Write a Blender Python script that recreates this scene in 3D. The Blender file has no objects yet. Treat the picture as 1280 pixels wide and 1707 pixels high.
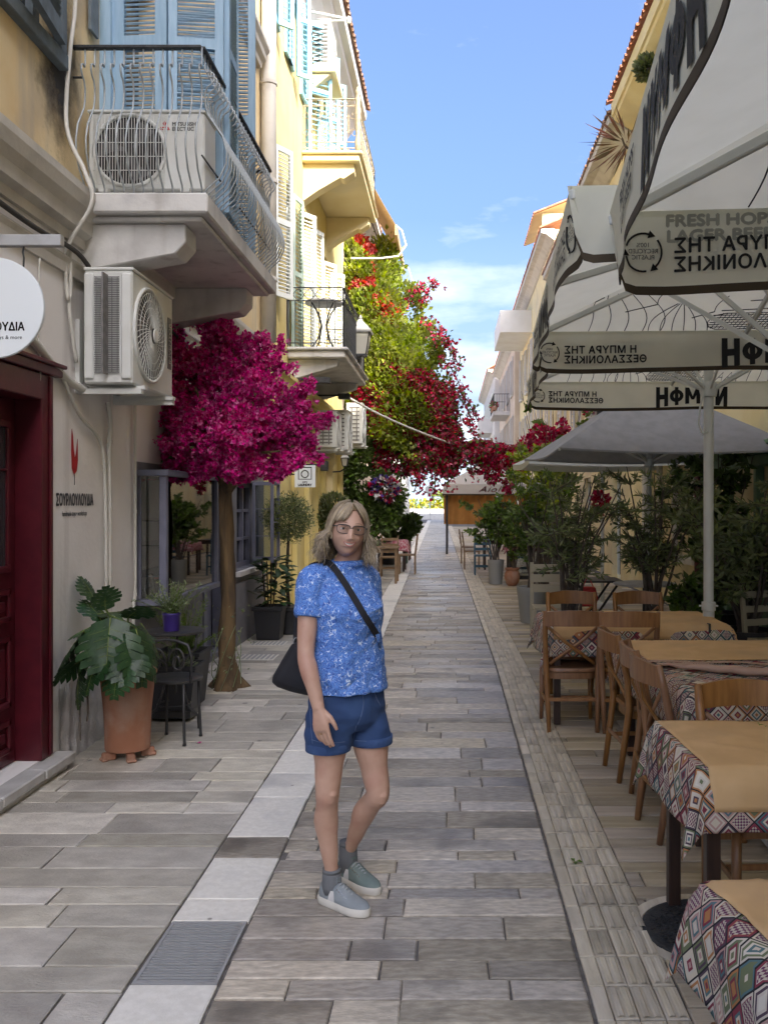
import bpy, bmesh, math, random
import numpy as np
from mathutils import Vector, Matrix
from mathutils.bvhtree import BVHTree
R = math.radians
PI = math.pi
S = bpy.context.scene
C = S.collection
random.seed(11)
RNG = np.random.default_rng(11)

# ---------------------------------------------------------------- camera, sky, sun, exposure
F = 1500.0; VX = 750.0; HY = 836.0; CH = 1.68        # focal length in photo pixels, vanishing point, eye height
cam_d = bpy.data.cameras.new('camera'); cam = bpy.data.objects.new('camera', cam_d); C.objects.link(cam)
cam.location = (0, 0, CH); cam.rotation_euler = (PI/2, 0, 0)
cam_d.sensor_fit = 'HORIZONTAL'; cam_d.sensor_width = 36; cam_d.lens = F/1280*36
cam_d.shift_x = (640-VX)/1280; cam_d.shift_y = -(853.5-HY)/1280
cam_d.clip_start = .05; cam_d.clip_end = 20000
S.camera = cam

SUN_AZ, SUN_EL = R(145), R(34)
w = bpy.data.worlds.new('World'); S.world = w; w.use_nodes = True
def sky_nodes():
    n = w.node_tree.nodes; l = w.node_tree.links
    bg = n['Background']; bg.inputs[1].default_value = .13
    k = n.new('ShaderNodeTexSky'); k.sky_type = 'NISHITA'; k.sun_disc = False
    k.sun_elevation = SUN_EL; k.sun_rotation = SUN_AZ; k.air_density = .65; k.dust_density = 9.5; k.ozone_density = 4.5
    hs = n.new('ShaderNodeHueSaturation'); hs.inputs['Saturation'].default_value = 1.08; l.new(k.outputs[0], hs.inputs['Color'])
    tc = n.new('ShaderNodeTexCoord'); mp = n.new('ShaderNodeMapping'); mp.inputs['Scale'].default_value = (1.6, 1.0, 5.5)
    mp.inputs['Location'].default_value = (.35, .2, .4)
    l.new(tc.outputs['Generated'], mp.inputs[0])
    no = n.new('ShaderNodeTexNoise'); no.inputs['Scale'].default_value = 2.6; no.inputs['Detail'].default_value = 9; no.inputs['Roughness'].default_value = .55
    l.new(mp.outputs[0], no.inputs['Vector'])
    sx = n.new('ShaderNodeSeparateXYZ'); l.new(tc.outputs['Generated'], sx.inputs[0])
    el = n.new('ShaderNodeMapRange'); el.inputs['From Min'].default_value = .02; el.inputs['From Max'].default_value = .42
    el.inputs['To Min'].default_value = .26; el.inputs['To Max'].default_value = -.13; l.new(sx.outputs[2], el.inputs[0])
    ad = n.new('ShaderNodeMath'); ad.operation = 'ADD'; l.new(no.outputs[0], ad.inputs[0]); l.new(el.outputs[0], ad.inputs[1])
    cr = n.new('ShaderNodeValToRGB'); cr.color_ramp.elements[0].position = .52; cr.color_ramp.elements[1].position = .74
    cr.color_ramp.elements[0].color = (0, 0, 0, 1); cr.color_ramp.elements[1].color = (.85, .85, .85, 1)
    l.new(ad.outputs[0], cr.inputs[0])
    mx = n.new('ShaderNodeMix'); mx.data_type = 'RGBA'; l.new(cr.outputs[0], mx.inputs['Factor'])
    l.new(hs.outputs[0], mx.inputs['A']); mx.inputs['B'].default_value = (2.3, 2.5, 2.75, 1)
    # pale haze that rims the whole horizon
    hz = n.new('ShaderNodeMapRange'); hz.inputs['From Min'].default_value = .0; hz.inputs['From Max'].default_value = .30; hz.inputs['To Min'].default_value = .85; hz.inputs['To Max'].default_value = 0; l.new(sx.outputs[2], hz.inputs[0])
    m0 = n.new('ShaderNodeMix'); m0.data_type = 'RGBA'; l.new(hz.outputs[0], m0.inputs['Factor']); l.new(hs.outputs[0], m0.inputs['A']); m0.inputs['B'].default_value = (1.45, 2.0, 2.65, 1)
    l.new(m0.outputs['Result'], mx.inputs['A'])
    l.new(mx.outputs['Result'], bg.inputs[0])
sky_nodes()
sun_d = bpy.data.lights.new('sun', 'SUN'); sun_d.energy = 2.0; sun_d.angle = R(.55); sun_d.color = (1, .90, .74)
sun = bpy.data.objects.new('sun', sun_d); C.objects.link(sun)
_s = Vector((math.sin(SUN_AZ)*math.cos(SUN_EL), math.cos(SUN_AZ)*math.cos(SUN_EL), math.sin(SUN_EL)))
sun.rotation_euler = _s.to_track_quat('Z', 'Y').to_euler()
S.view_settings.view_transform = 'Standard'; S.view_settings.look = 'None'
S.view_settings.exposure = 2.15; S.view_settings.gamma = 1; S.view_settings.use_curve_mapping = False
S.render.engine = 'CYCLES'; S.cycles.use_denoising = True
S.cycles.max_bounces = 8; S.cycles.transparent_max_bounces = 12; S.cycles.caustics_reflective = False; S.cycles.caustics_refractive = False

# ---------------------------------------------------------------- helpers
def bend(y): return -.0125*max(0, y-9)              # the street turns a touch to the left as it runs to the sea
def PX(px, py, Y): return Vector(((px-VX)*Y/F, Y, CH-(py-HY)*Y/F))    # point at distance Y seen at a photo pixel (used while measuring)

class MB:
    def __init__(s): s.v = []; s.f = []; s.m = []; s.uv = None
    def add(s, v, f, mi=0):
        o = len(s.v); s.v += [tuple(p) for p in v]; s.f += [tuple(i+o for i in q) for q in f]; s.m += [mi]*len(f); return s
    def box(s, x0, x1, y0, y1, z0, z1, mi=0):
        return s.add([(x0,y0,z0),(x1,y0,z0),(x1,y1,z0),(x0,y1,z0),(x0,y0,z1),(x1,y0,z1),(x1,y1,z1),(x0,y1,z1)],
                     [(3,2,1,0),(4,5,6,7),(0,1,5,4),(1,2,6,5),(2,3,7,6),(3,0,4,7)], mi)
    def obox(s, c, size, rot=None, mi=0):
        hx, hy, hz = (q/2 for q in size); c = Vector(c)
        v = [Vector(p) for p in [(-hx,-hy,-hz),(hx,-hy,-hz),(hx,hy,-hz),(-hx,hy,-hz),(-hx,-hy,hz),(hx,-hy,hz),(hx,hy,hz),(-hx,hy,hz)]]
        if rot is not None: v = [rot @ p for p in v]
        return s.add([p+c for p in v], [(3,2,1,0),(4,5,6,7),(0,1,5,4),(1,2,6,5),(2,3,7,6),(3,0,4,7)], mi)
    def bar(s, a, b, wd, th, up=(0,0,1), mi=0):
        a = Vector(a); b = Vector(b); d = (b-a).normalized(); x = d.cross(Vector(up))
        if x.length < 1e-4: x = d.cross(Vector((0,1,0)))
        x.normalize(); y = x.cross(d)
        v = []
        for p in (a, b):
            for sx, sy in ((-1,-1),(1,-1),(1,1),(-1,1)): v.append(p+x*sx*wd/2+y*sy*th/2)
        return s.add(v, [(0,1,2,3),(7,6,5,4),(1,0,4,5),(2,1,5,6),(3,2,6,7),(0,3,7,4)], mi)
    def tube(s, pts, r, n=8, mi=0, caps=True, flat=1.0, up=None):
        pts = [Vector(p) for p in pts]; k = len(pts)
        rr = r if isinstance(r, (list, tuple)) else [r]*k
        d0 = (pts[1]-pts[0]).normalized()
        x = d0.cross(Vector(up) if up else Vector((0,0,1)))
        if x.length < 1e-3: x = d0.cross(Vector((0,1,0)))
        x.normalize(); v = []
        for i in range(k):
            d = (pts[min(i+1,k-1)]-pts[max(i-1,0)])
            if d.length < 1e-9: d = d0
            d = d.normalized(); x = (x-d*x.dot(d))
            if x.length < 1e-6: x = d.orthogonal()
            x.normalize(); y = d.cross(x)
            for j in range(n):
                a = 2*PI*j/n; v.append(pts[i]+x*math.cos(a)*rr[i]+y*math.sin(a)*rr[i]*flat)
        f = [(i*n+j, i*n+(j+1)%n, (i+1)*n+(j+1)%n, (i+1)*n+j) for i in range(k-1) for j in range(n)]
        if caps: f += [tuple(reversed(range(n))), tuple((k-1)*n+j for j in range(n))]
        return s.add(v, f, mi)
    def lathe(s, prof, c=(0,0,0), n=24, mi=0, cap=True):
        c = Vector(c); k = len(prof); v = []
        for r_, z_ in prof:
            for j in range(n): v.append(c+Vector((r_*math.cos(2*PI*j/n), r_*math.sin(2*PI*j/n), z_)))
        f = [(i*n+j, i*n+(j+1)%n, (i+1)*n+(j+1)%n, (i+1)*n+j) for i in range(k-1) for j in range(n)]
        if cap: f += [tuple(reversed(range(n))), tuple((k-1)*n+j for j in range(n))]
        return s.add(v, f, mi)
    def loft(s, rings, mi=0, caps=True):
        n = len(rings[0]); k = len(rings); v = [p for r_ in rings for p in r_]
        f = [(i*n+j, i*n+(j+1)%n, (i+1)*n+(j+1)%n, (i+1)*n+j) for i in range(k-1) for j in range(n)]
        if caps: f += [tuple(reversed(range(n))), tuple((k-1)*n+j for j in range(n))]
        return s.add(v, f, mi)
    def prism(s, poly, a, mi=0):                       # polygon of 3-D points extruded by vector a
        n = len(poly); a = Vector(a); v = [Vector(p) for p in poly]+[Vector(p)+a for p in poly]
        f = [tuple(reversed(range(n))), tuple(n+j for j in range(n))]+[(j,(j+1)%n,n+(j+1)%n,n+j) for j in range(n)]
        return s.add(v, f, mi)
    def grid(s, fn, nu, nv, mi=0):
        v = [fn(i/nu, j/nv) for j in range(nv+1) for i in range(nu+1)]
        return s.add(v, [(j*(nu+1)+i, j*(nu+1)+i+1, (j+1)*(nu+1)+i+1, (j+1)*(nu+1)+i) for j in range(nv) for i in range(nu)], mi)
    def stone(s, x0, x1, y0, y1, z, ch=.006, j=.003, t=.03):
        r = lambda: random.uniform(-j, j)
        c = [(x0+r(),y0+r()),(x1+r(),y0+r()),(x1+r(),y1+r()),(x0+r(),y1+r())]
        tl = [random.uniform(-.0012, .0012) for _ in c]; q = [(1,1),(-1,1),(-1,-1),(1,-1)]
        v = [(p[0],p[1],z-t) for p in c]+[(p[0],p[1],z+tl[i]-ch*.6) for i,p in enumerate(c)]+[(p[0]+q[i][0]*ch,p[1]+q[i][1]*ch,z+tl[i]) for i,p in enumerate(c)]
        f = [(8,9,10,11)]+[(4+i,4+(i+1)%4,8+(i+1)%4,8+i) for i in range(4)]+[(i,(i+1)%4,4+(i+1)%4,4+i) for i in range(4)]
        return s.add(v, f)
    def mesh(s, name, mats, smooth=False, bevel=0):
        me = bpy.data.meshes.new(name); me.from_pydata(s.v, [], s.f)
        for m_ in (mats if isinstance(mats, (list, tuple)) else [mats]): me.materials.append(m_)
        if any(s.m): me.polygons.foreach_set('material_index', s.m)
        if bevel:
            bm = bmesh.new(); bm.from_mesh(me); bmesh.ops.remove_doubles(bm, verts=bm.verts, dist=1e-5)
            bmesh.ops.recalc_face_normals(bm, faces=bm.faces)
            es = [e for e in bm.edges if len(e.link_faces) == 2 and e.calc_face_angle(0) > .6]
            bmesh.ops.bevel(bm, geom=es, offset=bevel, segments=1, affect='EDGES', clamp_overlap=True)
            bm.to_mesh(me); bm.free()
        if smooth: me.polygons.foreach_set('use_smooth', [True]*len(me.polygons))
        if smooth == 'auto':
            try: me.set_sharp_from_angle(angle=R(40))
            except Exception: pass
        me.update(); return me

def wloc(p):
    v = Vector((0,0,0))
    while p is not None: v += Vector(p.location); p = p.parent
    return v
def link(name, me, parent=None, loc=None, kind=None, label=None):
    o = bpy.data.objects.new(name, me); C.objects.link(o)
    if parent is not None: o.parent = parent
    if loc is not None: o.location = loc
    if kind: o['kind'] = kind
    if label: o['label'] = label
    return o
def obj(name, mb, mats, parent=None, smooth=False, bevel=0, kind=None, label=None):
    """one mesh object; mb is in WORLD coordinates, the origin is moved to its middle"""
    me = mb.mesh(name, mats, smooth, bevel) if isinstance(mb, MB) else mb
    n = len(me.vertices); a = np.empty(n*3, np.float32); me.vertices.foreach_get('co', a); a = a.reshape(-1,3)
    c = (a.min(0)+a.max(0))/2; me.vertices.foreach_set('co', (a-c).ravel()); me.update()
    return link(name, me, parent, Vector(c.tolist())-(wloc(parent) if parent is not None else Vector((0,0,0))), kind, label)
def local(name, mb, mats, parent, smooth=False, bevel=0, label=None, kind=None):
    """mb in the parent's own coordinates (for things that are copied and turned)"""
    me = mb.mesh(name, mats, smooth, bevel) if isinstance(mb, MB) else mb
    return link(name, me, parent, None, kind, label)
def tag(o, label, cat, group=None, kind=None):
    o['label'] = label; o['category'] = cat
    if group: o['group'] = group
    if kind: o['kind'] = kind
    return o
def thing(name, label, cat, loc=(0,0,0), rz=0, group=None):
    o = bpy.data.objects.new(name, None); C.objects.link(o); o.location = loc; o.rotation_euler = (0,0,rz); o.empty_display_size = .2
    return tag(o, label, cat, group)
def structure(name, mb, mats, smooth=False, label=None):
    return obj(name, mb, mats, None, smooth, kind='structure', label=label)
def dup(o, loc, rz, label=None):
    def cp(q, par):
        c = q.copy(); C.objects.link(c); c.parent = par
        for ch in KIDS.get(q.name, []) : cp(ch, c)
        return c
    KIDS = {}
    for q in bpy.data.objects:
        if q.parent is not None: KIDS.setdefault(q.parent.name, []).append(q)
    c = cp(o, None); c.location = loc; c.rotation_euler = (0,0,rz)
    if label: c['label'] = label
    return c

# ---------------------------------------------------------------- materials
def ramp(n, stops, const=False):
    r = n.new('ShaderNodeValToRGB'); e = r.color_ramp
    while len(e.elements) > 1: e.elements.remove(e.elements[-1])
    e.elements[0].position = stops[0][0]; e.elements[0].color = (*stops[0][1], 1)
    for p, c in stops[1:]:
        q = e.elements.new(p); q.color = (*c, 1)
    if const: e.interpolation = 'CONSTANT'
    return r
def M(name, c, r=.6, c2=None, ns=3., lo=.4, hi=.65, bump=0, bs=40., metal=0, rnd=0, isl=0, sc=(1,1,1), c3=None, ns3=.6, lo3=.5, hi3=.7, trans=0, spec=.5, bsc=None, rough2=None, spots=None, stk=None):
    """c base, c2 fine mottling, c3 large stains; rnd/isl: tone varies per object / per loose piece; trans: light through thin cloth or leaf"""
    m = bpy.data.materials.new(name); m.use_nodes = True; n = m.node_tree.nodes; l = m.node_tree.links
    b = n['Principled BSDF']; b.inputs['Roughness'].default_value = r; b.inputs['Metallic'].default_value = metal; b.inputs['Specular IOR Level'].default_value = spec
    tc = n.new('ShaderNodeTexCoord'); vec = tc.outputs['Object']
    oi = n.new('ShaderNodeObjectInfo')
    if rnd:
        va = n.new('ShaderNodeVectorMath'); va.operation = 'ADD'; vm = n.new('ShaderNodeVectorMath'); vm.operation = 'SCALE'
        vm.inputs[0].default_value = (37, 53, 71); l.new(oi.outputs['Random'], vm.inputs['Scale']); l.new(vec, va.inputs[0]); l.new(vm.outputs[0], va.inputs[1]); vec = va.outputs[0]
    mp = n.new('ShaderNodeMapping'); mp.inputs['Scale'].default_value = sc; l.new(vec, mp.inputs[0])
    col = None
    def mixc(a, bcol, fac):
        x = n.new('ShaderNodeMix'); x.data_type = 'RGBA'; l.new(fac, x.inputs['Factor'])
        if isinstance(a, tuple): x.inputs['A'].default_value = (*a, 1)
        else: l.new(a, x.inputs['A'])
        x.inputs['B'].default_value = (*bcol, 1); return x.outputs['Result']
    def noise(scale, lo_, hi_, v, det=6):
        t = n.new('ShaderNodeTexNoise'); t.inputs['Scale'].default_value = scale; t.inputs['Detail'].default_value = det; l.new(v, t.inputs['Vector'])
        q = n.new('ShaderNodeMapRange'); q.inputs['From Min'].default_value = lo_; q.inputs['From Max'].default_value = hi_; l.new(t.outputs[0], q.inputs[0]); return q.outputs[0]
    col = c
    if c2: f2 = noise(ns, lo, hi, mp.outputs[0]); col = mixc(col, c2, f2)
    if c3: col = mixc(col, c3, noise(ns3, lo3, hi3, vec, 8))
    if stk:
        mq = n.new('ShaderNodeMapping'); mq.inputs['Scale'].default_value = (2.6, 2.6, .22); l.new(vec, mq.inputs[0]); col = mixc(col, stk[0], noise(stk[3] if len(stk) > 3 else 1.6, stk[1], stk[2], mq.outputs[0], 9))
    if spots:
        vo_ = n.new('ShaderNodeTexVoronoi'); vo_.inputs['Scale'].default_value = spots[1]; l.new(vec, vo_.inputs['Vector'])
        th_ = n.new('ShaderNodeMapRange'); th_.inputs['From Min'].default_value = spots[2]; th_.inputs['From Max'].default_value = spots[2]*.6; th_.inputs['To Max'].default_value = .8; l.new(vo_.outputs['Distance'], th_.inputs[0]); col = mixc(col, spots[0], th_.outputs[0])
    if rnd or isl:
        if isinstance(col, tuple):
            rgb = n.new('ShaderNodeRGB'); rgb.outputs[0].default_value = (*col, 1); col = rgb.outputs[0]
        rv = oi.outputs['Random']
        if isl:
            g = n.new('ShaderNodeNewGeometry'); a = n.new('ShaderNodeMath'); a.operation = 'ADD'; l.new(g.outputs['Random Per Island'], a.inputs[0]); l.new(rv, a.inputs[1])
            fr = n.new('ShaderNodeMath'); fr.operation = 'FRACT'; l.new(a.outputs[0], fr.inputs[0]); rv = fr.outputs[0]
        k = max(rnd, isl)
        hs = n.new('ShaderNodeHueSaturation'); q = n.new('ShaderNodeMapRange'); q.inputs['To Min'].default_value = 1-k; q.inputs['To Max'].default_value = 1+k
        l.new(rv, q.inputs[0]); l.new(q.outputs[0], hs.inputs['Value']); l.new(col, hs.inputs['Color'])
        s2 = n.new('ShaderNodeMath'); s2.operation = 'MULTIPLY_ADD'; s2.inputs[1].default_value = 7.31; s2.inputs[2].default_value = .37; l.new(rv, s2.inputs[0])
        f2_ = n.new('ShaderNodeMath'); f2_.operation = 'FRACT'; l.new(s2.outputs[0], f2_.inputs[0])
        q2 = n.new('ShaderNodeMapRange'); q2.inputs['To Min'].default_value = 1-k*.7; q2.inputs['To Max'].default_value = 1+k*.7; l.new(f2_.outputs[0], q2.inputs[0]); l.new(q2.outputs[0], hs.inputs['Saturation'])
        q3 = n.new('ShaderNodeMapRange'); q3.inputs['To Min'].default_value = .5-k*.025; q3.inputs['To Max'].default_value = .5+k*.025; l.new(f2_.outputs[0], q3.inputs[0]); l.new(q3.outputs[0], hs.inputs['Hue'])
        col = hs.outputs[0]
        if rough2 is not None:
            q4 = n.new('ShaderNodeMapRange'); q4.inputs['To Min'].default_value = r; q4.inputs['To Max'].default_value = rough2; l.new(f2_.outputs[0], q4.inputs[0]); l.new(q4.outputs[0], b.inputs['Roughness'])
    if isinstance(col, tuple): b.inputs['Base Color'].default_value = (*col, 1)
    else: l.new(col, b.inputs['Base Color'])
    if bump:
        t = n.new('ShaderNodeTexNoise'); t.inputs['Scale'].default_value = bs; t.inputs['Detail'].default_value = 8
        if bsc:
            mp2 = n.new('ShaderNodeMapping'); mp2.inputs['Scale'].default_value = bsc; l.new(vec, mp2.inputs[0]); l.new(mp2.outputs[0], t.inputs['Vector'])
        else: l.new(mp.outputs[0], t.inputs['Vector'])
        bp = n.new('ShaderNodeBump'); bp.inputs['Strength'].default_value = bump; bp.inputs['Distance'].default_value = .01; l.new(t.outputs[0], bp.inputs['Height']); l.new(bp.outputs[0], b.inputs['Normal'])
    if trans:
        tr = n.new('ShaderNodeBsdfTranslucent'); ms = n.new('ShaderNodeMixShader'); ms.inputs[0].default_value = trans
        if isinstance(col, tuple): tr.inputs[0].default_value = (*col, 1)
        else: l.new(col, tr.inputs[0])
        l.new(b.outputs[0], ms.inputs[1]); l.new(tr.outputs[0], ms.inputs[2]); l.new(ms.outputs[0], n['Material Output'].inputs[0])
    return m
def glassM(name, tint=(.8,.85,.85), alpha=.55):
    m = bpy.data.materials.new(name); m.use_nodes = True; n = m.node_tree.nodes; l = m.node_tree.links
    g = n.new('ShaderNodeBsdfGlossy'); g.inputs['Roughness'].default_value = .02; t = n.new('ShaderNodeBsdfTransparent'); t.inputs[0].default_value = (*tint, 1)
    fr = n.new('ShaderNodeFresnel'); fr.inputs[0].default_value = 1.5; a = n.new('ShaderNodeMath'); a.operation = 'MULTIPLY_ADD'; a.inputs[1].default_value = 1.3; a.inputs[2].default_value = 1-alpha-.3
    a.use_clamp = True
    l.new(fr.outputs[0], a.inputs[0]); ms = n.new('ShaderNodeMixShader'); l.new(a.outputs[0], ms.inputs[0]); l.new(t.outputs[0], ms.inputs[1]); l.new(g.outputs[0], ms.inputs[2]); l.new(ms.outputs[0], n['Material Output'].inputs[0])
    return m
def kilimM(name):
    m = bpy.data.materials.new(name); m.use_nodes = True; n = m.node_tree.nodes; l = m.node_tree.links; b = n['Principled BSDF']; b.inputs['Roughness'].default_value = .95; b.inputs['Specular IOR Level'].default_value = .1
    uv = n.new('ShaderNodeUVMap'); mp = n.new('ShaderNodeMapping'); mp.inputs['Scale'].default_value = (15.5, 15.5, 1); mp.inputs['Rotation'].default_value = (0, 0, R(45)); l.new(uv.outputs[0], mp.inputs[0])
    fl = n.new('ShaderNodeVectorMath'); fl.operation = 'FLOOR'; l.new(mp.outputs[0], fl.inputs[0])
    fr = n.new('ShaderNodeVectorMath'); fr.operation = 'FRACTION'; l.new(mp.outputs[0], fr.inputs[0])
    sb = n.new('ShaderNodeVectorMath'); sb.operation = 'SUBTRACT'; sb.inputs[1].default_value = (.5,.5,0); l.new(fr.outputs[0], sb.inputs[0])
    ab = n.new('ShaderNodeVectorMath'); ab.operation = 'ABSOLUTE'; l.new(sb.outputs[0], ab.inputs[0]); sx = n.new('ShaderNodeSeparateXYZ'); l.new(ab.outputs[0], sx.inputs[0])
    def mt(op, a_, b_=None, c_=None):
        q = n.new('ShaderNodeMath'); q.operation = op
        for i, x in enumerate((a_, b_, c_)):
            if x is None: continue
            if isinstance(x, (int, float)): q.inputs[i].default_value = x
            else: l.new(x, q.inputs[i])
        return q.outputs[0]
    d = mt('MULTIPLY', mt('MAXIMUM', sx.outputs[0], sx.outputs[1]), 2)
    ring = mt('FLOOR', mt('MULTIPLY', d, 5.2))
    wn = n.new('ShaderNodeTexWhiteNoise'); wn.noise_dimensions = '4D'; l.new(fl.outputs[0], wn.inputs['Vector']); l.new(ring, wn.inputs['W'])
    pal = [(0,(.60,.52,.40)),(.16,(.23,.05,.07)),(.30,(.10,.17,.18)),(.42,(.42,.19,.08)),(.54,(.58,.51,.42)),(.68,(.16,.18,.10)),(.78,(.46,.28,.25)),(.87,(.09,.06,.08)),(.93,(.64,.58,.49))]
    rp = ramp(n, pal, True); l.new(wn.outputs[0], rp.inputs[0])
    wc = n.new('ShaderNodeTexWhiteNoise'); wc.noise_dimensions = '3D'; l.new(fl.outputs[0], wc.inputs['Vector'])
    ck = n.new('ShaderNodeTexChecker'); ck.inputs['Scale'].default_value = 9; l.new(fr.outputs[0], ck.inputs['Vector']); ck.inputs['Color1'].default_value = (.5,.43,.34,1); ck.inputs['Color2'].default_value = (.15,.05,.10,1)
    isck = mt('MULTIPLY', mt('GREATER_THAN', wc.outputs[0], .74), mt('LESS_THAN', d, .72))
    x = n.new('ShaderNodeMix'); x.data_type = 'RGBA'; l.new(isck, x.inputs['Factor']); l.new(rp.outputs[0], x.inputs['A']); l.new(ck.outputs[0], x.inputs['B'])
    ln = mt('GREATER_THAN', d, .93)
    y = n.new('ShaderNodeMix'); y.data_type = 'RGBA'; l.new(ln, y.inputs['Factor']); l.new(x.outputs['Result'], y.inputs['A']); y.inputs['B'].default_value = (.03,.028,.03,1)
    l.new(y.outputs['Result'], b.inputs['Base Color'])
    wv = n.new('ShaderNodeTexNoise'); wv.inputs['Scale'].default_value = 420; l.new(uv.outputs[0], wv.inputs['Vector']); bp = n.new('ShaderNodeBump'); bp.inputs['Strength'].default_value = .4; bp.inputs['Distance'].default_value = .002; l.new(wv.outputs[0], bp.inputs['Height']); l.new(bp.outputs[0], b.inputs['Normal'])
    return m
def blouseM():
    m = bpy.data.materials.new('printed_cotton'); m.use_nodes = True; n = m.node_tree.nodes; l = m.node_tree.links; b = n['Principled BSDF']; b.inputs['Roughness'].default_value = .9; b.inputs['Specular IOR Level'].default_value = .15
    tc = n.new('ShaderNodeTexCoord'); no = n.new('ShaderNodeTexNoise'); no.inputs['Scale'].default_value = 22; l.new(tc.outputs['Object'], no.inputs['Vector'])
    mx = n.new('ShaderNodeMix'); mx.data_type = 'VECTOR'; mx.inputs['Factor'].default_value = .06; l.new(tc.outputs['Object'], mx.inputs['A']); l.new(no.outputs['Color'], mx.inputs['B'])
    vo = n.new('ShaderNodeTexVoronoi'); vo.feature = 'DISTANCE_TO_EDGE'; vo.inputs['Scale'].default_value = 60; l.new(mx.outputs['Result'], vo.inputs['Vector'])
    n2 = n.new('ShaderNodeTexNoise'); n2.inputs['Scale'].default_value = 48; n2.inputs['Detail'].default_value = 2; l.new(tc.outputs['Object'], n2.inputs['Vector'])
    th = n.new('ShaderNodeMapRange'); th.inputs['From Min'].default_value = .52; th.inputs['From Max'].default_value = .80; th.inputs['To Min'].default_value = .006; th.inputs['To Max'].default_value = .13; l.new(n2.outputs[0], th.inputs[0])
    lt = n.new('ShaderNodeMath'); lt.operation = 'LESS_THAN'; l.new(vo.outputs['Distance'], lt.inputs[0]); l.new(th.outputs[0], lt.inputs[1])
    v2 = n.new('ShaderNodeTexVoronoi'); v2.feature = 'DISTANCE_TO_EDGE'; v2.inputs['Scale'].default_value = 75; l.new(mx.outputs['Result'], v2.inputs['Vector'])
    l2 = n.new('ShaderNodeMath'); l2.operation = 'LESS_THAN'; l2.inputs[1].default_value = .055; l.new(v2.outputs['Distance'], l2.inputs[0])
    a = n.new('ShaderNodeMix'); a.data_type = 'RGBA'; l.new(l2.outputs[0], a.inputs['Factor']); a.inputs['A'].default_value = (.115,.25,.62,1); a.inputs['B'].default_value = (.05,.11,.40,1)
    c = n.new('ShaderNodeMix'); c.data_type = 'RGBA'; l.new(lt.outputs[0], c.inputs['Factor']); l.new(a.outputs['Result'], c.inputs['A']); c.inputs['B'].default_value = (.60,.70,.86,1)
    l.new(c.outputs['Result'], b.inputs['Base Color'])
    n3 = n.new('ShaderNodeTexNoise'); n3.inputs['Scale'].default_value = 8; n3.inputs['Detail'].default_value = 3; n3.inputs['Distortion'].default_value = .6; l.new(tc.outputs['Object'], n3.inputs['Vector'])
    bp = n.new('ShaderNodeBump'); bp.inputs['Strength'].default_value = .8; bp.inputs['Distance'].default_value = .06; l.new(n3.outputs[0], bp.inputs['Height']); l.new(bp.outputs[0], b.inputs['Normal'])
    return m

m_stone = M('street_stone', (.325,.282,.225), .27, (.52,.46,.375), 11, .36, .68, .38, 9, rnd=.32, isl=.30, sc=(1.7,4.4,1), spots=((.09,.08,.075),3.2,.07), c3=(.19,.165,.135), ns3=2.6, lo3=.54, hi3=.72, rough2=.55, bsc=(5,17,4))
m_stoneL = M('pavement_stone', (.415,.38,.318), .42, (.565,.525,.445), 5, .35, .7, .45, 9, rnd=.30, isl=.30, sc=(1.7,3.2,1), spots=((.12,.11,.10),2.6,.075), c3=(.29,.265,.225), ns3=1.6, lo3=.52, hi3=.75, rough2=.62, bsc=(6,13,4))
m_stoneR = M('terrace_stone', (.36,.295,.205), .55, (.50,.425,.31), 5, .35, .7, .6, 9, rnd=.28, isl=.28, sc=(.3,4.6,1), c3=(.19,.155,.115), ns3=1.5, lo3=.52, hi3=.75, rough2=.75, bsc=(1.5,26,4))
m_white = M('white_slab', (.70,.665,.585), .6, (.78,.745,.665), 30, .4, .65, .2, 70, rnd=.06, spots=((.2,.18,.15),5,.06), c3=(.40,.39,.37), ns3=2, lo3=.55, hi3=.8)
m_tact = M('tactile_tile', (.52,.45,.335), .6, (.64,.57,.445), 8, .35, .7, .4, 30, rnd=.13, isl=.13, sc=(3,.5,1), c3=(.25,.215,.165), ns3=2.2, lo3=.53, hi3=.75)
m_joint = M('mortar', (.11,.10,.09), .95, (.17,.155,.14), 20, bump=.4, bs=60)
m_steel = M('grey_steel', (.40,.40,.395), .42, (.30,.29,.28), 12, .5, .8, metal=.25)
m_dark = M('dark_void', (.012,.012,.013), .8)
m_black = M('black_paint', (.022,.022,.024), .45, (.035,.033,.03), 15)
m_blackmatte = M('black_fabric', (.012,.012,.016), .8, bump=.2, bs=300)
m_ochre = M('ochre_plaster', (.64,.48,.25), .9, (.70,.58,.36), 2.0, .35, .7, .4, 18, c3=(.36,.29,.21), ns3=.9, lo3=.55, hi3=.74, stk=((.40,.35,.28),.54,.78))
m_pink = M('pale_plaster', (.79,.76,.73), .9, (.83,.80,.775), 2, .35, .7, .35, 22, c3=(.55,.51,.48), ns3=.7, lo3=.56, hi3=.8, stk=((.50,.46,.43),.58,.82))
m_mauve = M('grey_mauve_paint', (.17,.165,.185), .7, (.21,.205,.22), 4, bump=.15, bs=30)
m_mauveframe = M('lilac_grey_frame', (.14,.145,.20), .5, (.17,.175,.23), 9)
m_yellow = M('yellow_plaster', (.66,.53,.20), .9, (.70,.59,.27), 1.6, .35, .7, .3, 18, c3=(.58,.49,.27), ns3=.6, lo3=.55, hi3=.8, stk=((.5,.43,.27),.58,.85))
m_cream = M('cream_plaster', (.72,.60,.33), .9, (.76,.66,.41), 1.6, bump=.25, bs=18, c3=(.5,.45,.33), ns3=.6, lo3=.56, hi3=.8)
m_beige = M('beige_plaster', (.58,.47,.37), .9, (.64,.54,.44), 1.5, bump=.3, bs=18, c3=(.42,.35,.29), ns3=.5, lo3=.55, hi3=.8)
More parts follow.
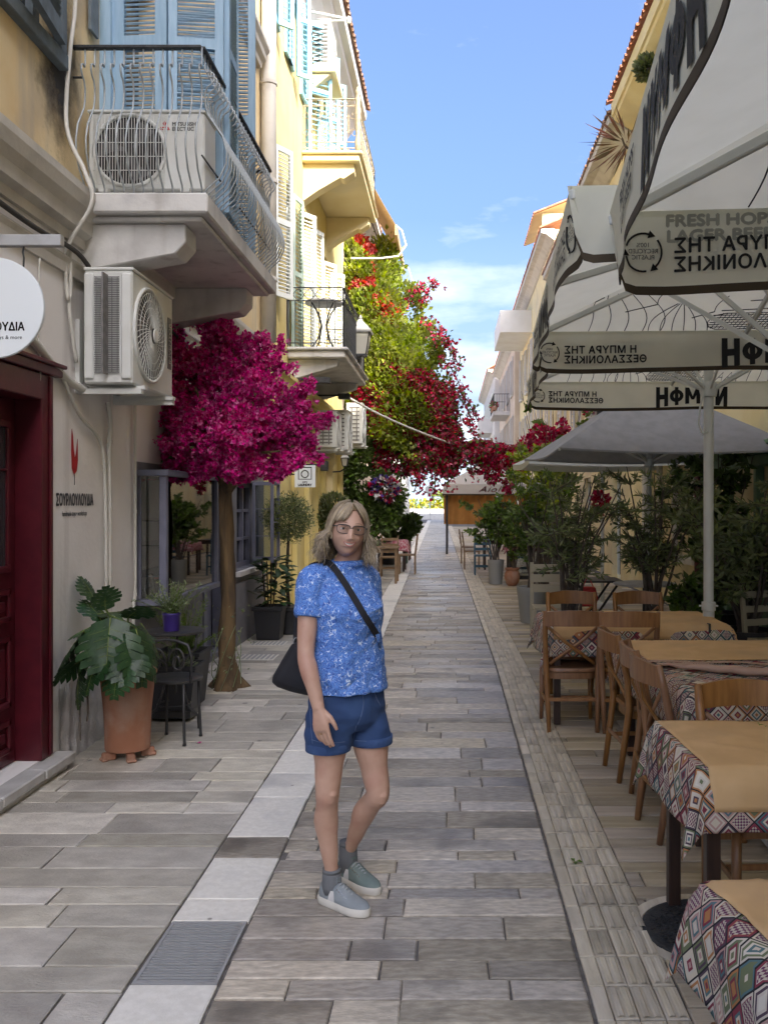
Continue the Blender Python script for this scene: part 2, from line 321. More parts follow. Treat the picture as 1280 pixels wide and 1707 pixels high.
m_lilac = M('greyish_plaster', (.56,.54,.53), .9, (.62,.60,.58), 1.5, bump=.2, bs=18)
m_whitewall = M('white_plaster', (.74,.73,.70), .85, (.68,.66,.62), 1.5, bump=.2, bs=18)
m_conc = M('painted_concrete', (.62,.605,.575), .85, (.45,.44,.43), 3, .45, .7, .3, 30, c3=(.38,.35,.32), ns3=1.6, lo3=.56, hi3=.78, stk=((.36,.33,.30),.56,.8,2.5))
m_trim = M('stone_trim', (.56,.53,.47), .85, (.46,.43,.38), 4, .45, .7, .3, 30, c3=(.33,.31,.28), ns3=1.2, lo3=.55, hi3=.8)
m_blue = M('blue_shutter_paint', (.24,.37,.49), .6, (.29,.42,.54), 6, bump=.1, bs=40, sc=(6,6,.6))
m_sky = M('turquoise_shutter_paint', (.22,.46,.58), .6, (.28,.52,.63), 6)
m_wshut = M('white_shutter_paint', (.72,.74,.70), .55, (.66,.69,.64), 5)
m_mint = M('pale_green_paint', (.48,.58,.48), .55, (.42,.53,.43), 5)
m_red = M('dark_red_paint', (.070,.005,.012), .38, (.095,.008,.016), 9, bump=.08, bs=30)
m_ac = M('white_casing', (.62,.63,.60), .45, (.56,.56,.52), 4, c3=(.46,.45,.40), ns3=1.5, lo3=.6, hi3=.85)
m_acd = M('grey_fins', (.20,.19,.185), .6, (.12,.115,.11), 30)
m_rail = M('grey_railing_paint', (.36,.39,.40), .45, (.26,.28,.285), 25, .5, .7, metal=.3)
m_rust = M('weathered_railing', (.27,.22,.15), .7, (.38,.33,.24), 20)
m_terra = M('terracotta', (.31,.135,.075), .85, (.37,.18,.11), 5, .35, .7, .2, 30, c3=(.42,.29,.22), ns3=4, lo3=.5, hi3=.75, stk=((.22,.10,.06),.52,.75,3))
m_tile = M('roof_tile', (.42,.15,.075), .85, (.50,.24,.14), 6, bump=.3, bs=30, rnd=.16, isl=.16)
m_tileold = M('old_roof_tile', (.23,.12,.075), .9, (.34,.22,.15), 6, bump=.3, bs=30, rnd=.2, isl=.2)
m_wood = M('honey_brown_wood', (.29,.138,.050), .36, (.195,.085,.030), 5, .35, .7, .08, 40, sc=(8,8,1), rnd=.16)
m_darkwood = M('dark_table_wood', (.028,.014,.010), .4, (.045,.022,.014), 6, sc=(8,8,1))
m_kraft = M('kraft_paper', (.60,.37,.165), .75, (.66,.42,.20), 7, .4, .65, .9, 4, c3=(.52,.33,.165), ns3=3)
m_kraftpink = M('pinkish_kraft_paper', (.44,.27,.19), .6, (.50,.32,.23), 6, bump=.3, bs=6)
m_kilim = kilimM('kilim_cloth')
m_canvas = M('parasol_canvas', (.80,.79,.68), .9, (.76,.75,.64), 6, bump=.2, bs=7, trans=.55, spec=.15)
m_hem = M('brown_canvas_hem', (.06,.042,.022), .9, trans=.12)
m_ink = M('black_print', (.014,.014,.014), .85)
m_inkgrey = M('showthrough_grey_print', (.40,.40,.345), .9, trans=.3)  # stands for the next parasol's letters showing through the lit cloth
m_pole = M('white_pole_paint', (.60,.61,.57), .4, (.55,.56,.52), 6)
m_greycanvas = M('grey_canvas', (.26,.26,.255), .9, (.225,.225,.22), 8, bump=.1, bs=20, trans=.10)
m_paleCanvas = M('pale_grey_canvas', (.50,.51,.47), .9, (.46,.47,.43), 8, trans=.15)
m_beigecanvas = M('beige_canvas', (.52,.49,.45), .9, trans=.25)
m_orange = M('orange_curtain', (.42,.20,.05), .85, (.36,.165,.04), 4, trans=.3)
m_skin = M('skin', (.50,.30,.212), .5, (.56,.345,.25), 14, .35, .7, .06, 90, c3=(.43,.215,.155), ns3=8, lo3=.48, hi3=.75)
m_lip = M('lips', (.43,.175,.145), .45); m_brow = M('eyebrow', (.24,.155,.10), .9); m_teeth = M('teeth', (.68,.62,.54), .35)
m_hair = M('blond_hair', (.42,.335,.225), .4, (.27,.205,.13), 14, .35, .65, isl=.30, sc=(1,1,.4))
m_blouse = blouseM()
m_denim = M('denim', (.022,.052,.14), .85, (.032,.07,.18), 9, .35, .7, .9, 7, c3=(.04,.085,.20), ns3=5, lo3=.5, hi3=.8)
m_shoe = M('grey_suede', (.22,.245,.255), .85, (.26,.285,.295), 20, bump=.15, bs=200)
m_shoegreen = M('green_grey_suede', (.14,.185,.17), .85, (.17,.21,.195), 20, bump=.15, bs=200)
m_sole = M('cream_rubber', (.66,.63,.56), .6, (.58,.55,.48), 12)
m_sock = M('grey_knit', (.15,.155,.16), .95, bump=.3, bs=260)
m_silver = M('silver_metal', (.6,.6,.6), .25, metal=1)
m_gold = M('gold_metal', (.7,.45,.15), .25, metal=1)
m_bark = M('ochre_bark', (.155,.10,.045), .9, (.07,.045,.024), 5, .38, .62, 1.0, 12, sc=(3,3,.5))
m_barkdark = M('dark_bark', (.075,.058,.045), .9, (.12,.095,.075), 10, bump=.7, bs=30)
m_purple = M('purple_glaze', (.04,.022,.16), .3)
m_blackpot = M('black_pot', (.02,.02,.023), .5)
m_greypot = M('grey_pot', (.27,.27,.255), .7)
m_soil = M('soil', (.03,.022,.016), 1)
m_glass = glassM('window_glass'); m_glassdark = M('dark_window_glass', (.03,.035,.04), .06, spec=.9)
m_lens = glassM('clear_lens', (.97,.97,.97), .72)
m_rubber = M('white_cable', (.55,.53,.48), .6); m_cabled = M('dark_cable', (.05,.045,.04), .7)
m_signw = M('white_sign', (.70,.74,.76), .45)
m_redink = M('red_print', (.35,.012,.015), .6); m_redlogo = M('red_logo', (.45,.03,.03), .5); m_greyink = M('grey_print', (.12,.12,.125), .7)
m_marble = M('grey_marble', (.52,.51,.49), .5, (.42,.41,.39), 6, bump=.1, bs=30)
m_awning = M('awning_canvas', (.55,.42,.26), .9, trans=.35)
m_green = M('green_shop_paint', (.16,.26,.15), .55, (.20,.31,.18), 5); m_greend = M('dark_green_paint', (.03,.10,.06), .5)
m_maroon = M('maroon_pipe', (.07,.012,.018), .5)
m_iron = M('cast_iron', (.035,.036,.038), .55, (.06,.06,.06), 14, bump=.3, bs=60, metal=.5)
m_bluechair = M('blue_chair_paint', (.03,.085,.12), .6)
m_redcloth = M('red_check_cloth', (.36,.07,.10), .9, (.5,.33,.33), 30, .45, .55)
def leafM(n, c, c2, tr=.3, isl=.35, r=.5): return M(n, c, r, c2, 2.2, .38, .62, isl=isl, trans=tr, spec=.3)
m_magenta = leafM('magenta_bract', (.72,.035,.30), (.54,.02,.22), .36, .35, .7)
m_crimson = leafM('crimson_bract', (.40,.012,.075), (.50,.03,.07), .32, .35, .7)
m_scarlet = leafM('coral_red_bract', (.55,.05,.055), (.60,.09,.05), .32, .3, .7)
m_vine = leafM('yellow_green_leaf', (.34,.385,.06), (.23,.30,.045), .38)
m_vinedark = leafM('deep_green_leaf', (.085,.13,.035), (.11,.165,.04), .3)
m_mid = leafM('mid_green_leaf', (.15,.21,.05), (.10,.155,.035), .33)
m_olive = leafM('olive_green_leaf', (.22,.25,.11), (.14,.17,.07), .25)
m_deep = leafM('dark_glossy_leaf', (.03,.055,.022), (.045,.08,.03), .2, .3, .35)
m_thyme = leafM('silver_green_leaf', (.25,.29,.16), (.18,.22,.115), .3)
m_monst = M('monstera_leaf', (.018,.052,.018), .42, (.032,.08,.025), 5, .38, .65, .15, 20, rnd=.2, trans=.15)
m_vein = M('leaf_midrib', (.16,.20,.04), .5)
m_palm = leafM('palm_frond', (.20,.24,.03), (.15,.20,.03), .3)
m_yflower = leafM('yellow_flower', (.55,.45,.03), (.40,.38,.04), .3)
# ---------------------------------------------------------------- ground, paving
g = MB()
ys = [-14, 0, 5, 9]+list(range(12, 92, 4))
g.add([(sx*30+bend(y), y, -.012) for y in ys for sx in (-1, 1)], [(2*i, 2*i+1, 2*i+3, 2*i+2) for i in range(len(ys)-1)])
structure('ground', g, m_joint)
# beyond the end of the street: quay road, planted strip, sea, far shore
g = MB(); g.add([(-400,88,-.02),(400,88,-.02),(400,150,-.02),(-400,150,-.02)], [(0,1,2,3)]); structure('quay_road', g, M('pale_asphalt', (.30,.29,.27), .9))  # one even pale grey for the road
g = MB(); g.add([(-9000,150,-.7),(9000,150,-.7),(9000,12000,-.7),(-9000,12000,-.7)], [(0,1,2,3)]); structure('sea', g, M('sea_water', (.06,.16,.26), .15, bump=.3, bs=.4))

def in_view(x0, x1, y0, y1):
    return x1 > -(VX+60)*y1/F-.15 and x0 < (1280-VX+60)*y1/F+.15
def pave(pname, label, mat, xa, xb, heights, lens, y_end, zt=0.0, maxp=300, gap=.006, y0=2.35, xfun=None, offset=True):
    par = bpy.data.objects.new(pname, None); C.objects.link(par); par['kind'] = 'structure'; par['label'] = label; par.location = ((xa+xb)/2, 5, 0)
    L = []; y = y0
    while y < y_end:
        h = random.choice(heights); x = xa-(random.uniform(0, .5) if offset else 0)
        while x < xb-.02:
            l = random.uniform(*random.choice(lens)); x2 = min(x+l, xb); x1 = max(x, xa)
            if xb-x2 < .16: x2 = xb
            if x2-x1 > .03 and in_view(x1+bend(y), x2+bend(y), y, y+h): L.append((x1+gap/2, x2-gap/2, y+gap/2, y+h-gap/2))
            x = x2 if x2 < xb else xb
        y += h
    L.sort(key=lambda q: -(min(q[1], 530*q[2]/F)-max(q[0], -VX*q[2]/F))*(q[3]-q[2])/q[2]**3)
    put_stones(par, L, mat, zt, maxp); return par
def put_stones(par, L, mat, zt, maxp, name='stone'):
    rest = MB()
    for i, (x1, x2, y1, y2) in enumerate(L):
        b = bend((y1+y2)/2)
        if i < maxp:
            mb = MB(); mb.stone(x1+b, x2+b, y1, y2, zt+random.uniform(-.0015, .0015)); obj(name, mb, mat, par)
        else: rest.stone(x1+b, x2+b, y1, y2, zt+random.uniform(-.001, .001), ch=.005)
    if rest.v: obj(name, rest, mat, par, kind='stuff')
random.seed(5)
pave('carriageway', 'grey ribbed stone paving laid in rows down the middle of the street', m_stone, -.80, .468, [.11,.13,.145,.16,.19,.245,.255], [(.2,.4),(.45,.75),(.6,.95)], 88)
pave('left_pavement', 'pale grey stone slabs beside the left-hand shops', m_stoneL, -2.62, -1.12, [.17,.2,.26,.3,.38], [(.3,.5),(.5,.9),(.7,1.1)], 70)
pave('terrace_pavement', 'brownish ribbed stone paving under the restaurant tables', m_stoneR, .785, 3.6, [.12,.15,.17,.2], [(.4,.8),(.6,1.1)], 60)
# white band of slabs with the drain grate, and tactile tiles on the other side
par = bpy.data.objects.new('white_paving_band', None); C.objects.link(par); par['kind'] = 'structure'; par.location = (-.96, 5, 0)
L = []; Lb = []; y = 2.55
GR0, GR1 = 3.13, 3.595
cuts = [2.62, 3.12, ('g',), 3.605, 3.80, 4.24, ('b', 4.24, 4.50), 4.51]
L += [(-1.112, -.806, 2.3, 2.67), (-1.112, -.806, 2.675, 3.125), (-1.112, -.806, 3.60, 3.795), (-1.112, -.806, 3.80, 4.24)]
Lb += [(-1.112, -.806, 4.245, 4.50)]
y = 4.505
while y < 80:
    h = random.choice([.45, .5, .6, .66])
    if random.random() < .07 and y > 6: Lb.append((-1.112, -.806, y, y+.26)); y += .265; continue
    L.append((-1.112, -.806, y, y+h)); y += h+.005
put_stones(par, L, m_white, .001, 300, 'slab'); put_stones(par, Lb, m_stone, .001, 300, 'stone')
par = bpy.data.objects.new('tactile_paving_band', None); C.objects.link(par); par['kind'] = 'structure'; par.location = (.63, 5, 0)
L = []; y = 2.5; hh = .205
xs = [.478, .535, .617, .70, .783]
while y < 62:
    for k in range(4): L.append((xs[k]+.002, xs[k+1]-.002, y+(.004 if k % 2 else 0), y+hh-.004)); 
    y += hh
L.sort(key=lambda q: q[2])
rest = MB()
for i, (x1, x2, y1, y2) in enumerate(L):
    b = bend(y1); zt = .002+random.uniform(-.001, .001); mb = MB() if i < 300 else rest
    mb.stone(x1+b, x2+b, y1, y2, zt, ch=.004, j=.0015)
    if x1 > .5 and y1 < 26:
        for q in (.28, .72):                           # the ribs one feels underfoot
            xc = x1+(x2-x1)*q+b; o = len(mb.v)
            mb.v += [(xc-.012,y1+.01,zt+.0015),(xc-.007,y1+.012,zt+.005),(xc+.007,y1+.012,zt+.005),(xc+.012,y1+.01,zt+.0015),(xc-.012,y2-.01,zt+.0015),(xc-.007,y2-.012,zt+.005),(xc+.007,y2-.012,zt+.005),(xc+.012,y2-.01,zt+.0015)]
            mb.f += [(o,o+1,o+5,o+4),(o+1,o+2,o+6,o+5),(o+2,o+3,o+7,o+6)]; mb.m += [0]*3
    if i < 300: obj('tile', mb, m_tact, par)
obj('tile', rest, m_tact, par, kind='stuff')

t = thing('drain_grate', 'rectangular steel drain grate set into the white slabs', 'drain grate', (-.96, 3.36, 0))
mb = MB(); x0, x1 = -1.108, -.81
mb.box(x0, x1, GR0, GR0+.012, -.011, .001); mb.box(x0, x1, GR1-.012, GR1, -.011, .001); mb.box(x0, x0+.012, GR0+.013, GR1-.013, -.011, .001); mb.box(x1-.012, x1, GR0+.013, GR1-.013, -.011, .001)
obj('frame', mb, m_steel, t)
n = 23
for k in range(n):
    yc = GR0+.02+(GR1-GR0-.04)*k/(n-1); mb = MB(); mb.box(x0+.013, x1-.013, yc-.0045, yc+.0045, -.009, .0005); obj('bar', mb, m_steel, t)
mb = MB(); mb.box(x0+.012, x1-.012, GR0+.012, GR1-.012, -.0115, -.0095); obj('pit', mb, m_dark, t)
def small_grate(px, py, w_, l_, lab):
    Y = 2520/(py-HY); x = (px-VX)*Y/F; t = thing('drain_cover', lab, 'drain cover', (x, Y, 0))
    mb = MB(); mb.box(x-w_/2, x+w_/2, Y-l_/2, Y+l_/2, -.011, .004); obj('plate', mb, m_white, t)
    for k in range(8):
        xc = x-w_/2+.03+(w_-.06)*k/7; mb = MB(); mb.box(xc-.012, xc+.012, Y-l_/2+.02, Y+l_/2-.02, .0045, .008); obj('rib', mb, m_steel, t)
small_grate(428, 1096, .42, .34, 'pale ribbed drain cover in the pavement near the flowering tree')
small_grate(448, 1073, .40, .3, 'pale ribbed drain cover beside the square black planter')
t = thing('manhole_cover', 'round dark cast iron manhole cover under the table leg', 'manhole cover', (1.03, 3.52, 0))
mb = MB(); mb.lathe([(.275,-.02),(.275,.003),(.262,.006),(.245,.006)], (1.03,3.52,0), 40); obj('plate', mb, m_iron, t)
mb = MB(); mb.lathe([(.325,-.02),(.325,.0025),(.279,.0025),(.279,-.02)], (1.03,3.52,0), 40, cap=False); obj('surround', mb, m_tact, t)
mb = MB(); k = 0
for i in range(-9, 10):
    for j in range(-9, 10):
        x, y = i*.026, j*.026
        if x*x+y*y < .235**2: mb.obox((1.03+x, 3.52+y, .0075), (.024, .007, .004), Matrix.Rotation(R(45 if (i+j) % 2 else -45), 3, 'Z'))
obj('tread_pattern', mb, m_iron, t, kind='stuff')
def fallen_leaf(px, py, col, lab, s=.04):
    Y = 2520/(py-HY); x = (px-VX)*Y/F; mb = MB()
    for k in range(3):
        a = random.uniform(0, 6); dx, dy = math.cos(a)*s, math.sin(a)*s
        mb.add([(x,Y,.006),(x+dx*.5-dy*.3,Y+dy*.5+dx*.3,.014),(x+dx,Y+dy,.007),(x+dx*.5+dy*.3,Y+dy*.5-dx*.3,.012)], [(0,1,2),(0,2,3)])
    tag(obj('fallen_leaf', mb, col), lab, 'leaf')
fallen_leaf(958, 1439, m_mid, 'crumpled green leaf lying on the tactile tiles')
fallen_leaf(333, 1241, m_magenta, 'magenta petals fallen near the black chair leg')

# ---------------------------------------------------------------- walls
def wall_mb(X, side, y0, y1, z0, z1, ops, depth=.25, mb=None, mi=0):
    """street wall in plane X; side +1 looks towards +x (left-hand houses), openings (ya,yb,za,zb) with reveals going inwards"""
    mb = mb or MB(); ys = sorted({y0, y1, *[o[0] for o in ops], *[o[1] for o in ops]}); zs = sorted({z0, z1, *[o[2] for o in ops], *[o[3] for o in ops]})
    ys = [q for q in ys if y0 <= q <= y1]; zs = [q for q in zs if z0 <= q <= z1]
    X2 = X-side*depth
    for a, b in zip(ys, ys[1:]):
        for c, d in zip(zs, zs[1:]):
            cy, cz = (a+b)/2, (c+d)/2
            if any(o[0] < cy < o[1] and o[2] < cz < o[3] for o in ops): continue
            q = [(X,a,c),(X,b,c),(X,b,d),(X,a,d)]
            mb.add(q if side > 0 else q[::-1], [(0,1,2,3)], mi)
    for a, b, c, d in ops:
        for q in ([(X,a,c),(X2,a,c),(X2,a,d),(X,a,d)], [(X,b,c),(X,b,d),(X2,b,d),(X2,b,c)], [(X,a,c),(X,b,c),(X2,b,c),(X2,a,c)], [(X,a,d),(X2,a,d),(X2,b,d),(X,b,d)]):
            mb.add(q, [(0,1,2,3)], mi)
    return mb
def shell(mb, X, side, y0, y1, z1, back=6.0, z0=-.1):
    """gable ends, back and flat top so that the house is solid and casts its shade"""
    B = X-side*back; e = .004
    mb.add([(X,y0,z0),(B,y0,z0),(B,y0,z1),(X,y0,z1)], [(0,1,2,3)]); mb.add([(X,y1,z0),(X,y1,z1),(B,y1,z1),(B,y1,z0)], [(0,1,2,3)])
    mb.add([(B,y0,z0),(B,y1,z0),(B,y1,z1),(B,y0,z1)], [(0,1,2,3)]); mb.add([(X,y0,z1),(B,y0,z1),(B,y1,z1),(X,y1,z1)], [(0,1,2,3)])
    return mb
def inner(par, X, side, op, mat=None, d=.2, name='window_pane', frame=None, fw=.06, mull=1, trans=1):
    """glazing, frame and glazing bars in one opening"""
    a, b, c, e = op; xi = X-side*d
    mb = MB(); mb.box(min(xi,xi-side*.02), max(xi,xi-side*.02), a, b, c, e); p = obj(name, mb, mat or m_glassdark, par)
    if frame:
        mb = MB(); x0, x1 = sorted((xi+side*.002, xi+side*.05))
        mb.box(x0,x1,a,a+fw,c,e); mb.box(x0,x1,b-fw,b,c,e); mb.box(x0,x1,a+fw,b-fw,c,c+fw); mb.box(x0,x1,a+fw,b-fw,e-fw,e)
        for k in range(mull):
            yc = a+(b-a)*(k+1)/(mull+1); mb.box(x0,x1,yc-fw/2,yc+fw/2,c+fw,e-fw)
        for k in range(trans):
            zc = c+(e-c)*(k+1)/(trans+1); xa_, xb_ = sorted((xi+side*.004, xi+side*.04)); mb.box(xa_,xb_,a+fw,b-fw,zc-fw*.3,zc+fw*.3)
        obj('window_frame', mb, frame, p)
def shutter(par, a, b, z0, z1, mat, th=.045, n=None, rail=.09, name='shutter', mid=True, slat_t=.012):
    """one louvred leaf standing between ground points a and b (x,y)"""
    a = Vector((*a,0)); b = Vector((*b,0)); d = (b-a); L = d.length; d.normalize(); nn = Vector((-d.y, d.x, 0))
    rot = Matrix((d, nn, Vector((0,0,1)))).transposed(); at = lambda u, v, z: a+d*u+nn*v+Vector((0,0,z))
    mb = MB(); mb.obox(at(rail/2,0,(z0+z1)/2), (rail,th,z1-z0), rot); mb.obox(at(L-rail/2,0,(z0+z1)/2), (rail,th,z1-z0), rot)
    zs = [z0, (z0+z1)/2, z1] if mid else [z0, z1]
    for k, z in enumerate(zs):
        zz = z+rail*.6 if k == 0 else (z-rail*.6 if k == len(zs)-1 else z); mb.obox(at(L/2,0,zz), (L-2*rail,th*.95,rail*1.2), rot)
    o = obj(name, mb, mat, par)
    sp = .034 if n is None else (z1-z0)/n; sl = MB(); z = z0+rail*1.25+sp/2
    tilt = rot @ Matrix.Rotation(R(38), 3, 'X')
    while z < z1-rail*1.25:
        if not mid or abs(z-(z0+z1)/2) > rail*.75: sl.obox(at(L/2,0,z), (L-2*rail-.004, th*.95, slat_t), tilt)
        z += sp
    obj('slat', sl, mat, o, kind='stuff'); return o
def cornice(name, X, side, y0, y1, prof, mat, par):
    """moulding run along the wall; prof = [(out, z), ...] from bottom to top, starting and ending on the wall"""
    mb = MB(); a = [(X+side*o_, y0, z) for o_, z in prof]; b = [(X+side*o_, y1, z) for o_, z in prof]; n = len(prof)
    mb.add(a+b, [(i, i+1, n+i+1, n+i) for i in range(n-1)]+[tuple(range(n)), tuple(reversed(range(n, 2*n)))]); return obj(name, mb, mat, par)
def eave_tiles(par, X, side, y0, y1, z, out, mat, run=1.6, pitch=.42, sp=.20, maxp=300, name='roof_tile'):
    """barrel tiles: covers in courses, each one curved; the lowest courses one by one, the rest of the slope joined"""
    rest = MB(); cnt = 0; y = y0
    def tile(mb, yc, s, r=.078, up=0):
        L = .40; x0 = X+side*(out-s); x1 = x0-side*L; za = z+s*pitch; zb = z+(s+L)*pitch; n = 5; v = []
        for (xx, zz, rr) in ((x0, za, r), (x1, zb, r*.8)):
            for k in range(n+1):
                a = PI*k/n; v.append((xx, yc-math.cos(a)*rr, zz+math.sin(a)*rr+up))
            for k in range(n+1):
                a = PI*k/n; v.append((xx, yc-math.cos(a)*(rr-.014), zz+math.sin(a)*(rr-.014)+up))
        m_ = 2*(n+1)
        f = [(k,k+1,m_+k+1,m_+k) for k in range(n)]+[(n+1+k+1,n+1+k,m_+n+1+k,m_+n+2+k) for k in range(n)]+[(k+1,k,n+1+k,n+2+k) for k in range(n)]
        mb.add(v, f)
    while y < y1:
        s = 0; c = 0
        while s < run:
            if c < 1 and cnt < maxp: mb = MB(); tile(mb, y+random.uniform(-.006,.006), s+random.uniform(-.012,.012)); obj(name, mb, mat, par); cnt += 1
            else: tile(rest, y, s)
            s += .33; c += 1
        y += sp
    for k in range(int((y1-y0)/sp)): # channel tiles under the covers
        yy = y0+sp*(k+.5); x0 = X+side*(out-.03); x1 = X+side*(out-run); rest.add([(x0,yy-.1,z+.012),(x0,yy+.1,z+.012),(x1,yy+.1,z+.012+(run-.03)*pitch),(x1,yy-.1,z+.012+(run-.03)*pitch)], [(0,1,2,3)])
    obj(name, rest, mat, par, kind='stuff')
def text_mesh(s, size, offset=0, align='CENTER', shear=0, spacing=1.0):
    cu = bpy.data.curves.new('lettering', 'FONT'); cu.body = s; cu.size = size; cu.offset = offset; cu.align_x = align; cu.resolution_u = 3; cu.shear = shear; cu.space_character = spacing; cu.space_line = .95
    ob = bpy.data.objects.new('lettering', cu); C.objects.link(ob); dg = bpy.context.evaluated_depsgraph_get(); me = bpy.data.meshes.new_from_object(ob.evaluated_get(dg))
    bm = bmesh.new(); bm.from_mesh(me); bmesh.ops.triangulate(bm, faces=bm.faces, quad_method='BEAUTY', ngon_method='EAR_CLIP'); bm.to_mesh(me); bm.free()
    v = [tuple(q.co) for q in me.vertices]; f = [tuple(p.vertices) for p in me.polygons]
    bpy.data.objects.remove(ob); bpy.data.curves.remove(cu); bpy.data.meshes.remove(me); return v, f
def put_text(mb, s, size, fn, offset=0, mirror=False, align='CENTER', sx=1.0, shear=0, spacing=1.0, mi=0, warp=None):
    v, f = text_mesh(s, size, 0, align, shear, spacing)
    for ox, oy in ([(0,0)] if offset < .0009 else [(0,0),(offset,0),(-offset,0),(0,offset),(0,-offset)]):   # weight: copies set a hair apart
        q = []
        for x, y, z in v:
            x = x*sx+ox; y = y+oy
            if warp: x, y = warp(x, y)
            q.append(fn(-x if mirror else x, y))
        mb.add(q, [tuple(reversed(p)) if mirror else p for p in f], mi)
    return mb

def block_word(mb, fn, h, sp=.10):
    """heavy poster capitals NYMΦH drawn stroke by stroke; the outer letters reach lower"""
    B = lambda x0, x1, y0=0, y1=1: [(x0,y0),(x1,y0),(x1,y1),(x0,y1)]
    L = [(.74, [B(0,.24), B(.50,.74), [(.0,1),(.24,1),(.74,0),(.50,0)]]),
         (.74, [B(.25,.49,0,.5), [(0,1),(.26,1),(.49,.45),(.25,.40)], [(.48,1),(.74,1),(.49,.40),(.25,.45)]]),
         (.92, [B(0,.24), B(.68,.92), [(.0,1),(.25,1),(.54,.25),(.38,.25)], [(.67,1),(.92,1),(.54,.25),(.38,.25)]]),
         (.84, [B(.31,.53,-.02,1.02)]+[[(.42+r0*.0+a*math.cos(t0),.52+b*math.sin(t0)) for a, b, t0 in ((.42,.36,q),(.42,.36,q+.393),(.19,.16,q+.393),(.19,.16,q))] for r0 in (0,) for q in [k*.3927 for k in range(16)]]),
         (.74, [B(0,.24), B(.50,.74), B(.24,.50,.38,.62)])]
    W = sum(l_[0] for l_ in L)+sp*4; x = -W/2
    for wd, polys in L:
        for p in polys:
            if len(p) == 4 and abs(p[0][1]-p[1][1]) < 1e-6: p = [p[0], p[1], ((p[1][0]+p[2][0])/2, (p[1][1]+p[2][1])/2), p[2], p[3], ((p[0][0]+p[3][0])/2, (p[0][1]+p[3][1])/2)]
            q = []
            for a, b in p:
                xx = x+a; yy = b-.22*(abs(xx)/(W/2))**1.5*(1-b)+.05*(abs(xx)/(W/2))*b; q.append(fn(xx*h, yy*h))
            mb.add(q, [tuple(range(len(q)))])
        x += wd+sp
# ---------------------------------------------------------------- left-hand house with the toy shop
WL = -2.5
hA = thing('house', 'ochre three storey house over the shop with dark red door and blue balcony shutters', 'house', (WL-3, 7, 0))
DOOR = (4.35, 5.62, .10, 2.44); WIN = (4.2, 5.72, 4.56, 6.1); BDOOR = (6.62, 7.75, 3.74, 6.1); SHOP = (7.22, 8.78, .90, 1.88); SDOOR = (9.15, 10.05, .06, 2.1); CASE = (10.55, 11.75, .86, 1.92)
mb = wall_mb(WL, 1, 1.5, 7.15, -.1, 3.47, [DOOR])
wall_mb(WL, 1, 7.15, 12.08, 2.0, 3.47, [(SDOOR[0], SDOOR[1], 2.0, 2.1)], mb=mb)
wall_mb(WL, 1, 7.15, 12.08, -.1, 2.0, [SHOP, (SDOOR[0], SDOOR[1], .06, 2.0), CASE], mb=mb, mi=1)
obj('shop_wall', mb, [m_pink, m_mauve], hA)
mb = wall_mb(WL-.02, 1, 1.5, 12.08, 3.47, 10.6, [WIN, BDOOR, (9.6, 10.6, 4.3, 6.2), (5.0,6.0,8.2,9.9), (8.6,9.6,8.2,9.9)]); shell(mb, WL-.02, 1, 1.5, 12.08, 10.6); obj('upper_wall', mb, m_ochre, hA)
mb = MB(); mb.box(WL-.02-1.2, WL-.26, 1.6, 12.0, .0, 3.3); 
for o in (SHOP, SDOOR, CASE): pass
cornice('string_course', WL, 1, 1.5, 12.07, [(0,3.38),(.03,3.38),(.035,3.44),(.08,3.47),(.085,3.55),(.13,3.60),(.15,3.67),(.15,3.72),(.06,3.76),(-.02,3.78)], m_trim, hA)
cornice('string_course', WL, 1, 1.5, 12.07, [(0,3.16),(.025,3.16),(.03,3.22),(.045,3.25),(.03,3.27),(0,3.28)], m_trim, hA)
cornice('string_course', WL-.02, 1, 1.5, 11.75, [(0,7.34),(.06,7.34),(.07,7.40),(.12,7.44),(.13,7.50),(.17,7.55),(.17,7.6),(0,7.64)], m_trim, hA)
# rough low band of the plaster
mb = MB(); mb.grid(lambda u, v: (WL+.012+.02*(1-v)+.012*math.sin(u*41+v*9)*math.sin(u*23-v*14), 5.72+u*1.42, -.05+v*.62), 40, 14); obj('plaster_skirt', mb, M('rough_plaster', (.60,.59,.585), .95, (.50,.49,.48), 8, bump=.9, bs=35), hA, smooth=True)
# window top left
inner(hA, WL-.02, 1, WIN, d=.14, frame=M('weathered_grey_blue_paint', (.13,.16,.185), .7, (.09,.11,.12), 8), fw=.09)
mwb = bpy.data.materials['weathered_grey_blue_paint']
mb = MB(); mb.box(WL-.10, WL+.04, WIN[0]-.1, WIN[1]+.09, WIN[2]-.10, WIN[2]-.002); mb.box(WL-.017, WL+.03, WIN[1]+.003, WIN[1]+.09, WIN[2], WIN[3]); obj('window_sill', mb, mwb, hA, bevel=.006)
shutter(hA, (WL+.05, WIN[1]-.03), (WL+.12, WIN[1]-.62), WIN[2]+.01, WIN[3], mwb, n=36)
mb = MB(); mb.box(WL, WL+.02, 6.22, 6.36, 4.95, 6.2); obj('shutter_edge', mb, mwb, hA)
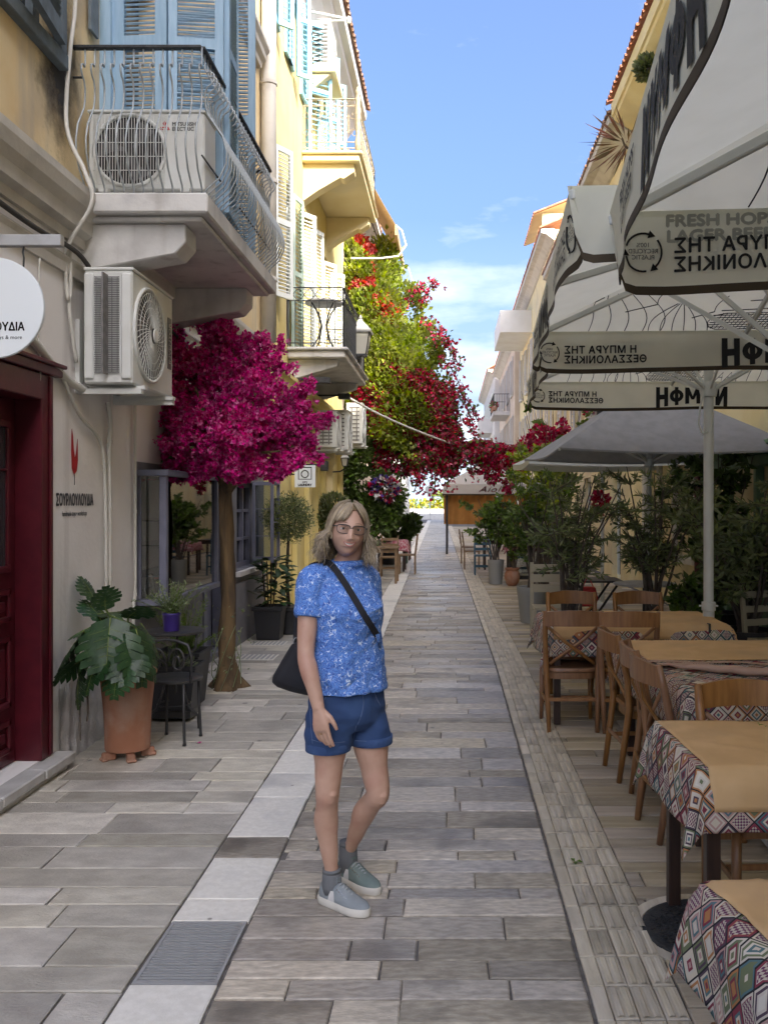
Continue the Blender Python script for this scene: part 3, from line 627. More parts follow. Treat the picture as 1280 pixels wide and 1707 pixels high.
# balcony
BY0, BY1, BX = 5.97, 8.33, -1.61
bal = MB(); bal.box(WL-.02, BX, BY0, BY1, 3.60, 3.735); bal.box(WL, BX-.05, BY0+.06, BY1-.06, 3.565, 3.599)
bal = obj('balcony_slab', bal, m_conc, hA, bevel=.012)
for yb in (6.09, 7.92):
    prof = [(WL-.01, 3.563), (-1.79, 3.563), (-1.79, 3.44), (-1.86, 3.36), (WL-.01, 3.24)]
    mb = MB(); mb.prism([(x, yb, z) for x, z in prof], (0, .26, 0)); obj('bracket', mb, m_conc, bal, bevel=.008)
def baluster(x, y, nx, ny, z0, z1, r=.0065, belly=.15):
    pts = []
    prof = [(0,0),(0,.04),(.012,.06),(.10,.14),(.145,.24),(.15,.32),(.12,.43),(.06,.52),(.02,.58),(.005,.64),(.0,.72),(.018,.765),(.05,.79),(.066,.82),(.062,.855),(.035,.872),(.012,.865),(0,.89),(0,1.0)]
    for o_, t in prof: pts.append((x+nx*o_*belly/.15, y+ny*o_*belly/.15, z0+(z1-z0)*t))
    return MB().tube(pts, r, 6)
zb0, zb1 = 3.735, 4.72
for k in range(13):
    x = WL+.06+(BX-.05-WL-.06)*k/12; obj('baluster', baluster(x, BY0+.05, 0, -1, zb0, zb1), m_rail, bal, smooth=True)
for k in range(1, 31):
    y = BY0+.05+(BY1-BY0-.1)*k/31; obj('baluster', baluster(BX-.05, y, 1, 0, zb0, zb1), m_rail, bal, smooth=True)
for k in range(13):
    x = WL+.06+(BX-.05-WL-.06)*k/12; obj('baluster', baluster(x, BY1-.05, 0, 1, zb0, zb1), m_rail, bal, smooth=True)
mb = MB()
for a, b in (((WL-.04,BY0+.05,zb1),(BX-.05,BY0+.05,zb1)), ((BX-.05,BY0+.05,zb1),(BX-.05,BY1-.05,zb1)), ((WL,BY1-.05,zb1),(BX-.05,BY1-.05,zb1))): mb.bar(a, b, .045, .022)
mb.bar((WL-.05, BY0+.05, 4.52), (WL+.05, BY0+.05, 4.52), .02, .012); mb.bar((BX-.05, BY0+.05, 4.0), (BX-.05, BY1-.05, 4.0), .012, .012)
obj('handrail', mb, m_iron, bal, bevel=.004)
mb = MB(); mb.box(WL-.25, WL-.18, BDOOR[0], BDOOR[1], BDOOR[2], BDOOR[3]); obj('balcony_door', mb, m_glassdark, hA)
# folding shutters of the balcony door standing out square from the wall
mb = MB(); mb.box(WL-.02, WL+.06, 6.47, 6.60, 3.74, 6.25); obj('shutter_post', mb, m_blue, hA)
shutter(hA, (WL+.06, 6.53), (WL+.46, 6.50), 3.80, 6.2, m_blue, rail=.085)
shutter(hA, (WL+.47, 6.50), (WL+.85, 6.56), 3.80, 6.2, m_blue, rail=.06)
shutter(hA, (WL+.86, 6.59), (WL+.84, 6.98), 3.80, 6.2, m_blue, rail=.06)
shutter(hA, (WL+.02, 7.80), (WL+.80, 7.86), 3.80, 6.2, m_blue, rail=.06)
inner(hA, WL-.02, 1, (9.6,10.6,4.3,6.2), d=.15, frame=m_blue)
inner(hA, WL-.02, 1, (5.0,6.0,8.2,9.9), d=.15, frame=m_blue); inner(hA, WL-.02, 1, (8.6,9.6,8.2,9.9), d=.15, frame=m_blue)
# fat rainwater pipe at the corner
mb = MB(); mb.tube([(WL+.10,11.93,3.8),(WL+.10,11.93,10.6)], .098, 20); dp = obj('drainpipe', mb, m_trim, hA, smooth=True)
for z in (4.6, 5.9, 7.2, 8.5):
    mb = MB(); mb.lathe([(.100,z),(.112,z+.005),(.112,z+.05),(.100,z+.055)], (WL+.10,11.93,0), 20); obj('pipe_collar', mb, m_trim, dp, smooth='auto')
# door: frame, leaf with panels, glass light, handle, marble step
mb = MB()
mb.box(WL-.24, WL+.02, DOOR[1]-.155, DOOR[1]-.015, .10, DOOR[3]+.02); mb.box(WL-.24, WL+.035, DOOR[0]-.02, DOOR[0]+.15, .10, DOOR[3]+.02); mb.box(WL-.24, WL+.03, DOOR[0]+.151, DOOR[1]-.156, DOOR[3]-.14, DOOR[3]+.015)
mb.box(WL+.001, WL+.055, DOOR[0]-.05, DOOR[1]+.07, DOOR[3]+.021, DOOR[3]+.075); mb.box(WL+.001, WL+.075, DOOR[0]-.06, DOOR[1]+.09, DOOR[3]+.076, DOOR[3]+.10)
mb.box(WL+.021, WL+.032, DOOR[1]-.06, DOOR[1]-.018, .11, DOOR[3]+.015)
obj('door_frame', mb, m_red, hA, bevel=.006)
ya, yb = DOOR[0]+.155, DOOR[1]-.16; ym = 4.86
xd = WL-.14
dr = MB(); dr.box(xd-.045, xd, ya, yb, .105, DOOR[3]-.145); dr = obj('door', dr, m_red, hA)
def dpanel(y0, y1, z0, z1):
    mb = MB(); x = xd+.001
    for a, b in (((y0,z0),(y1,z0)),((y1,z0),(y1,z1)),((y1,z1),(y0,z1)),((y0,z1),(y0,z0))):
        ya_, yb_ = sorted((a[0], b[0])); za_, zb_ = sorted((a[1], b[1]))
        mb.box(x, x+.022, ya_-.018, yb_+.018, za_-.018, zb_+.018)
    mb.box(x, x+.016, y0+.05, y1-.05, z0+.05, z1-.05); obj('door_panel', mb, m_red, dr, bevel=.006)
pw = (4.98, 5.36)
dpanel(pw[0], pw[1], .47, .86); dpanel(pw[0], pw[1], .98, 1.14); dpanel(pw[0], pw[1], .20, .36); dpanel(4.54, 4.82, .47, .86); dpanel(4.54, 4.82, .20, .36)
mb = MB(); mb.box(xd+.001, xd+.03, 4.84, 4.89, .11, DOOR[3]-.15); obj('meeting_rail', mb, m_red, dr, bevel=.006)
mb = MB(); mb.box(xd+.001, xd+.012, 5.02, 5.32, 1.30, 2.12); obj('door_pane', mb, m_glassdark, dr)
mb = MB()
for a, b, c, d in ((4.98,5.36,1.26,1.30),(4.98,5.36,2.12,2.16),(4.98,5.02,1.301,2.119),(5.32,5.36,1.301,2.119),(5.025,5.315,1.86,1.875)): mb.box(xd+.001, xd+.028, a, b, c, d)
obj('pane_moulding', mb, m_red, dr, bevel=.005)
mb = MB(); mb.tube([(xd+.01,5.10,1.18),(xd+.06,5.10,1.18),(xd+.065,5.0,1.18),(xd+.06,4.93,1.185)], .011, 8); mb.box(xd+.001,xd+.008,5.07,5.13,1.1,1.26); obj('handle', mb, m_silver, dr, smooth='auto')
mb = MB(); mb.box(xd-.02, WL+.12, DOOR[0]-.1, 4.80, .035, .095); mb.box(xd-.02, WL+.12, 4.804, 5.30, .037, .098); mb.box(xd-.02, WL+.125, 5.304, DOOR[1]+.09, .035, .096)
obj('door_step', mb, m_marble, hA, bevel=.008)
mb = MB(); mb.box(xd-.02, WL+.09, DOOR[0]-.1, DOOR[1]+.05, -.05, .034); obj('step_base', mb, m_conc, hA)
# writing and red tulip painted on the wall
def onwall(y, z, e=.004, X=WL): return lambda u, v: (X+e, y+u, z+v)
mb = MB(); put_text(mb, 'ΣΟΥΡΛΟΥΛΟΥΔΙΑ', .105, onwall(6.0, 1.655), .004, sx=.66); put_text(mb, 'handmade toys • workshops', .048, onwall(5.99, 1.585), .001, sx=.72); obj('lettering', mb, m_greyink, hA)
def petal(pts): return [(WL+.004, 5.985+u, v) for u, v in pts]
mb = MB(); mb.prism(petal([(-.05,2.12),(-.055,2.02),(-.045,1.90),(-.01,1.86),(.03,1.885),(.05,1.96),(.045,2.10),(.02,2.0),(.005,1.97),(-.015,2.02),(-.03,2.12),(-.045,2.16)]), (.002,0,0)); obj('tulip_motif', mb, m_redink, hA)
mb = MB(); mb.box(WL+.003, WL+.005, 5.98, 5.987, 1.79, 1.86); obj('tulip_stem', mb, m_greyink, hA)
# display window that stands out from the wall
x1 = WL+.225
mb = MB(); mb.box(WL-.25, x1+.03, 7.17, 8.83, 1.885, 1.935); mb.box(WL-.24, x1+.02, 7.17, 8.83, .845, .895)
for y in (7.19, 8.76): mb.box(x1-.05, x1+.01, y, y+.055, .896, 1.884)
mb.box(WL+.001, WL+.03, 7.19, 7.22, .896, 1.884); 
bw = obj('display_window', mb, m_mauveframe, hA, bevel=.005)
mb = MB(); mb.box(x1-.024, x1-.018, 7.246, 8.759, .897, 1.883); obj('pane', mb, m_glass, bw)
mb = MB(); mb.box(WL+.031, x1-.051, 7.203, 7.209, .897, 1.883); obj('pane', mb, m_glass, bw)
mb = MB(); mb.box(WL-.249, WL-.24, 7.221, 8.779, .901, 1.879); obj('back_panel', mb, m_lilac, bw)
for z in (1.07, 1.32, 1.52):
    mb = MB(); mb.box(WL-.2, x1-.06, 7.24, 8.7, z, z+.008); mb.tube([(x1-.07,7.25,z-.012),(x1-.07,8.70,z-.012)], .006, 6); obj('shelf', mb, m_glass if z > 1.1 else m_mauveframe, bw)
# shop door in the dark, and the lilac reveal
mb = MB(); mb.box(WL-.2, WL-.15, SDOOR[0]+.06, SDOOR[1]-.06, .07, 2.04); sd = obj('shop_door', mb, m_mauveframe, hA)
mb = MB(); mb.box(WL-.149, WL-.14, SDOOR[0]+.16, SDOOR[1]-.16, .9, 1.94); obj('pane', mb, m_glassdark, sd)
mb = MB(); mb.box(WL-.14, WL+.02, SDOOR[0]-.06, SDOOR[0]+.05, .07, 2.12); mb.box(WL-.14, WL+.02, SDOOR[1]-.05, SDOOR[1]+.06, .07, 2.12); mb.box(WL-.14, WL+.02, SDOOR[0]+.051, SDOOR[1]-.051, 2.05, 2.12); obj('shop_door_frame', mb, m_mauveframe, hA)
inner(hA, WL, 1, CASE, d=.16, frame=m_mauveframe, mull=2, trans=2)
mb = MB(); mb.box(WL+.001, WL+.06, 10.45, 11.85, .80, .855); obj('window_ledge', mb, m_pink, hA)
mb = MB(); mb.box(WL+.001, WL+.035, 10.1, 12.05, -.05, .72); obj('painted_dado', mb, m_mauve, hA)
# casement sash standing open towards the street
cs = MB(); y = 11.30; xa, xb, z0, z1 = WL+.02, WL+.36, .94, 1.93
for a, b, c, d in ((xa,xa+.035,z0,z1),(xb-.035,xb,z0,z1),(xa+.036,xb-.036,z0,z0+.045),(xa+.036,xb-.036,z1-.045,z1)): cs.box(a, b, y, y+.04, c, d)
cs = obj('window_sash', cs, m_mauveframe, hA)
mb = MB()
for z in (1.24, 1.58): mb.box(xa+.036, xb-.036, y+.012, y+.028, z, z+.012)
obj('glazing_bar', mb, m_mauveframe, cs); mb = MB(); mb.box(xa+.036, xb-.036, y+.018, y+.022, z0+.046, z1-.046); obj('pane', mb, m_glass, cs)
mb = MB(); mb.box(xb-.03, xb+.005, y-.42, y-.385, z0, z1); mb.box(xb-.03, xb+.005, y-.02, y-.002, z0, z1); mb.box(xb-.03, xb+.005, y-.384, y-.021, z0, z0+.04); mb.box(xb-.03, xb+.005, y-.384, y-.021, z1-.04, z1); mb.box(xb-.02,xb-.005,y-.384,y-.021,1.42,1.432)
s2 = obj('window_sash', mb, m_mauveframe, hA)
# things on the shelves
t = thing('toy_bird', 'red knitted toy bird with black eyes behind the display window', 'toy', (WL+.08, 8.0, .9))
mb = MB(); mb.lathe([(.001,.905),(.05,.92),(.065,.97),(.05,1.03),(.03,1.05)], (WL+.08,8.0,0), 14); obj('body', mb, m_redlogo, t, smooth=True)
mb = MB(); mb.lathe([(.02,1.045),(.055,1.06),(.062,1.10),(.045,1.14),(.001,1.15)], (WL+.08,8.0,0), 14); hd = obj('head', mb, m_redlogo, t, smooth=True)
mb = MB(); mb.tube([(WL+.12,7.955,1.10),(WL+.135,7.95,1.10)], .02, 8); mb.tube([(WL+.145,7.99,1.10),(WL+.155,7.99,1.10)], .02, 8); obj('eye', mb, m_black, hd)
t = thing('picture_frame', 'small dark easel frame standing at the display window corner', 'frame', (WL+.02, 7.3, .9))
mb = MB(); mb.bar((WL+.02,7.28,.9),(WL+.07,7.3,1.09),.012,.03); mb.bar((WL+.12,7.28,.9),(WL+.075,7.3,1.09),.012,.03); obj('easel', mb, m_black, t)
t = thing('notebook', 'black box with an orange top inside the display window', 'box', (WL+.12, 7.55, .9))
mb = MB(); mb.box(WL+.02, WL+.16, 7.5, 7.56, .9, 1.03); obj('cover', mb, m_black, t); mb = MB(); mb.box(WL+.02, WL+.16, 7.5, 7.56, 1.032, 1.066); obj('top_band', mb, m_redlogo, t)

# ---------------------------------------------------------------- air conditioners
def ac_front(t, x0, x1, y, z0, z1, dirv, cx, cz, r, rings=11, spokes=26, mat=None, hubr=.05):
    """fan grille on a face; local frame: u along the face, v up, w outwards"""
    pass
def ac_unit(name, label, o, u, w, W, H, D, fan_u, fan_r, style, group=None, cat='air conditioner', extra=None):
    """o lower corner of the front face, u along the front, w outwards; body W x H x D"""
    o = Vector(o); u = Vector(u); w = Vector(w); z = Vector((0,0,1)); P = lambda a, b, c: o+u*a+z*b+w*c
    mid = P(W/2, 0, -D/2); t = thing(name, label, cat, mid, 0, group)
    rot = Matrix((u, w, z)).transposed()
    if rot.determinant() < 0: rot = Matrix((u, w, z)).transposed()
    mb = MB(); mb.obox(P(W/2,H/2,-D/2), (W,D,H), rot); cas = obj('casing', mb, m_ac, t, bevel=.012)
    mb = MB(); mb.obox(P(W/2,H+.006,-D/2+.003), (W+.012,D+.012,.022), rot); obj('lid', mb, m_ac, t, bevel=.006)
    for q in (.12, W-.12): mb = MB(); mb.obox(P(q,-.014,-D/2), (.06,D+.1,.026), rot); obj('foot', mb, m_ac, t)
    c = (fan_u, H/2)
    n = 40; mb = MB(); ring = lambda r_, d_: [P(c[0]+r_*math.cos(2*PI*k/n), c[1]+r_*math.sin(2*PI*k/n), d_) for k in range(n)]
    mb.loft([ring(fan_r*1.0, .003), ring(fan_r*.12, .003)], caps=False); mb.add(ring(fan_r*.13,.0032), [tuple(range(n))]); obj('fan_opening', mb, m_dark if style == 'grid' else m_acd, t)
    mb = MB()
    for k in range(3 if style == 'grid' else 5):
        for q in range(1):
            a = 2*PI*k/(3 if style == 'grid' else 5)+.4; pts = []
            for s_ in range(2): pass
            v = [P(c[0]+fan_r*rr*math.cos(a+da), c[1]+fan_r*rr*math.sin(a+da), .004+.006*(i % 2)) for i, (rr, da) in enumerate(((.15,0),(.9,.25),(.9,.85),(.5,.7),(.15,.6)))]
            mb.add(v, [(0,1,2,3,4)])
    obj('fan_blade', mb, M('fan_grey', (.07,.072,.075), .5) if 'fan_grey' not in bpy.data.materials else bpy.data.materials['fan_grey'], t)
    mb = MB()
    if style == 'grid':
        for k in range(27):
            a = fan_u-fan_r*1.02+2*fan_r*1.02*k/26; mb.bar(P(a,H*.06,.022), P(a,H*.95,.022), .004, .004)
        for k in range(6):
            b = H*.06+H*.89*k/5; mb.bar(P(fan_u-fan_r*1.04,b,.026), P(fan_u+fan_r*1.04,b,.026), .004, .004)
    else:
        for k in range(44):
            a0 = 2*PI*k/44; pts = [P(c[0]+rr*math.cos(a0+da), c[1]+rr*math.sin(a0+da), .012+.022*(1-rr/fan_r)) for rr, da in ((.055,0),(fan_r*.4,.35),(fan_r*.7,.55),(fan_r*.99,.66))]
            mb.tube(pts, .0028, 4, caps=False)
        for q in range(5):
            r_ = fan_r*(.3+.16*q); mb.tube([P(c[0]+r_*math.cos(2*PI*k/30), c[1]+r_*math.sin(2*PI*k/30), .012+.022*(1-r_/fan_r)) for k in range(31)], .0022, 4, caps=False)
        mb.loft([ring(fan_r*.16,.042), ring(fan_r*.15,.05)])
    obj('fan_grille', mb, m_ac, t)
    mb = MB(); mb.tube([P(c[0]+fan_r*1.03*math.cos(2*PI*k/n), c[1]+fan_r*1.03*math.sin(2*PI*k/n), .006) for k in range(n+1)], .014, 6, caps=False); obj('fan_ring', mb, m_ac, t, smooth=True)
    return t, P, rot
# the unit on the balcony, its grille facing down the street towards us
t, P, rot = ac_unit('air_conditioner', 'white air conditioner with square wire grille standing on the curved balcony', (-2.46, 6.12, 3.80), (1,0,0), (0,-1,0), .79, .53, .30, .285, .235, 'grid')
mb = MB()
for ang in (90, 210, 330):
    a = R(ang); c = P(.52+.022*math.cos(a), .43+.022*math.sin(a), .002); d1 = Vector((math.cos(a),0,math.sin(a)))*.021; d2 = Vector((-math.sin(a),0,math.cos(a)))*.0135
    mb.add([c-d1, c+d2, c+d1, c-d2], [(0,1,2,3)])
obj('logo', mb, m_redlogo, t)
mb = MB(); put_text(mb, 'MITSUBISHI\nELECTRIC', .036, lambda a, b: P(.57+a, .438+b, .002), .001, align='LEFT', sx=.95); obj('lettering', mb, m_greyink, t)
# the unit on the wall below, seen from its finned end
t, P, rot = ac_unit('air_conditioner', 'large white air conditioner with round fan bracketed to wall under the balcony', (-2.10, 5.95, 2.46), (0,1,0), (1,0,0), .86, .755, .32, .34, .31, 'spiral')
mb = MB(); mb.obox(P(-.004,.39,-.165), (.01,.17,.66), None); 
obj('fin_block', mb, m_acd, t)
mb = MB()
for k in range(44): mb.obox(P(-.011,.075+.63*k/43,-.165), (.165,.006,.005), Matrix.Rotation(0,3,'X'))
for k in range(5): mb.obox(P(-.013,.39,-.235+.035*k), (.003,.004,.63), None)
obj('fin', mb, m_acd, t, kind='stuff')
for dx, wd in ((-.285,.062),(-.036,.068)):
    mb = MB(); mb.obox(P(-.006,.38,dx), (wd,.022,.70), None); obj('corner_plate', mb, m_ac, t, bevel=.008)
mb = MB(); mb.obox(P(.775,.40,.004), (.004,.075,.38), None); pl = obj('name_plate', mb, M('plate_grey', (.10,.10,.10), .4), t)
mb = MB(); put_text(mb, 'INVENTOR', .062, lambda a, b: P(.797-b, .40+a, .0075), .002, sx=1.0); obj('lettering', mb, m_ac, pl)
mb = MB(); mb.box(WL, -2.06, 6.0, 6.05, 2.40, 2.435); obj('wall_bracket', mb, m_ac, t); mb = MB(); mb.box(WL, -2.06, 6.68, 6.73, 2.40, 2.435)
obj('wall_bracket', mb, m_ac, t)
for y in (6.0, 6.68): mb = MB(); mb.box(WL+.001, WL+.03, y, y+.05, 2.436, 2.9); obj('bracket_upright', mb, m_ac, t)

# ---------------------------------------------------------------- pipes and cables on the shop wall
def cable(name, label, pts, r, mat, n=8, clips=None, cat='cable', smoothen=True):
    if smoothen:
        q = []; m_ = len(pts); V_ = [Vector(p) for p in pts]
        for i in range(m_-1):
            p0, p1, p2, p3 = V_[max(i-1,0)], V_[i], V_[i+1], V_[min(i+2,m_-1)]
            for k in range(6):
                s = k/6; q.append(.5*((2*p1)+(-p0+p2)*s+(2*p0-5*p1+4*p2-p3)*s*s+(-p0+3*p1-3*p2+p3)*s**3))
        q.append(V_[-1]); pts = q
    if clips:
        t = thing(name, label, cat, Vector(pts[0]))
        obj('run', MB().tube(pts, r, n), mat, t, smooth=True)
        for i in clips:
            p = pts[min(i, len(pts)-1)]; d = (Vector(pts[min(i+1,len(pts)-1)])-Vector(pts[max(i-1,0)])).normalized()
            obj('clip', MB().tube([Vector(p)-d*.014, Vector(p)+d*.014], r*1.3, n), mat, t, smooth='auto')
        return t
    return tag(obj(name, MB().tube(pts, r, n), mat, smooth=True), label, cat)
X = WL+.03
cable('pipe_sleeve', 'thick white insulated pipe bending from above door to the lower air conditioner', [(X,4.6,2.70),(X,5.2,2.67),(X,5.62,2.52),(X,5.9,2.45),(X+.05,6.1,2.43),(X+.12,6.2,2.47)], .027, m_rubber, 10)
cable('conduit', 'thin white cable curving from the thick sleeve to the wall corner', [(X,5.75,2.46),(X,6.0,2.26),(X,6.3,2.14),(X,6.42,2.0),(X,6.45,1.7),(X,6.47,1.0),(X,6.47,.55)], .012, m_rubber, clips=(20,26,32))
cable('conduit', 'pale pipe bundle dropping straight from the lower air conditioner', [(X,6.5,2.4),(X+.01,6.52,2.25),(X,6.52,2.0),(X,6.53,1.4),(X,6.53,.6)], .017, m_rubber, clips=(10,16,20))
cable('conduit', 'slim white pipe running down the wall beside display window', [(X,7.06,3.0),(X,7.06,2.4),(X,7.06,1.6),(X,7.06,.95),(X,7.02,.86),(X,7.02,.2)], .012, m_rubber, clips=(12,18,24))
cable('cable_loop', 'white cable loop hanging from the balcony slab end down the wall', [(WL+.09,5.97,3.76),(X,5.92,3.78),(X,5.86,3.66),(X,5.84,3.4),(X,5.86,3.1),(X,5.84,2.98),(X,5.86,2.85),(X,5.95,2.6)], .013, m_rubber)
cable('cable', 'long white cable running up past the balcony rail to the roof', [(X,5.82,2.98),(X,5.80,3.3),(X+.16,5.80,3.6),(X+.12,5.8,3.8),(X,5.80,4.1),(X,5.85,4.6),(X,5.93,4.95),(X,5.95,5.5),(X,5.95,6.5)], .014, m_rubber)
cable('cable', 'thin grey cable hanging straight down beside the round sign', [(X,5.42,3.15),(X-.01,5.42,2.8),(X,5.43,2.5),(X-.01,5.43,2.36)], .005, m_rubber)
cable('cable_bundle', 'dark cable bundle lying along the lower wall moulding', [(WL+.05,3.6,3.31),(WL+.05,4.6,3.315),(WL+.05,5.3,3.30),(WL+.06,5.9,3.31),(WL+.05,6.3,3.2)], .016, m_cabled)
cable('cable_bundle', 'grey cable bundle under the balcony beside the moulding', [(WL+.06,6.9,3.30),(WL+.06,7.6,3.22),(WL+.06,8.4,3.12),(WL+.05,9.4,3.14),(WL+.05,11.6,3.12)], .014, m_cabled)

# ---------------------------------------------------------------- round hanging shop sign
t = thing('hanging_sign', 'round white shop sign hanging from a grey bar by the red door', 'sign', (-2.0, 3.95, 2.53))
mb = MB(); mb.box(WL, -1.70, 3.93, 3.97, 2.80, 2.85); obj('bar', mb, m_steel, t, bevel=.003)
mb = MB(); n = 64; mb.loft([[(-2.0+.222*math.cos(2*PI*k/n), y_, 2.53+.222*math.sin(2*PI*k/n)) for k in range(n)] for y_ in (3.94, 3.958)]); dk = obj('disc', mb, m_signw, t, bevel=.003)
mb = MB(); mb.tube([(-1.87,3.95,2.80),(-1.875,3.95,2.775),(-1.87,3.95,2.75),(-1.872,3.95,2.71)], .004, 6); mb.tube([(-2.12,3.95,2.80),(-2.118,3.95,2.71)], .004, 6); obj('hook', mb, m_iron, t)
mb = MB(); put_text(mb, 'ΣΟΥΡΛΟΥΛΟΥΔΙΑ', .050, lambda a, b: (-1.862+a, 3.9385, 2.43+b), .0015, align='RIGHT', sx=.86); put_text(mb, 'handmade toys & more', .024, lambda a, b: (-1.872+a, 3.9385, 2.392+b), .0003, align='RIGHT'); obj('lettering', mb, m_ink, dk)
mb = MB(); n = 24; mb.add([(-2.03+.05*math.cos(2*PI*k/n), 3.9385, 2.56+.08*math.sin(2*PI*k/n)) for k in range(n)], [tuple(range(n))]); obj('emblem', mb, m_ac, dk)

# black mould in the corner of the ochre wall by the balcony
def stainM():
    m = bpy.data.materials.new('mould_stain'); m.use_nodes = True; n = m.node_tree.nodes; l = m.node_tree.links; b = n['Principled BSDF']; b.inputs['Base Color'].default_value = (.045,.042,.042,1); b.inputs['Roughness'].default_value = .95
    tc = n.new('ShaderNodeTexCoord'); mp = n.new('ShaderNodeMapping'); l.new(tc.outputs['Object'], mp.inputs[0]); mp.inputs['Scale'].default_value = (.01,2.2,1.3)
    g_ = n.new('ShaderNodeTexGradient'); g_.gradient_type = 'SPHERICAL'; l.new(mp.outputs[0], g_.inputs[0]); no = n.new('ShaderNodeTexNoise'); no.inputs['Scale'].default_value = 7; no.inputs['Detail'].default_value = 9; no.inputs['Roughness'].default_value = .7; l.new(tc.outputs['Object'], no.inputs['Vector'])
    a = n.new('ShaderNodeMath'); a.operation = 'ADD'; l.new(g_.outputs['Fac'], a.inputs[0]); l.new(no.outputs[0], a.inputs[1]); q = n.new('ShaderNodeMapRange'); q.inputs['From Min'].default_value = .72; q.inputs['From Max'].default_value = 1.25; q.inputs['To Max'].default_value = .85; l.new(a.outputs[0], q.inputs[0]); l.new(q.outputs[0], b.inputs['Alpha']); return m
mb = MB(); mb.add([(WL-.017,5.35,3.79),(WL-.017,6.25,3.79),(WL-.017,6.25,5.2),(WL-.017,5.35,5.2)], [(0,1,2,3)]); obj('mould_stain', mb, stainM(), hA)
# ---------------------------------------------------------------- yellow house beyond
hB = thing('house', 'pale yellow house with turquoise and white shutters and two balconies', 'house', (WL-3, 16, 0))
B0, B1, BH = 12.1, 20.8, 10.75
opsB = [(13.0,13.5,8.5,10.2),(14.2,14.9,8.5,10.2),(15.6,16.6,7.65,10.0),(17.8,18.6,7.65,10.0),(13.75,14.6,4.1,6.6),(15.2,16.0,4.1,6.7),(17.6,18.4,4.3,6.6),(18.9,19.6,.1,2.3),(15.9,17.1,.1,2.5)]
mb = wall_mb(WL, 1, B0, B1, -.1, BH, opsB); shell(mb, WL, 1, B0, B1, BH); obj('wall', mb, m_yellow, hB)
for i, o in enumerate(opsB[:7]): inner(hB, WL, 1, o, d=.15, frame=m_sky if i < 4 else m_wshut)
for o in opsB[7:]: inner(hB, WL, 1, o, d=.2, frame=m_cream, mat=m_whitewall if o is opsB[8] else None)
for y in (12.98, 13.52, 14.18, 14.92): shutter(hB, (WL+.03, y), (WL+.05, y+(.45 if y in (13.52,14.92) else -.45)), 8.45, 10.2, m_sky, rail=.06, n=22)
for y in (12.72, 14.25): shutter(hB, (WL+.07, y), (WL+.26, y+.15), 8.43, 10.25, m_sky, rail=.06, n=22)
for y in (15.55, 16.65, 17.75): shutter(hB, (WL+.05, y), (WL+.42, y+.25), 7.66, 10.0, m_sky, rail=.06, n=26)
shutter(hB, (WL+.02,12.72), (WL+.21,13.05), 4.6, 6.75, m_wshut, rail=.06, n=40)
shutter(hB, (WL+.02,14.2), (WL+.11,14.6), 4.07, 6.55, m_mint, rail=.06, n=40)
shutter(hB, (WL+.03,14.72), (WL+.25,15.05), 4.07, 6.45, m_wshut, rail=.06, n=40); shutter(hB, (WL+.03,16.1), (WL+.17,16.5), 4.07, 6.6, m_wshut, rail=.06, n=40)
shutter(hB, (WL+.03,17.4), (WL+.25,17.75), 4.2, 6.35, m_wshut, rail=.06, n=36); shutter(hB, (WL+.03,18.5), (WL+.3,18.7), 4.3, 6.4, m_wshut, rail=.07, n=30)
# pilasters and plinth of the ground floor
for y in (12.5, 14.2, 15.4, 17.4, 18.6, 20.0):
    mb = MB(); mb.box(WL+.001, WL+.09, y, y+.32, -.05, 3.35); obj('pilaster', mb, m_yellow, hB, bevel=.01)
cornice('string_course', WL, 1, B0, B1-.01, [(0,3.36),(.10,3.36),(.12,3.45),(.16,3.5),(.16,3.56),(0,3.6)], m_yellow, hB)
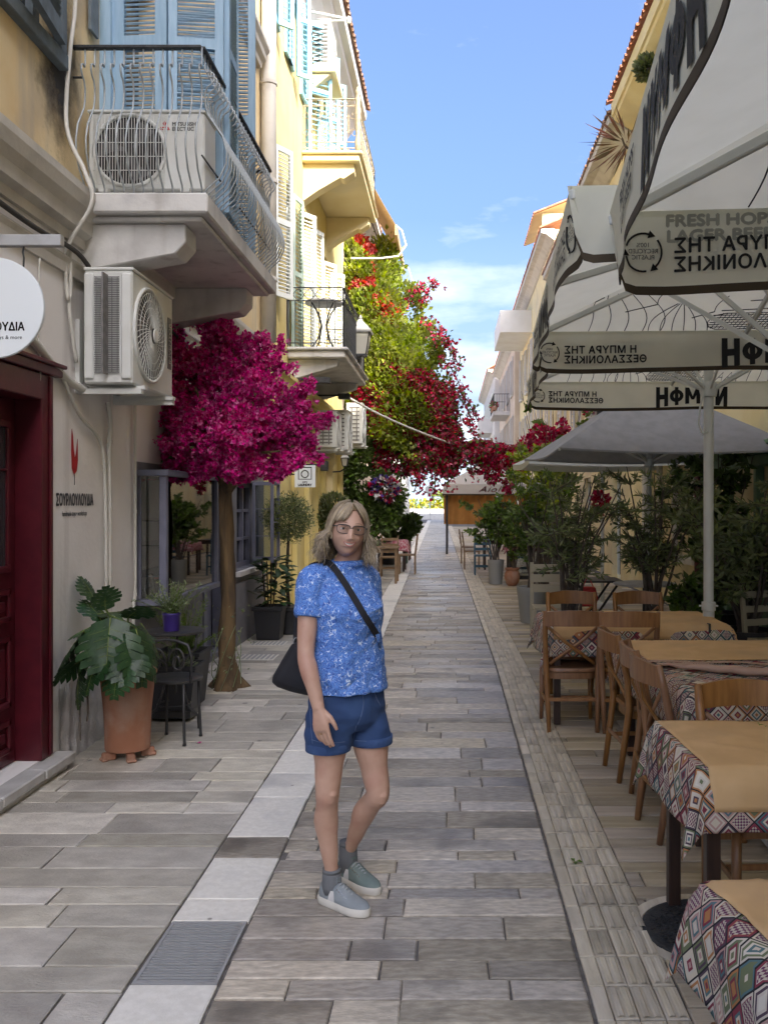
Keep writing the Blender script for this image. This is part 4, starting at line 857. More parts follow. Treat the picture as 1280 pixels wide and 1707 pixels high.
# coved eave, fascia and old tiles
mb = MB(); prof = [(0,9.75),(.05,9.8),(.09,9.95),(.17,10.12),(.30,10.28),(.42,10.38),(.44,10.46),(.56,10.50),(.575,10.62),(.575,10.68),(0,10.70)]
cornice('eave', WL, 1, B0, B1, prof, m_lilac, hB)
eave_tiles(hB, WL, 1, B0, B1, 10.69, .66, m_tileold, run=1.3)
def iron_balcony(par, y0, y1, xo, zf, zr, slab, style, mat, brk=True, nb=14):
    mb = MB(); mb.box(WL, xo, y0, y1, zf-.16, zf-.05); mb.box(WL, xo+.05, y0-.05, y1+.05, zf-.049, zf); s = obj('balcony_slab', mb, slab, par, bevel=.015)
    if brk:
        for yb in (y0+.12, y1-.4):
            mb = MB(); mb.prism([(WL-.01,yb,zf-.162),(xo-.10,yb,zf-.162),(xo-.10,yb,zf-.30),(xo-.28,yb,zf-.42),(xo-.34,yb,zf-.40),(WL+.25,yb,zf-.62),(WL-.01,yb,zf-.80)], (0,.28,0)); obj('bracket', mb, slab, s, bevel=.01)
    mb = MB(); xr = xo-.03; a0, a1 = y0+.03, y1-.03
    runs = [((WL,a0),(xr,a0)),((xr,a0),(xr,a1)),((WL,a1),(xr,a1))]
    for (xa,ya),(xb_,yb) in runs:
        for z in (zr, zf+.07)+((zr-.12, zf+.17) if style == 'scroll' else (zr-.20,)): mb.bar((xa,ya,z),(xb_,yb,z), .03 if z == zr else .016, .014)
        for p in ((xa,ya),(xb_,yb)): mb.bar((*p,zf),(*p,zr), .02, .02)
    obj('handrail', mb, mat, s)
    for (xa,ya),(xb_,yb) in runs:
        L = math.hypot(xb_-xa, yb-ya); n = max(3, round(L/.125))
        if style == 'scroll':
            n = max(2, round(L/.30)); sc = MB(); dx, dy = (xb_-xa)/L, (yb-ya)/L
            for k in range(n):
                c = (k+.5)/n*L; mz = (zf+.17+zr-.12)/2; hh = (zr-.12-zf-.17)/2
                for sg in (-1, 1):
                    for tz in (-1, 1):
                        pts = []
                        for q in range(13):
                            th = q/12*PI*2.2; rr = .085*(1-q/16); pts.append((c+sg*(.005+.085-rr*math.cos(th)*1.0), mz+tz*(hh*.52-rr*math.sin(th)*.95+.0)))
                        pts = [(c+sg*.012, mz), (c+sg*.005, mz+tz*hh*.3)]+pts
                        sc.tube([(xa+dx*u, ya+dy*u, v) for u, v in pts], .0065, 4, caps=False)
                        th0 = [(c+sg*.07*math.cos(q/8*2*PI)+sg*.07, zr-.06+.04*math.sin(q/8*2*PI)) for q in range(9)]
                    sc.tube([(xa+dx*u, ya+dy*u, v) for u, v in th0], .005, 4, caps=False)
                sc.tube([(xa+dx*(c+.15), ya+dy*(c+.15), zf+.07),(xa+dx*(c+.15), ya+dy*(c+.15), zr)], .007, 4)
            obj('scrollwork', sc, mat, s, kind='stuff')
        else:
            for k in range(1, n):
                u = k/n; obj('baluster', MB().bar((xa+(xb_-xa)*u, ya+(yb-ya)*u, zf), (xa+(xb_-xa)*u, ya+(yb-ya)*u, zr-.20), .012, .012), mat, s)
            sc = MB(); m_ = max(2, round(L/.16))
            for k in range(m_):
                for sg in (0, 1):
                    pts = [(xa+(xb_-xa)*(k+q/4)/m_, ya+(yb-ya)*(k+q/4)/m_, zr-.19+(.17 if sg else 0)+(1-2*sg)*.17*(.5-.5*math.cos(q/4*PI))) for q in range(5)]; sc.tube(pts, .005, 4, caps=False)
            obj('lattice_band', sc, mat, s, kind='stuff')
    return s
b1 = iron_balcony(hB, 15.2, 18.6, -1.53, 7.60, 8.50, m_cream, 'scroll', m_rust)
mb = MB(); mb.lathe([(.03,7.6),(.05,7.66),(.05,7.8),(.035,7.86),(.045,8.1),(.055,8.3),(.04,8.45),(.055,8.5),(.03,8.56),(.05,8.62),(.03,8.68),(.001,8.72)], (-1.56,15.24,0), 12); obj('corner_post', mb, m_rust, b1, smooth=True)
b2 = iron_balcony(hB, 13.8, 17.2, -1.61, 4.05, 4.97, m_conc, 'bars', m_iron, brk=False)
for yb in (13.95, 16.7):
    mb = MB(); mb.prism([(WL-.01,yb,3.888),(-1.72,yb,3.888),(-1.75,yb,3.78),(WL-.01,yb,3.55)], (0,.24,0)); obj('bracket', mb, m_conc, b2, bevel=.01)
t = thing('bistro_table', 'round white-topped table with curved legs on the lower yellow balcony', 'table', (-1.98, 14.15, 4.05))
mb = MB(); mb.lathe([(.29,4.78),(.30,4.80),(.29,4.82)], (-1.98,14.15,0), 24); obj('tabletop', mb, m_conc, t, smooth='auto')
for k in range(4):
    a = PI/4+k*PI/2; c, s_ = math.cos(a), math.sin(a)
    mb = MB(); mb.tube([(-1.98+c*.24,14.15+s_*.24,4.78),(-1.98+c*.14,14.15+s_*.14,4.66),(-1.98+c*.05,14.15+s_*.05,4.45),(-1.98+c*.12,14.15+s_*.12,4.22),(-1.98+c*.25,14.15+s_*.25,4.06)], .011, 6); obj('leg', mb, m_iron, t, smooth=True)
# wall unit high up, on a little slab
t, P, rot = ac_unit('air_conditioner', 'white louvred air conditioner high on yellow house beside turquoise shutters', (-2.08, 15.7, 9.28), (0,1,0), (1,0,0), .8, .82, .32, .4, .3, 'spiral')
mb = MB()
for k in range(10):
    for j in (0, 1): mb.obox(P(-.006,.1+.63*k/9,-.24+.13*j), (.11,.012,.03), None)
obj('side_louvre', mb, m_acd, t, kind='stuff')
mb = MB(); mb.box(WL, -1.98, 15.55, 16.6, 9.12, 9.25); mb.prism([(WL,15.6,9.118),(-2.05,15.6,9.118),(WL,15.6,8.75)], (0,.2,0)); obj('shelf_slab', mb, m_cream, hB, bevel=.01)
t = thing('bracket_arm', 'thin white metal arm sticking out under the tiled eave', 'bracket', (WL, 15.3, 9.95))
mb = MB(); mb.bar((WL,15.3,10.05),(-1.75,15.3,9.9),.03,.03); mb.bar((WL,15.3,9.85),(-1.75,15.3,9.87),.02,.02); obj('arm', mb, m_ac, t); mb = MB(); mb.lathe([(.03,9.82),(.05,9.87),(.03,9.93)], (-1.72,15.3,0), 10); obj('insulator', mb, m_ac, t)
# two condenser units low on the yellow house, and one beyond
def small_ac(label, x, y, z0, W, H, D, end=True):
    t, P, rot = ac_unit('air_conditioner', label, (x, y, z0), (0,1,0), (1,0,0), W, H, D, W*.42, min(H,W)*.4, 'spiral', 'air conditioners stacked on the yellow house')
    mb = MB()
    for k in range(9): mb.obox(P(-.006,.08+(H-.16)*k/8,-D*.5), (D*.62,.012,.025), None)
    for k in range(2): mb.obox(P(-.007,H/2,-D*(.35+.3*k)), (.02,.012,H*.85), None)
    obj('side_louvre', mb, m_acd, t, kind='stuff')
    for q in (.08, W-.12): mb = MB(); mb.box(WL, x+.02, y+q, y+q+.04, z0-.06, z0-.028); obj('wall_bracket', mb, m_ac, t)
small_ac('cream air conditioner with gridded end, upper one beside the pink tree', -1.97, 15.55, 2.62, .85, .62, .34)
small_ac('white air conditioner with louvred end, lower one beside the vine', -1.93, 17.0, 2.66, .85, .74, .34)
small_ac('dusty white air conditioner half hidden in the bougainvillea vine', -1.85, 19.0, 2.9, .85, .85, .34)
# drainpipe, laundry sign, lamps and speakers on the wall
mb = MB(); mb.tube([(WL+.14,17.55,-.02),(WL+.14,17.55,2.5)], .075, 14); mb.lathe([(.075,2.3),(.13,2.42),(.13,2.6),(.09,2.68)], (WL+.14,17.55,0), 14); obj('drainpipe', mb, m_cream, hB, smooth='auto')
t = thing('laundry_sign', 'square white laundry sign with washing machine picture on yellow wall', 'sign', (-2.24, 13.9, 2.0))
mb = MB(); mb.box(-2.40, -2.08, 13.9, 13.925, 1.90, 2.24); pl = obj('panel', mb, m_signw, t, bevel=.004); mb = MB(); mb.bar((WL,13.92,2.1),(-2.40,13.92,2.1),.02,.02); obj('arm', mb, m_iron, t)
mb = MB(); yk = 13.8965
for a in ((-2.345,-2.135,2.20,2.215),(-2.345,-2.135,2.02,2.03),(-2.345,-2.333,2.03,2.2),(-2.147,-2.135,2.03,2.2)): mb.box(a[0],a[1],yk,yk+.002,a[2],a[3])
mb.tube([(-2.24+.055*math.cos(2*PI*k/20),yk,2.105+.055*math.sin(2*PI*k/20)) for k in range(21)], .008, 6, caps=False); put_text(mb, 'CITY', .036, lambda a, b: (-2.24+a, yk, 1.965+b), .002); put_text(mb, 'LAUNDRY', .046, lambda a, b: (-2.24+a, yk, 1.922+b), .003); obj('lettering', mb, m_ink, pl)
def wall_box(name, label, cat, x, y, z, sx, sy, sz):
    t = thing(name, label, cat, (x, y, z)); mb = MB(); mb.obox((x,y,z),(sx,sy,sz)); obj('case', mb, m_black, t, bevel=.01); mb = MB(); mb.bar((WL,y,z+.02),(x-sx/2,y,z+.02),.03,.03); mb.obox((x,y-sy/2-.004,z),(sx*.8,.004,sz*.75)); obj('mount', mb, m_iron, t)
wall_box('wall_speaker', 'small black box loudspeaker on yellow wall above laundry sign', 'loudspeaker', -2.12, 15.2, 2.28, .13, .1, .17)
wall_box('wall_speaker', 'dark small box on yellow wall right behind the pink tree', 'loudspeaker', -2.36, 14.2, 2.42, .1, .1, .19)
wall_box('floodlight', 'black floodlight under the lower yellow balcony end', 'floodlight', -1.95, 16.6, 3.62, .22, .14, .10)
wall_box('floodlight', 'dark grey flat floodlight beneath the lower balcony slab', 'floodlight', -1.98, 13.9, 3.55, .28, .14, .10)
def lantern(label, x, y, z, h):
    t = thing('street_lamp', label, 'street lamp', (x, y, z)); k = h/.6
    mb = MB(); q = lambda s, zz: [(x+s*k*c, y+s*k*d, z+zz*k) for c, d in ((-1,-1),(1,-1),(1,1),(-1,1))]
    mb.loft([q(.10,.0), q(.16,.36)]); obj('lamp_glass', mb, M('frosted_lamp_glass', (.62,.60,.52), .4, trans=.4) if 'frosted_lamp_glass' not in bpy.data.materials else bpy.data.materials['frosted_lamp_glass'], t)
    mb = MB(); mb.loft([q(.19,.361), q(.20,.39), q(.05,.56), q(.03,.60)]); mb.lathe([(.02*k,z+.6*k),(.03*k,z+.63*k),(.001,z+.68*k)], (x,y,0), 8); obj('lamp_cap', mb, m_steel, t)
    mb = MB()
    for c, d in ((-1,-1),(1,-1),(1,1),(-1,1)): mb.bar((x+c*.103*k,y+d*.103*k,z),(x+c*.165*k,y+d*.165*k,z+.36*k), .014, .014)
    mb.loft([q(.11,-.03), q(.11,-.001)]); mb.tube([(x,y,z-.03*k),(x,y,z-.14*k),(x-.25*k,y,z-.28*k),(WL,y,z-.3*k)], .016, 6); obj('lamp_frame', mb, m_iron, t)
lantern('grey four-sided lantern on wall arm beside the lower yellow balcony', -1.58, 15.9, 4.28, .62)
lantern('dark small lantern under the white air conditioners on yellow house', -2.17, 18.6, 2.42, .26)
cable('overhead_cable', 'pale cable stretched from yellow house across the vine towards street', [(WL,17.0,4.0),(-1.6,18.5,3.55),(-.6,20,3.2),(.6,22,2.9)], .022, m_rubber, 6)

# ---------------------------------------------------------------- vine-covered house and the houses beyond, left side
def plain_house(label, side, X, y0, y1, h, mat, wins, roof, out=.5, fr=None, back=6, roofmat=None, doors=(), sh=None, eave=True):
    t = thing('house', label, 'house', (X-side*3, (y0+y1)/2, 0))
    mb = wall_mb(X, side, y0, y1, -.1, h, list(wins)+list(doors)); shell(mb, X, side, y0, y1, h, back); obj('wall', mb, mat, t)
    for o in list(wins)+list(doors):
        inner(t, X, side, o, d=.16, frame=fr or m_wshut, fw=.07)
        if o in doors: continue
        mb = MB(); xs_ = sorted((X+side*.001, X+side*.09)); mb.box(xs_[0], xs_[1], o[0]-.1, o[1]+.1, o[2]-.09, o[2]-.003); obj('window_sill', mb, m_trim, t)
        if sh:
            for (ya, yb) in ((o[0]-.02, o[0]-.5), (o[1]+.02, o[1]+.5)): shutter(t, (X+side*.04, ya), (X+side*.07, yb), o[2], o[3], sh, rail=.06, n=16)
    if eave:
        cornice('eave', X, side, y0, y1, [(0,h-.35),(.06,h-.33),(out*.55,h-.16),(out*.9,h-.12),(out*.92,h+.02),(0,h+.03)], roof, t)
        eave_tiles(t, X, side, y0, y1, h+.02, out, roofmat or m_tile, run=1.3, maxp=60)
    return t
def wins(y0, y1, zs, step, w_, h_): 
    n = max(1, int((y1-y0)/step)); return [(y0+(y1-y0)*(k+.5)/n-w_/2, y0+(y1-y0)*(k+.5)/n+w_/2, z, z+h_) for k in range(n) for z in zs]
hC = plain_house('beige house behind the tall bougainvillea vine with awning and flower boxes', 1, WL-.05, 20.82, 33, 9.6, m_beige, wins(20.8,33,(4.6,7.2),2.7,.95,1.9), m_trim, .55, m_blue, roofmat=m_tileold, doors=[(23,24,.0,2.3),(28,29.2,0,2.3)], sh=None)
def box_balcony(par, X, side, y0, y1, out, z, rail, slab, railh=.95, solid=False):
    xa, xb = sorted((X, X+side*out)); mb = MB(); mb.box(xa, xb, y0, y1, z-.2, z); 
    if solid: 
        xo = X+side*out; a, b = sorted((xo, xo-side*.1)); mb.box(a, b, y0, y1, z+.001, z+railh); mb.box(xa if side > 0 else xa+.101, xb-.101 if side > 0 else xb, y0, y0+.1, z+.001, z+railh)
    s = obj('balcony_slab', mb, slab, par)
    if not solid:
        xo = X+side*(out-.04); mb = MB(); mb.bar((X,y0+.04,z+railh),(xo,y0+.04,z+railh),.04,.03); mb.bar((xo,y0+.04,z+railh),(xo,y1-.04,z+railh),.04,.03); mb.bar((X,y1-.04,z+railh),(xo,y1-.04,z+railh),.04,.03)
        for k in range(1+int((y1-y0)/.14)): yy = y0+.04+k*.14; mb.bar((xo,yy,z),(xo,yy,z+railh),.014,.014)
        for k in range(1+int(out/.14)): xx = X+side*k*.14; mb.bar((xx,y0+.04,z),(xx,y0+.04,z+railh),.014,.014)
        obj('railing', mb, rail, s, kind='stuff')
    return s
box_balcony(hC, WL-.05, 1, 22.2, 26.2, .95, 7.1, m_iron, m_beige)
cable('power_line', 'thin dark wire under the eave of the vine-covered house', [(WL+.4,20.9,8.9),(-1.9,24,8.6),(-1.85,28,8.4)], .015, m_cabled, 5)
t = thing('awning', 'beige sloping awning with white folding arms high above the vine', 'awning', (-1.7, 24, 8.5))
mb = MB(); mb.grid(lambda u, v: (-2.2+v*.95, 20.9+u*3.6, 9.85-v*1.75-.05*math.sin(v*PI)), 8, 6); mb.grid(lambda u, v: (-2.2+v*.95, 20.9+u*3.6, 9.83-v*1.75-.05*math.sin(v*PI)), 8, 6); obj('canopy', mb, m_awning, t)
mb = MB(); mb.box(-1.28,-1.23,20.9,24.5,7.88,8.12); obj('valance', mb, m_awning, t)
for y in (20.95, 24.4):
    mb = MB(); mb.tube([(-1.25,y,8.1),(-1.12,y,8.0),(-1.02,y,7.65),(-1.2,y,7.4),(-1.6,y,7.35),(-2.3,y,7.35)], .022, 6); obj('arm', mb, m_ac, t)
def leaf_mesh(name, P_, D_, L, W_, mats, mi=None, fold=.25, jitter=.25, curl=0.0):
    """many small folded leaves: P_ base points, D_ directions (Nx3)"""
    n = len(P_); P_ = np.asarray(P_, float); D_ = np.asarray(D_, float); D_ /= np.linalg.norm(D_, axis=1, keepdims=True)+1e-9
    r = RNG.normal(size=(n,3)); s = np.cross(D_, r); s /= np.linalg.norm(s, axis=1, keepdims=True)+1e-9; u = np.cross(s, D_)
    k = (1+jitter*RNG.uniform(-1,1,n))[:,None]; l_ = L*k; w_ = W_*k
    V = np.empty((n,4,3)); V[:,0] = P_; V[:,1] = P_+D_*l_*.45+s*w_*.5+u*w_*fold; V[:,2] = P_+D_*l_-u*l_*curl; V[:,3] = P_+D_*l_*.45-s*w_*.5+u*w_*fold
    me = bpy.data.meshes.new(name); me.vertices.add(n*4); me.vertices.foreach_set('co', V.ravel()); me.loops.add(n*6); me.polygons.add(n*2)
    b = (np.arange(n)*4)[:,None]; me.loops.foreach_set('vertex_index', (b+np.array([0,1,2,0,2,3])).ravel()); me.polygons.foreach_set('loop_start', np.arange(n*2)*3)
    for m_ in (mats if isinstance(mats, (list,tuple)) else [mats]): me.materials.append(m_)
    if mi is not None: me.polygons.foreach_set('material_index', np.repeat(np.asarray(mi, np.int32), 2))
    me.update(calc_edges=True); return me
def cloud(n, c, rad, shell_=.55, squash=None):
    """points in an ellipsoid, most of them towards its skin, thinned by a lumpy field so that gaps and clumps show"""
    c = np.array(c, float); rad = np.array(rad, float); d = RNG.normal(size=(n,3)); d /= np.linalg.norm(d, axis=1, keepdims=True)
    r = (shell_+(1-shell_)*RNG.random(n)**.6)[:,None]
    return c+d*rad*r, d
def lumpy(P_, s, seed, thr):
    q = np.asarray(P_)*s+seed; f = np.sin(q[:,0]*1.7+np.sin(q[:,1]*1.3))+np.sin(q[:,1]*1.9+np.sin(q[:,2]*1.1+1))+np.sin(q[:,2]*2.1+np.sin(q[:,0]*1.5+2))
    return f > thr
# flower boxes on the vine house balcony
def flower_box(label, x, y, z, w_, mat=m_terra, fl=m_scarlet):
    t = thing('flower_box', label, 'flower box', (x, y, z)); mb = MB(); mb.box(x-.11, x+.11, y-w_/2, y+w_/2, z, z+.2); obj('planter', mb, mat, t, bevel=.01)
    P_, D_ = cloud(160, (x, y, z+.28), (.22, w_*.55, .2), .2); obj('foliage', leaf_mesh('foliage', P_, D_+[0,0,.3], .10, .06, m_mid), None, t)
    P_, D_ = cloud(70, (x, y, z+.34), (.24, w_*.55, .2), .6); obj('flowers', leaf_mesh('flowers', P_, D_, .09, .09, fl), None, t)
flower_box('terracotta flower box with red blooms on the vine house balcony', -1.52, 22.6, 7.15, 1.1)
flower_box('red flower box hanging at the balcony end beside the awning arm', -1.45, 25.4, 6.9, 1.0)
hD = plain_house('plain white house at the far left end beyond the green hedge', 1, WL-.55, 33.2, 52, 8.2, m_whitewall, wins(33,52,(1.0,4.4),3.2,1.0,1.7), m_trim, .4)
hE = plain_house('tall white house closing the left side near the sea', 1, WL-.85, 52.3, 74, 8.6, m_whitewall, wins(52.3,74,(1.1,4.6),3.4,1.1,2.0), m_trim, .4)

# ---------------------------------------------------------------- right-hand houses
WR = 3.6
hz = thing('house', 'tall ochre house on the right behind the camera, unseen and sized for its shade', 'house', (WR+3, -8, 0))  # out of view, height set so the shop house lies in shade
mb = wall_mb(WR, -1, -26, 3.2, -.1, 15, []); shell(mb, WR, -1, -26, 3.2, 15); obj('wall', mb, m_ochre, hz)
w1 = [(13.2,14.2,.85,2.35),(15.4,16.4,.85,2.35),(8.6,9.6,6.4,8.3),(12.6,13.6,6.4,8.3),(15.4,16.4,6.4,8.3),(4.6,5.6,6.4,8.3),(13.2,14.2,3.6,5.4),(15.4,16.4,3.6,5.4),(4.6,5.6,3.3,5.4)]
h1 = thing('house', 'cream house on the right with wide eave, orange tiles and green shopfront', 'house', (WR+3, 10, 0))
mb = wall_mb(WR, -1, 3.25, 17.5, -.1, 9.45, w1); shell(mb, WR, -1, 3.25, 17.5, 9.4); obj('wall', mb, m_cream, h1)
for o in w1: inner(h1, WR, -1, o, d=.2, frame=m_cream)
for o in w1[:2]:
    mb = MB(); a, b, c, d = o; x0_, x1_ = WR-.07, WR-.002; mb.box(x0_,x1_,a-.16,a-.005,c,d); mb.box(x0_,x1_,b+.005,b+.16,c,d); mb.box(x0_-.04,x1_,a-.2,b+.2,c-.1,c-.004); mb.box(x0_-.04,x1_,a-.2,b+.2,d+.004,d+.12)
    n = 14; mb.prism([(x0_, (a+b)/2+(b-a)/2*math.cos(PI*k/n)*1.2, d+.13+.45*math.sin(PI*k/n)) for k in range(n+1)], (.065,0,0)); obj('window_surround', mb, m_trim, h1, bevel=.008)
mb = MB(); cornice('eave', WR, -1, 3.25, 17.5, [(0,8.85),(.02,8.87),(.40,9.10),(.42,9.16),(.46,9.17),(.47,9.40),(0,9.42)], m_cream, h1)
eave_tiles(h1, WR, -1, 3.3, 17.5, 9.42, .56, m_tile, run=1.8, pitch=.36)
mb = MB(); mb.tube([(WR-.55,8.0,9.28),(WR-.50,8.0,9.1),(WR-.42,8.0,9.02),(WR-.06,8.0,9.0),(WR-.06,8.0,3.0)], .05, 10); obj('rain_pipe', mb, M('red_brown_metal', (.20,.09,.07), .5), h1, smooth=True)
mb = MB(); mb.tube([(WR-.08,12.75,-.02),(WR-.08,12.75,2.6)], .06, 10); obj('maroon_downpipe', mb, m_maroon, h1, smooth=True)
sf = MB(); sf.box(WR-.30, WR, 9.2, 12.62, 2.2, 2.28); sf.box(WR-.22, WR, 9.24, 12.58, 2.08, 2.199); sf.box(WR-.34, WR, 9.16, 12.66, 2.281, 2.33)
for y in (9.25, 10.3, 11.4, 12.48): sf.box(WR-.10, WR-.001, y, y+.09, 0, 2.079)
sf = obj('shopfront', sf, m_green, h1, bevel=.008)
for y in (9.345, 10.395, 11.495): mb = MB(); mb.box(WR-.05, WR-.003, y, y+.9, 0, .8); mb.box(WR-.035, WR-.003, y+.05, y+.85, .85, 1.5); obj('door_leaf', mb, m_greend, sf, bevel=.006); 
h2 = plain_house('narrow beige house with old brown roof tiles on the right', -1, WR, 17.55, 30, 9.2, m_cream, wins(17.6,30,(3.6,6.4),2.6,.95,1.9), m_trim, .55, None, roofmat=m_tileold, sh=m_lilac, doors=[(19,20,0,2.3),(23,24.2,0,2.3)])
h3 = plain_house('tall pale house on the right with solid white balcony and orange roof', -1, WR-.1, 30.1, 45, 10.8, m_cream, wins(30,45,(3.6,6.6),2.8,1.0,2.0), m_trim, .5, None, sh=m_lilac)
box_balcony(h3, WR-.1, -1, 38.6, 43.5, 1.35, 9.15, m_iron, m_whitewall, .75, solid=True)
mb = MB(); mb.box(WR-.3, WR+1.9, 32.2, 32.3, 10.83, 12.0); mb.add([(WR-.62,32.0,11.9),(WR+2.2,32.0,13.0),(WR+2.2,36,13.0),(WR-.62,36,11.9)], [(0,1,2,3)]); dm = obj('dormer', mb, m_cream, h3)
mb = MB(); 
for k in range(14): mb.bar((WR-.64,32.0+k*.3,11.93),(WR+2.2,32.0+k*.3,13.06),.2,.05)
obj('dormer_tiles', mb, m_tile, dm, kind='stuff')
h4 = plain_house('greyish pink house far right with balconies and pale shutters', -1, WR-.35, 45.2, 59, 10.0, m_beige, wins(45.2,59,(1.0,4.2,7.2),2.8,1.1,1.9), m_trim, .5, None, sh=m_lilac)
box_balcony(h4, WR-.35, -1, 49, 53, .9, 6.6, m_iron, m_lilac); box_balcony(h4, WR-.35, -1, 47, 57, .9, 3.7, m_iron, m_lilac)
h5 = plain_house('grey white house last on the right before the sea', -1, WR-.65, 59.3, 78, 10.4, m_lilac, wins(59.3,78,(1.0,4.2,7.2),3.0,1.1,1.9), m_trim, .5, None, sh=m_wshut)
box_balcony(h5, WR-.65, -1, 63, 68, .9, 6.7, m_iron, m_lilac, solid=True, railh=.8); box_balcony(h5, WR-.65, -1, 60.5, 76, .9, 3.8, m_iron, m_lilac)
flower_box('flower box with pink blooms on the upper far right balcony', WR-1.2, 49.6, 6.65, 1.6, fl=m_crimson)
flower_box('long flower box with pink blooms on the lower far right balcony', WR-1.2, 47.6, 3.75, 1.8, fl=m_crimson)
flower_box('dark window box of pink flowers on the beige right-hand house', WR-.2, 21.0, 3.55, 1.6, m_black, m_crimson)

# ---------------------------------------------------------------- the end of the street: wall, steps, planting, sea front, hills
mb = MB()
for k in range(4): mb.box(-14, 12, 84+k*.4, 88, -.05+k*.14, .09+k*.14 if k else .09)
structure('quay_steps', mb, m_marble)
t = thing('low_wall', 'low stone wall closing the end of the street', 'wall', (-1, 96, 0)); mb = MB(); mb.box(-60, 60, 96, 96.4, -.1, .9); obj('coping', mb, m_marble, t)
P_ = np.column_stack([RNG.uniform(-30,30,5200), RNG.uniform(97,100,5200), RNG.uniform(.2,1.7,5200)]); me = leaf_mesh('flower_bed', P_, RNG.normal(size=(5200,3))+[0,-.3,.6], .5, .28, [m_yflower, m_palm], (RNG.random(5200) < .5).astype(int)); o = obj('flower_bed', me, None, kind='stuff'); tag(o, 'bright strip of yellow flowers along the sea front', 'flower bed', kind='stuff')
def hill(label, y, xs_, hs, mat):
    mb = MB(); n = len(xs_); mb.add([(x, y, -2) for x in xs_]+[(x, y+400, h) for x, h in zip(xs_, hs)]+[(x, y+1500, -2) for x in xs_], [(i,i+1,n+i+1,n+i) for i in range(n-1)]+[(n+i,n+i+1,2*n+i+1,2*n+i) for i in range(n-1)]); o = structure('far_hills', mb, mat, True); o['label'] = label
xs_ = list(np.linspace(-3500, 3500, 60)); hill('pale blue hills across the gulf', 7000, xs_, [250+110*math.sin(i*.5)+60*math.sin(i*1.3+1) for i in range(60)], M('hazy_hill', (.16,.20,.24), .95))  # blue of the distance haze is put into the hill colour
def palm(label, x, y, h, s, n=26):
    t = thing('palm_tree', label, 'tree', (x, y, 0)); mb = MB(); mb.tube([(x,y,-.1),(x+.05,y,h*.5),(x,y,h)], [.22*s,.16*s,.17*s], 10); obj('trunk', mb, m_bark, t)
    P_, D_ = [], []
    for k in range(n):
        a = k*2.4; el = R(random.uniform(-15, 75)); L = 2.1*s
        for q in range(16):
            u = q/15; r_ = math.cos(el)*L*u; zz = h+math.sin(el)*L*u-1.0*s*u*u
            for sg in (-1,1): P_.append((x+math.cos(a)*r_, y+math.sin(a)*r_, zz)); D_.append((math.cos(a+sg*.9), math.sin(a+sg*.9), -.25))
    obj('crown', leaf_mesh('crown', P_, D_, .55*s, .10*s, m_palm), None, t)
palm('bright green palm beyond the sea front wall', 4.0, 103, 3.0, 1.25)
palm('short palm in the distance beside the sea front lamp', -.6, 118, 2.2, 1.0)
t = thing('lamp_post', 'slender lamp post with white globe on the sea front', 'lamp post', (.7, 99, 0)); mb = MB(); mb.tube([(.7,99,0),(.7,99,4.6)], .07, 8); obj('post', mb, m_steel, t); mb = MB(); mb.lathe([(.05,4.6),(.26,4.75),(.26,5.05),(.05,5.25)], (.7,99,0), 12); obj('globe', mb, m_ac, t)
t = thing('traffic_sign', 'round grey back of a traffic sign at the left end of the street', 'sign', (-1.75, 80, 0)); mb = MB(); mb.tube([(-1.75,80,0),(-1.75,80,2.7)], .035, 8); obj('post', mb, m_steel, t); mb = MB(); n = 24; mb.loft([[(-1.75+.46*math.cos(2*PI*k/n), y_, 2.7+.46*math.sin(2*PI*k/n)) for k in range(n)] for y_ in (79.93, 79.96)]); obj('plate', mb, m_steel, t)
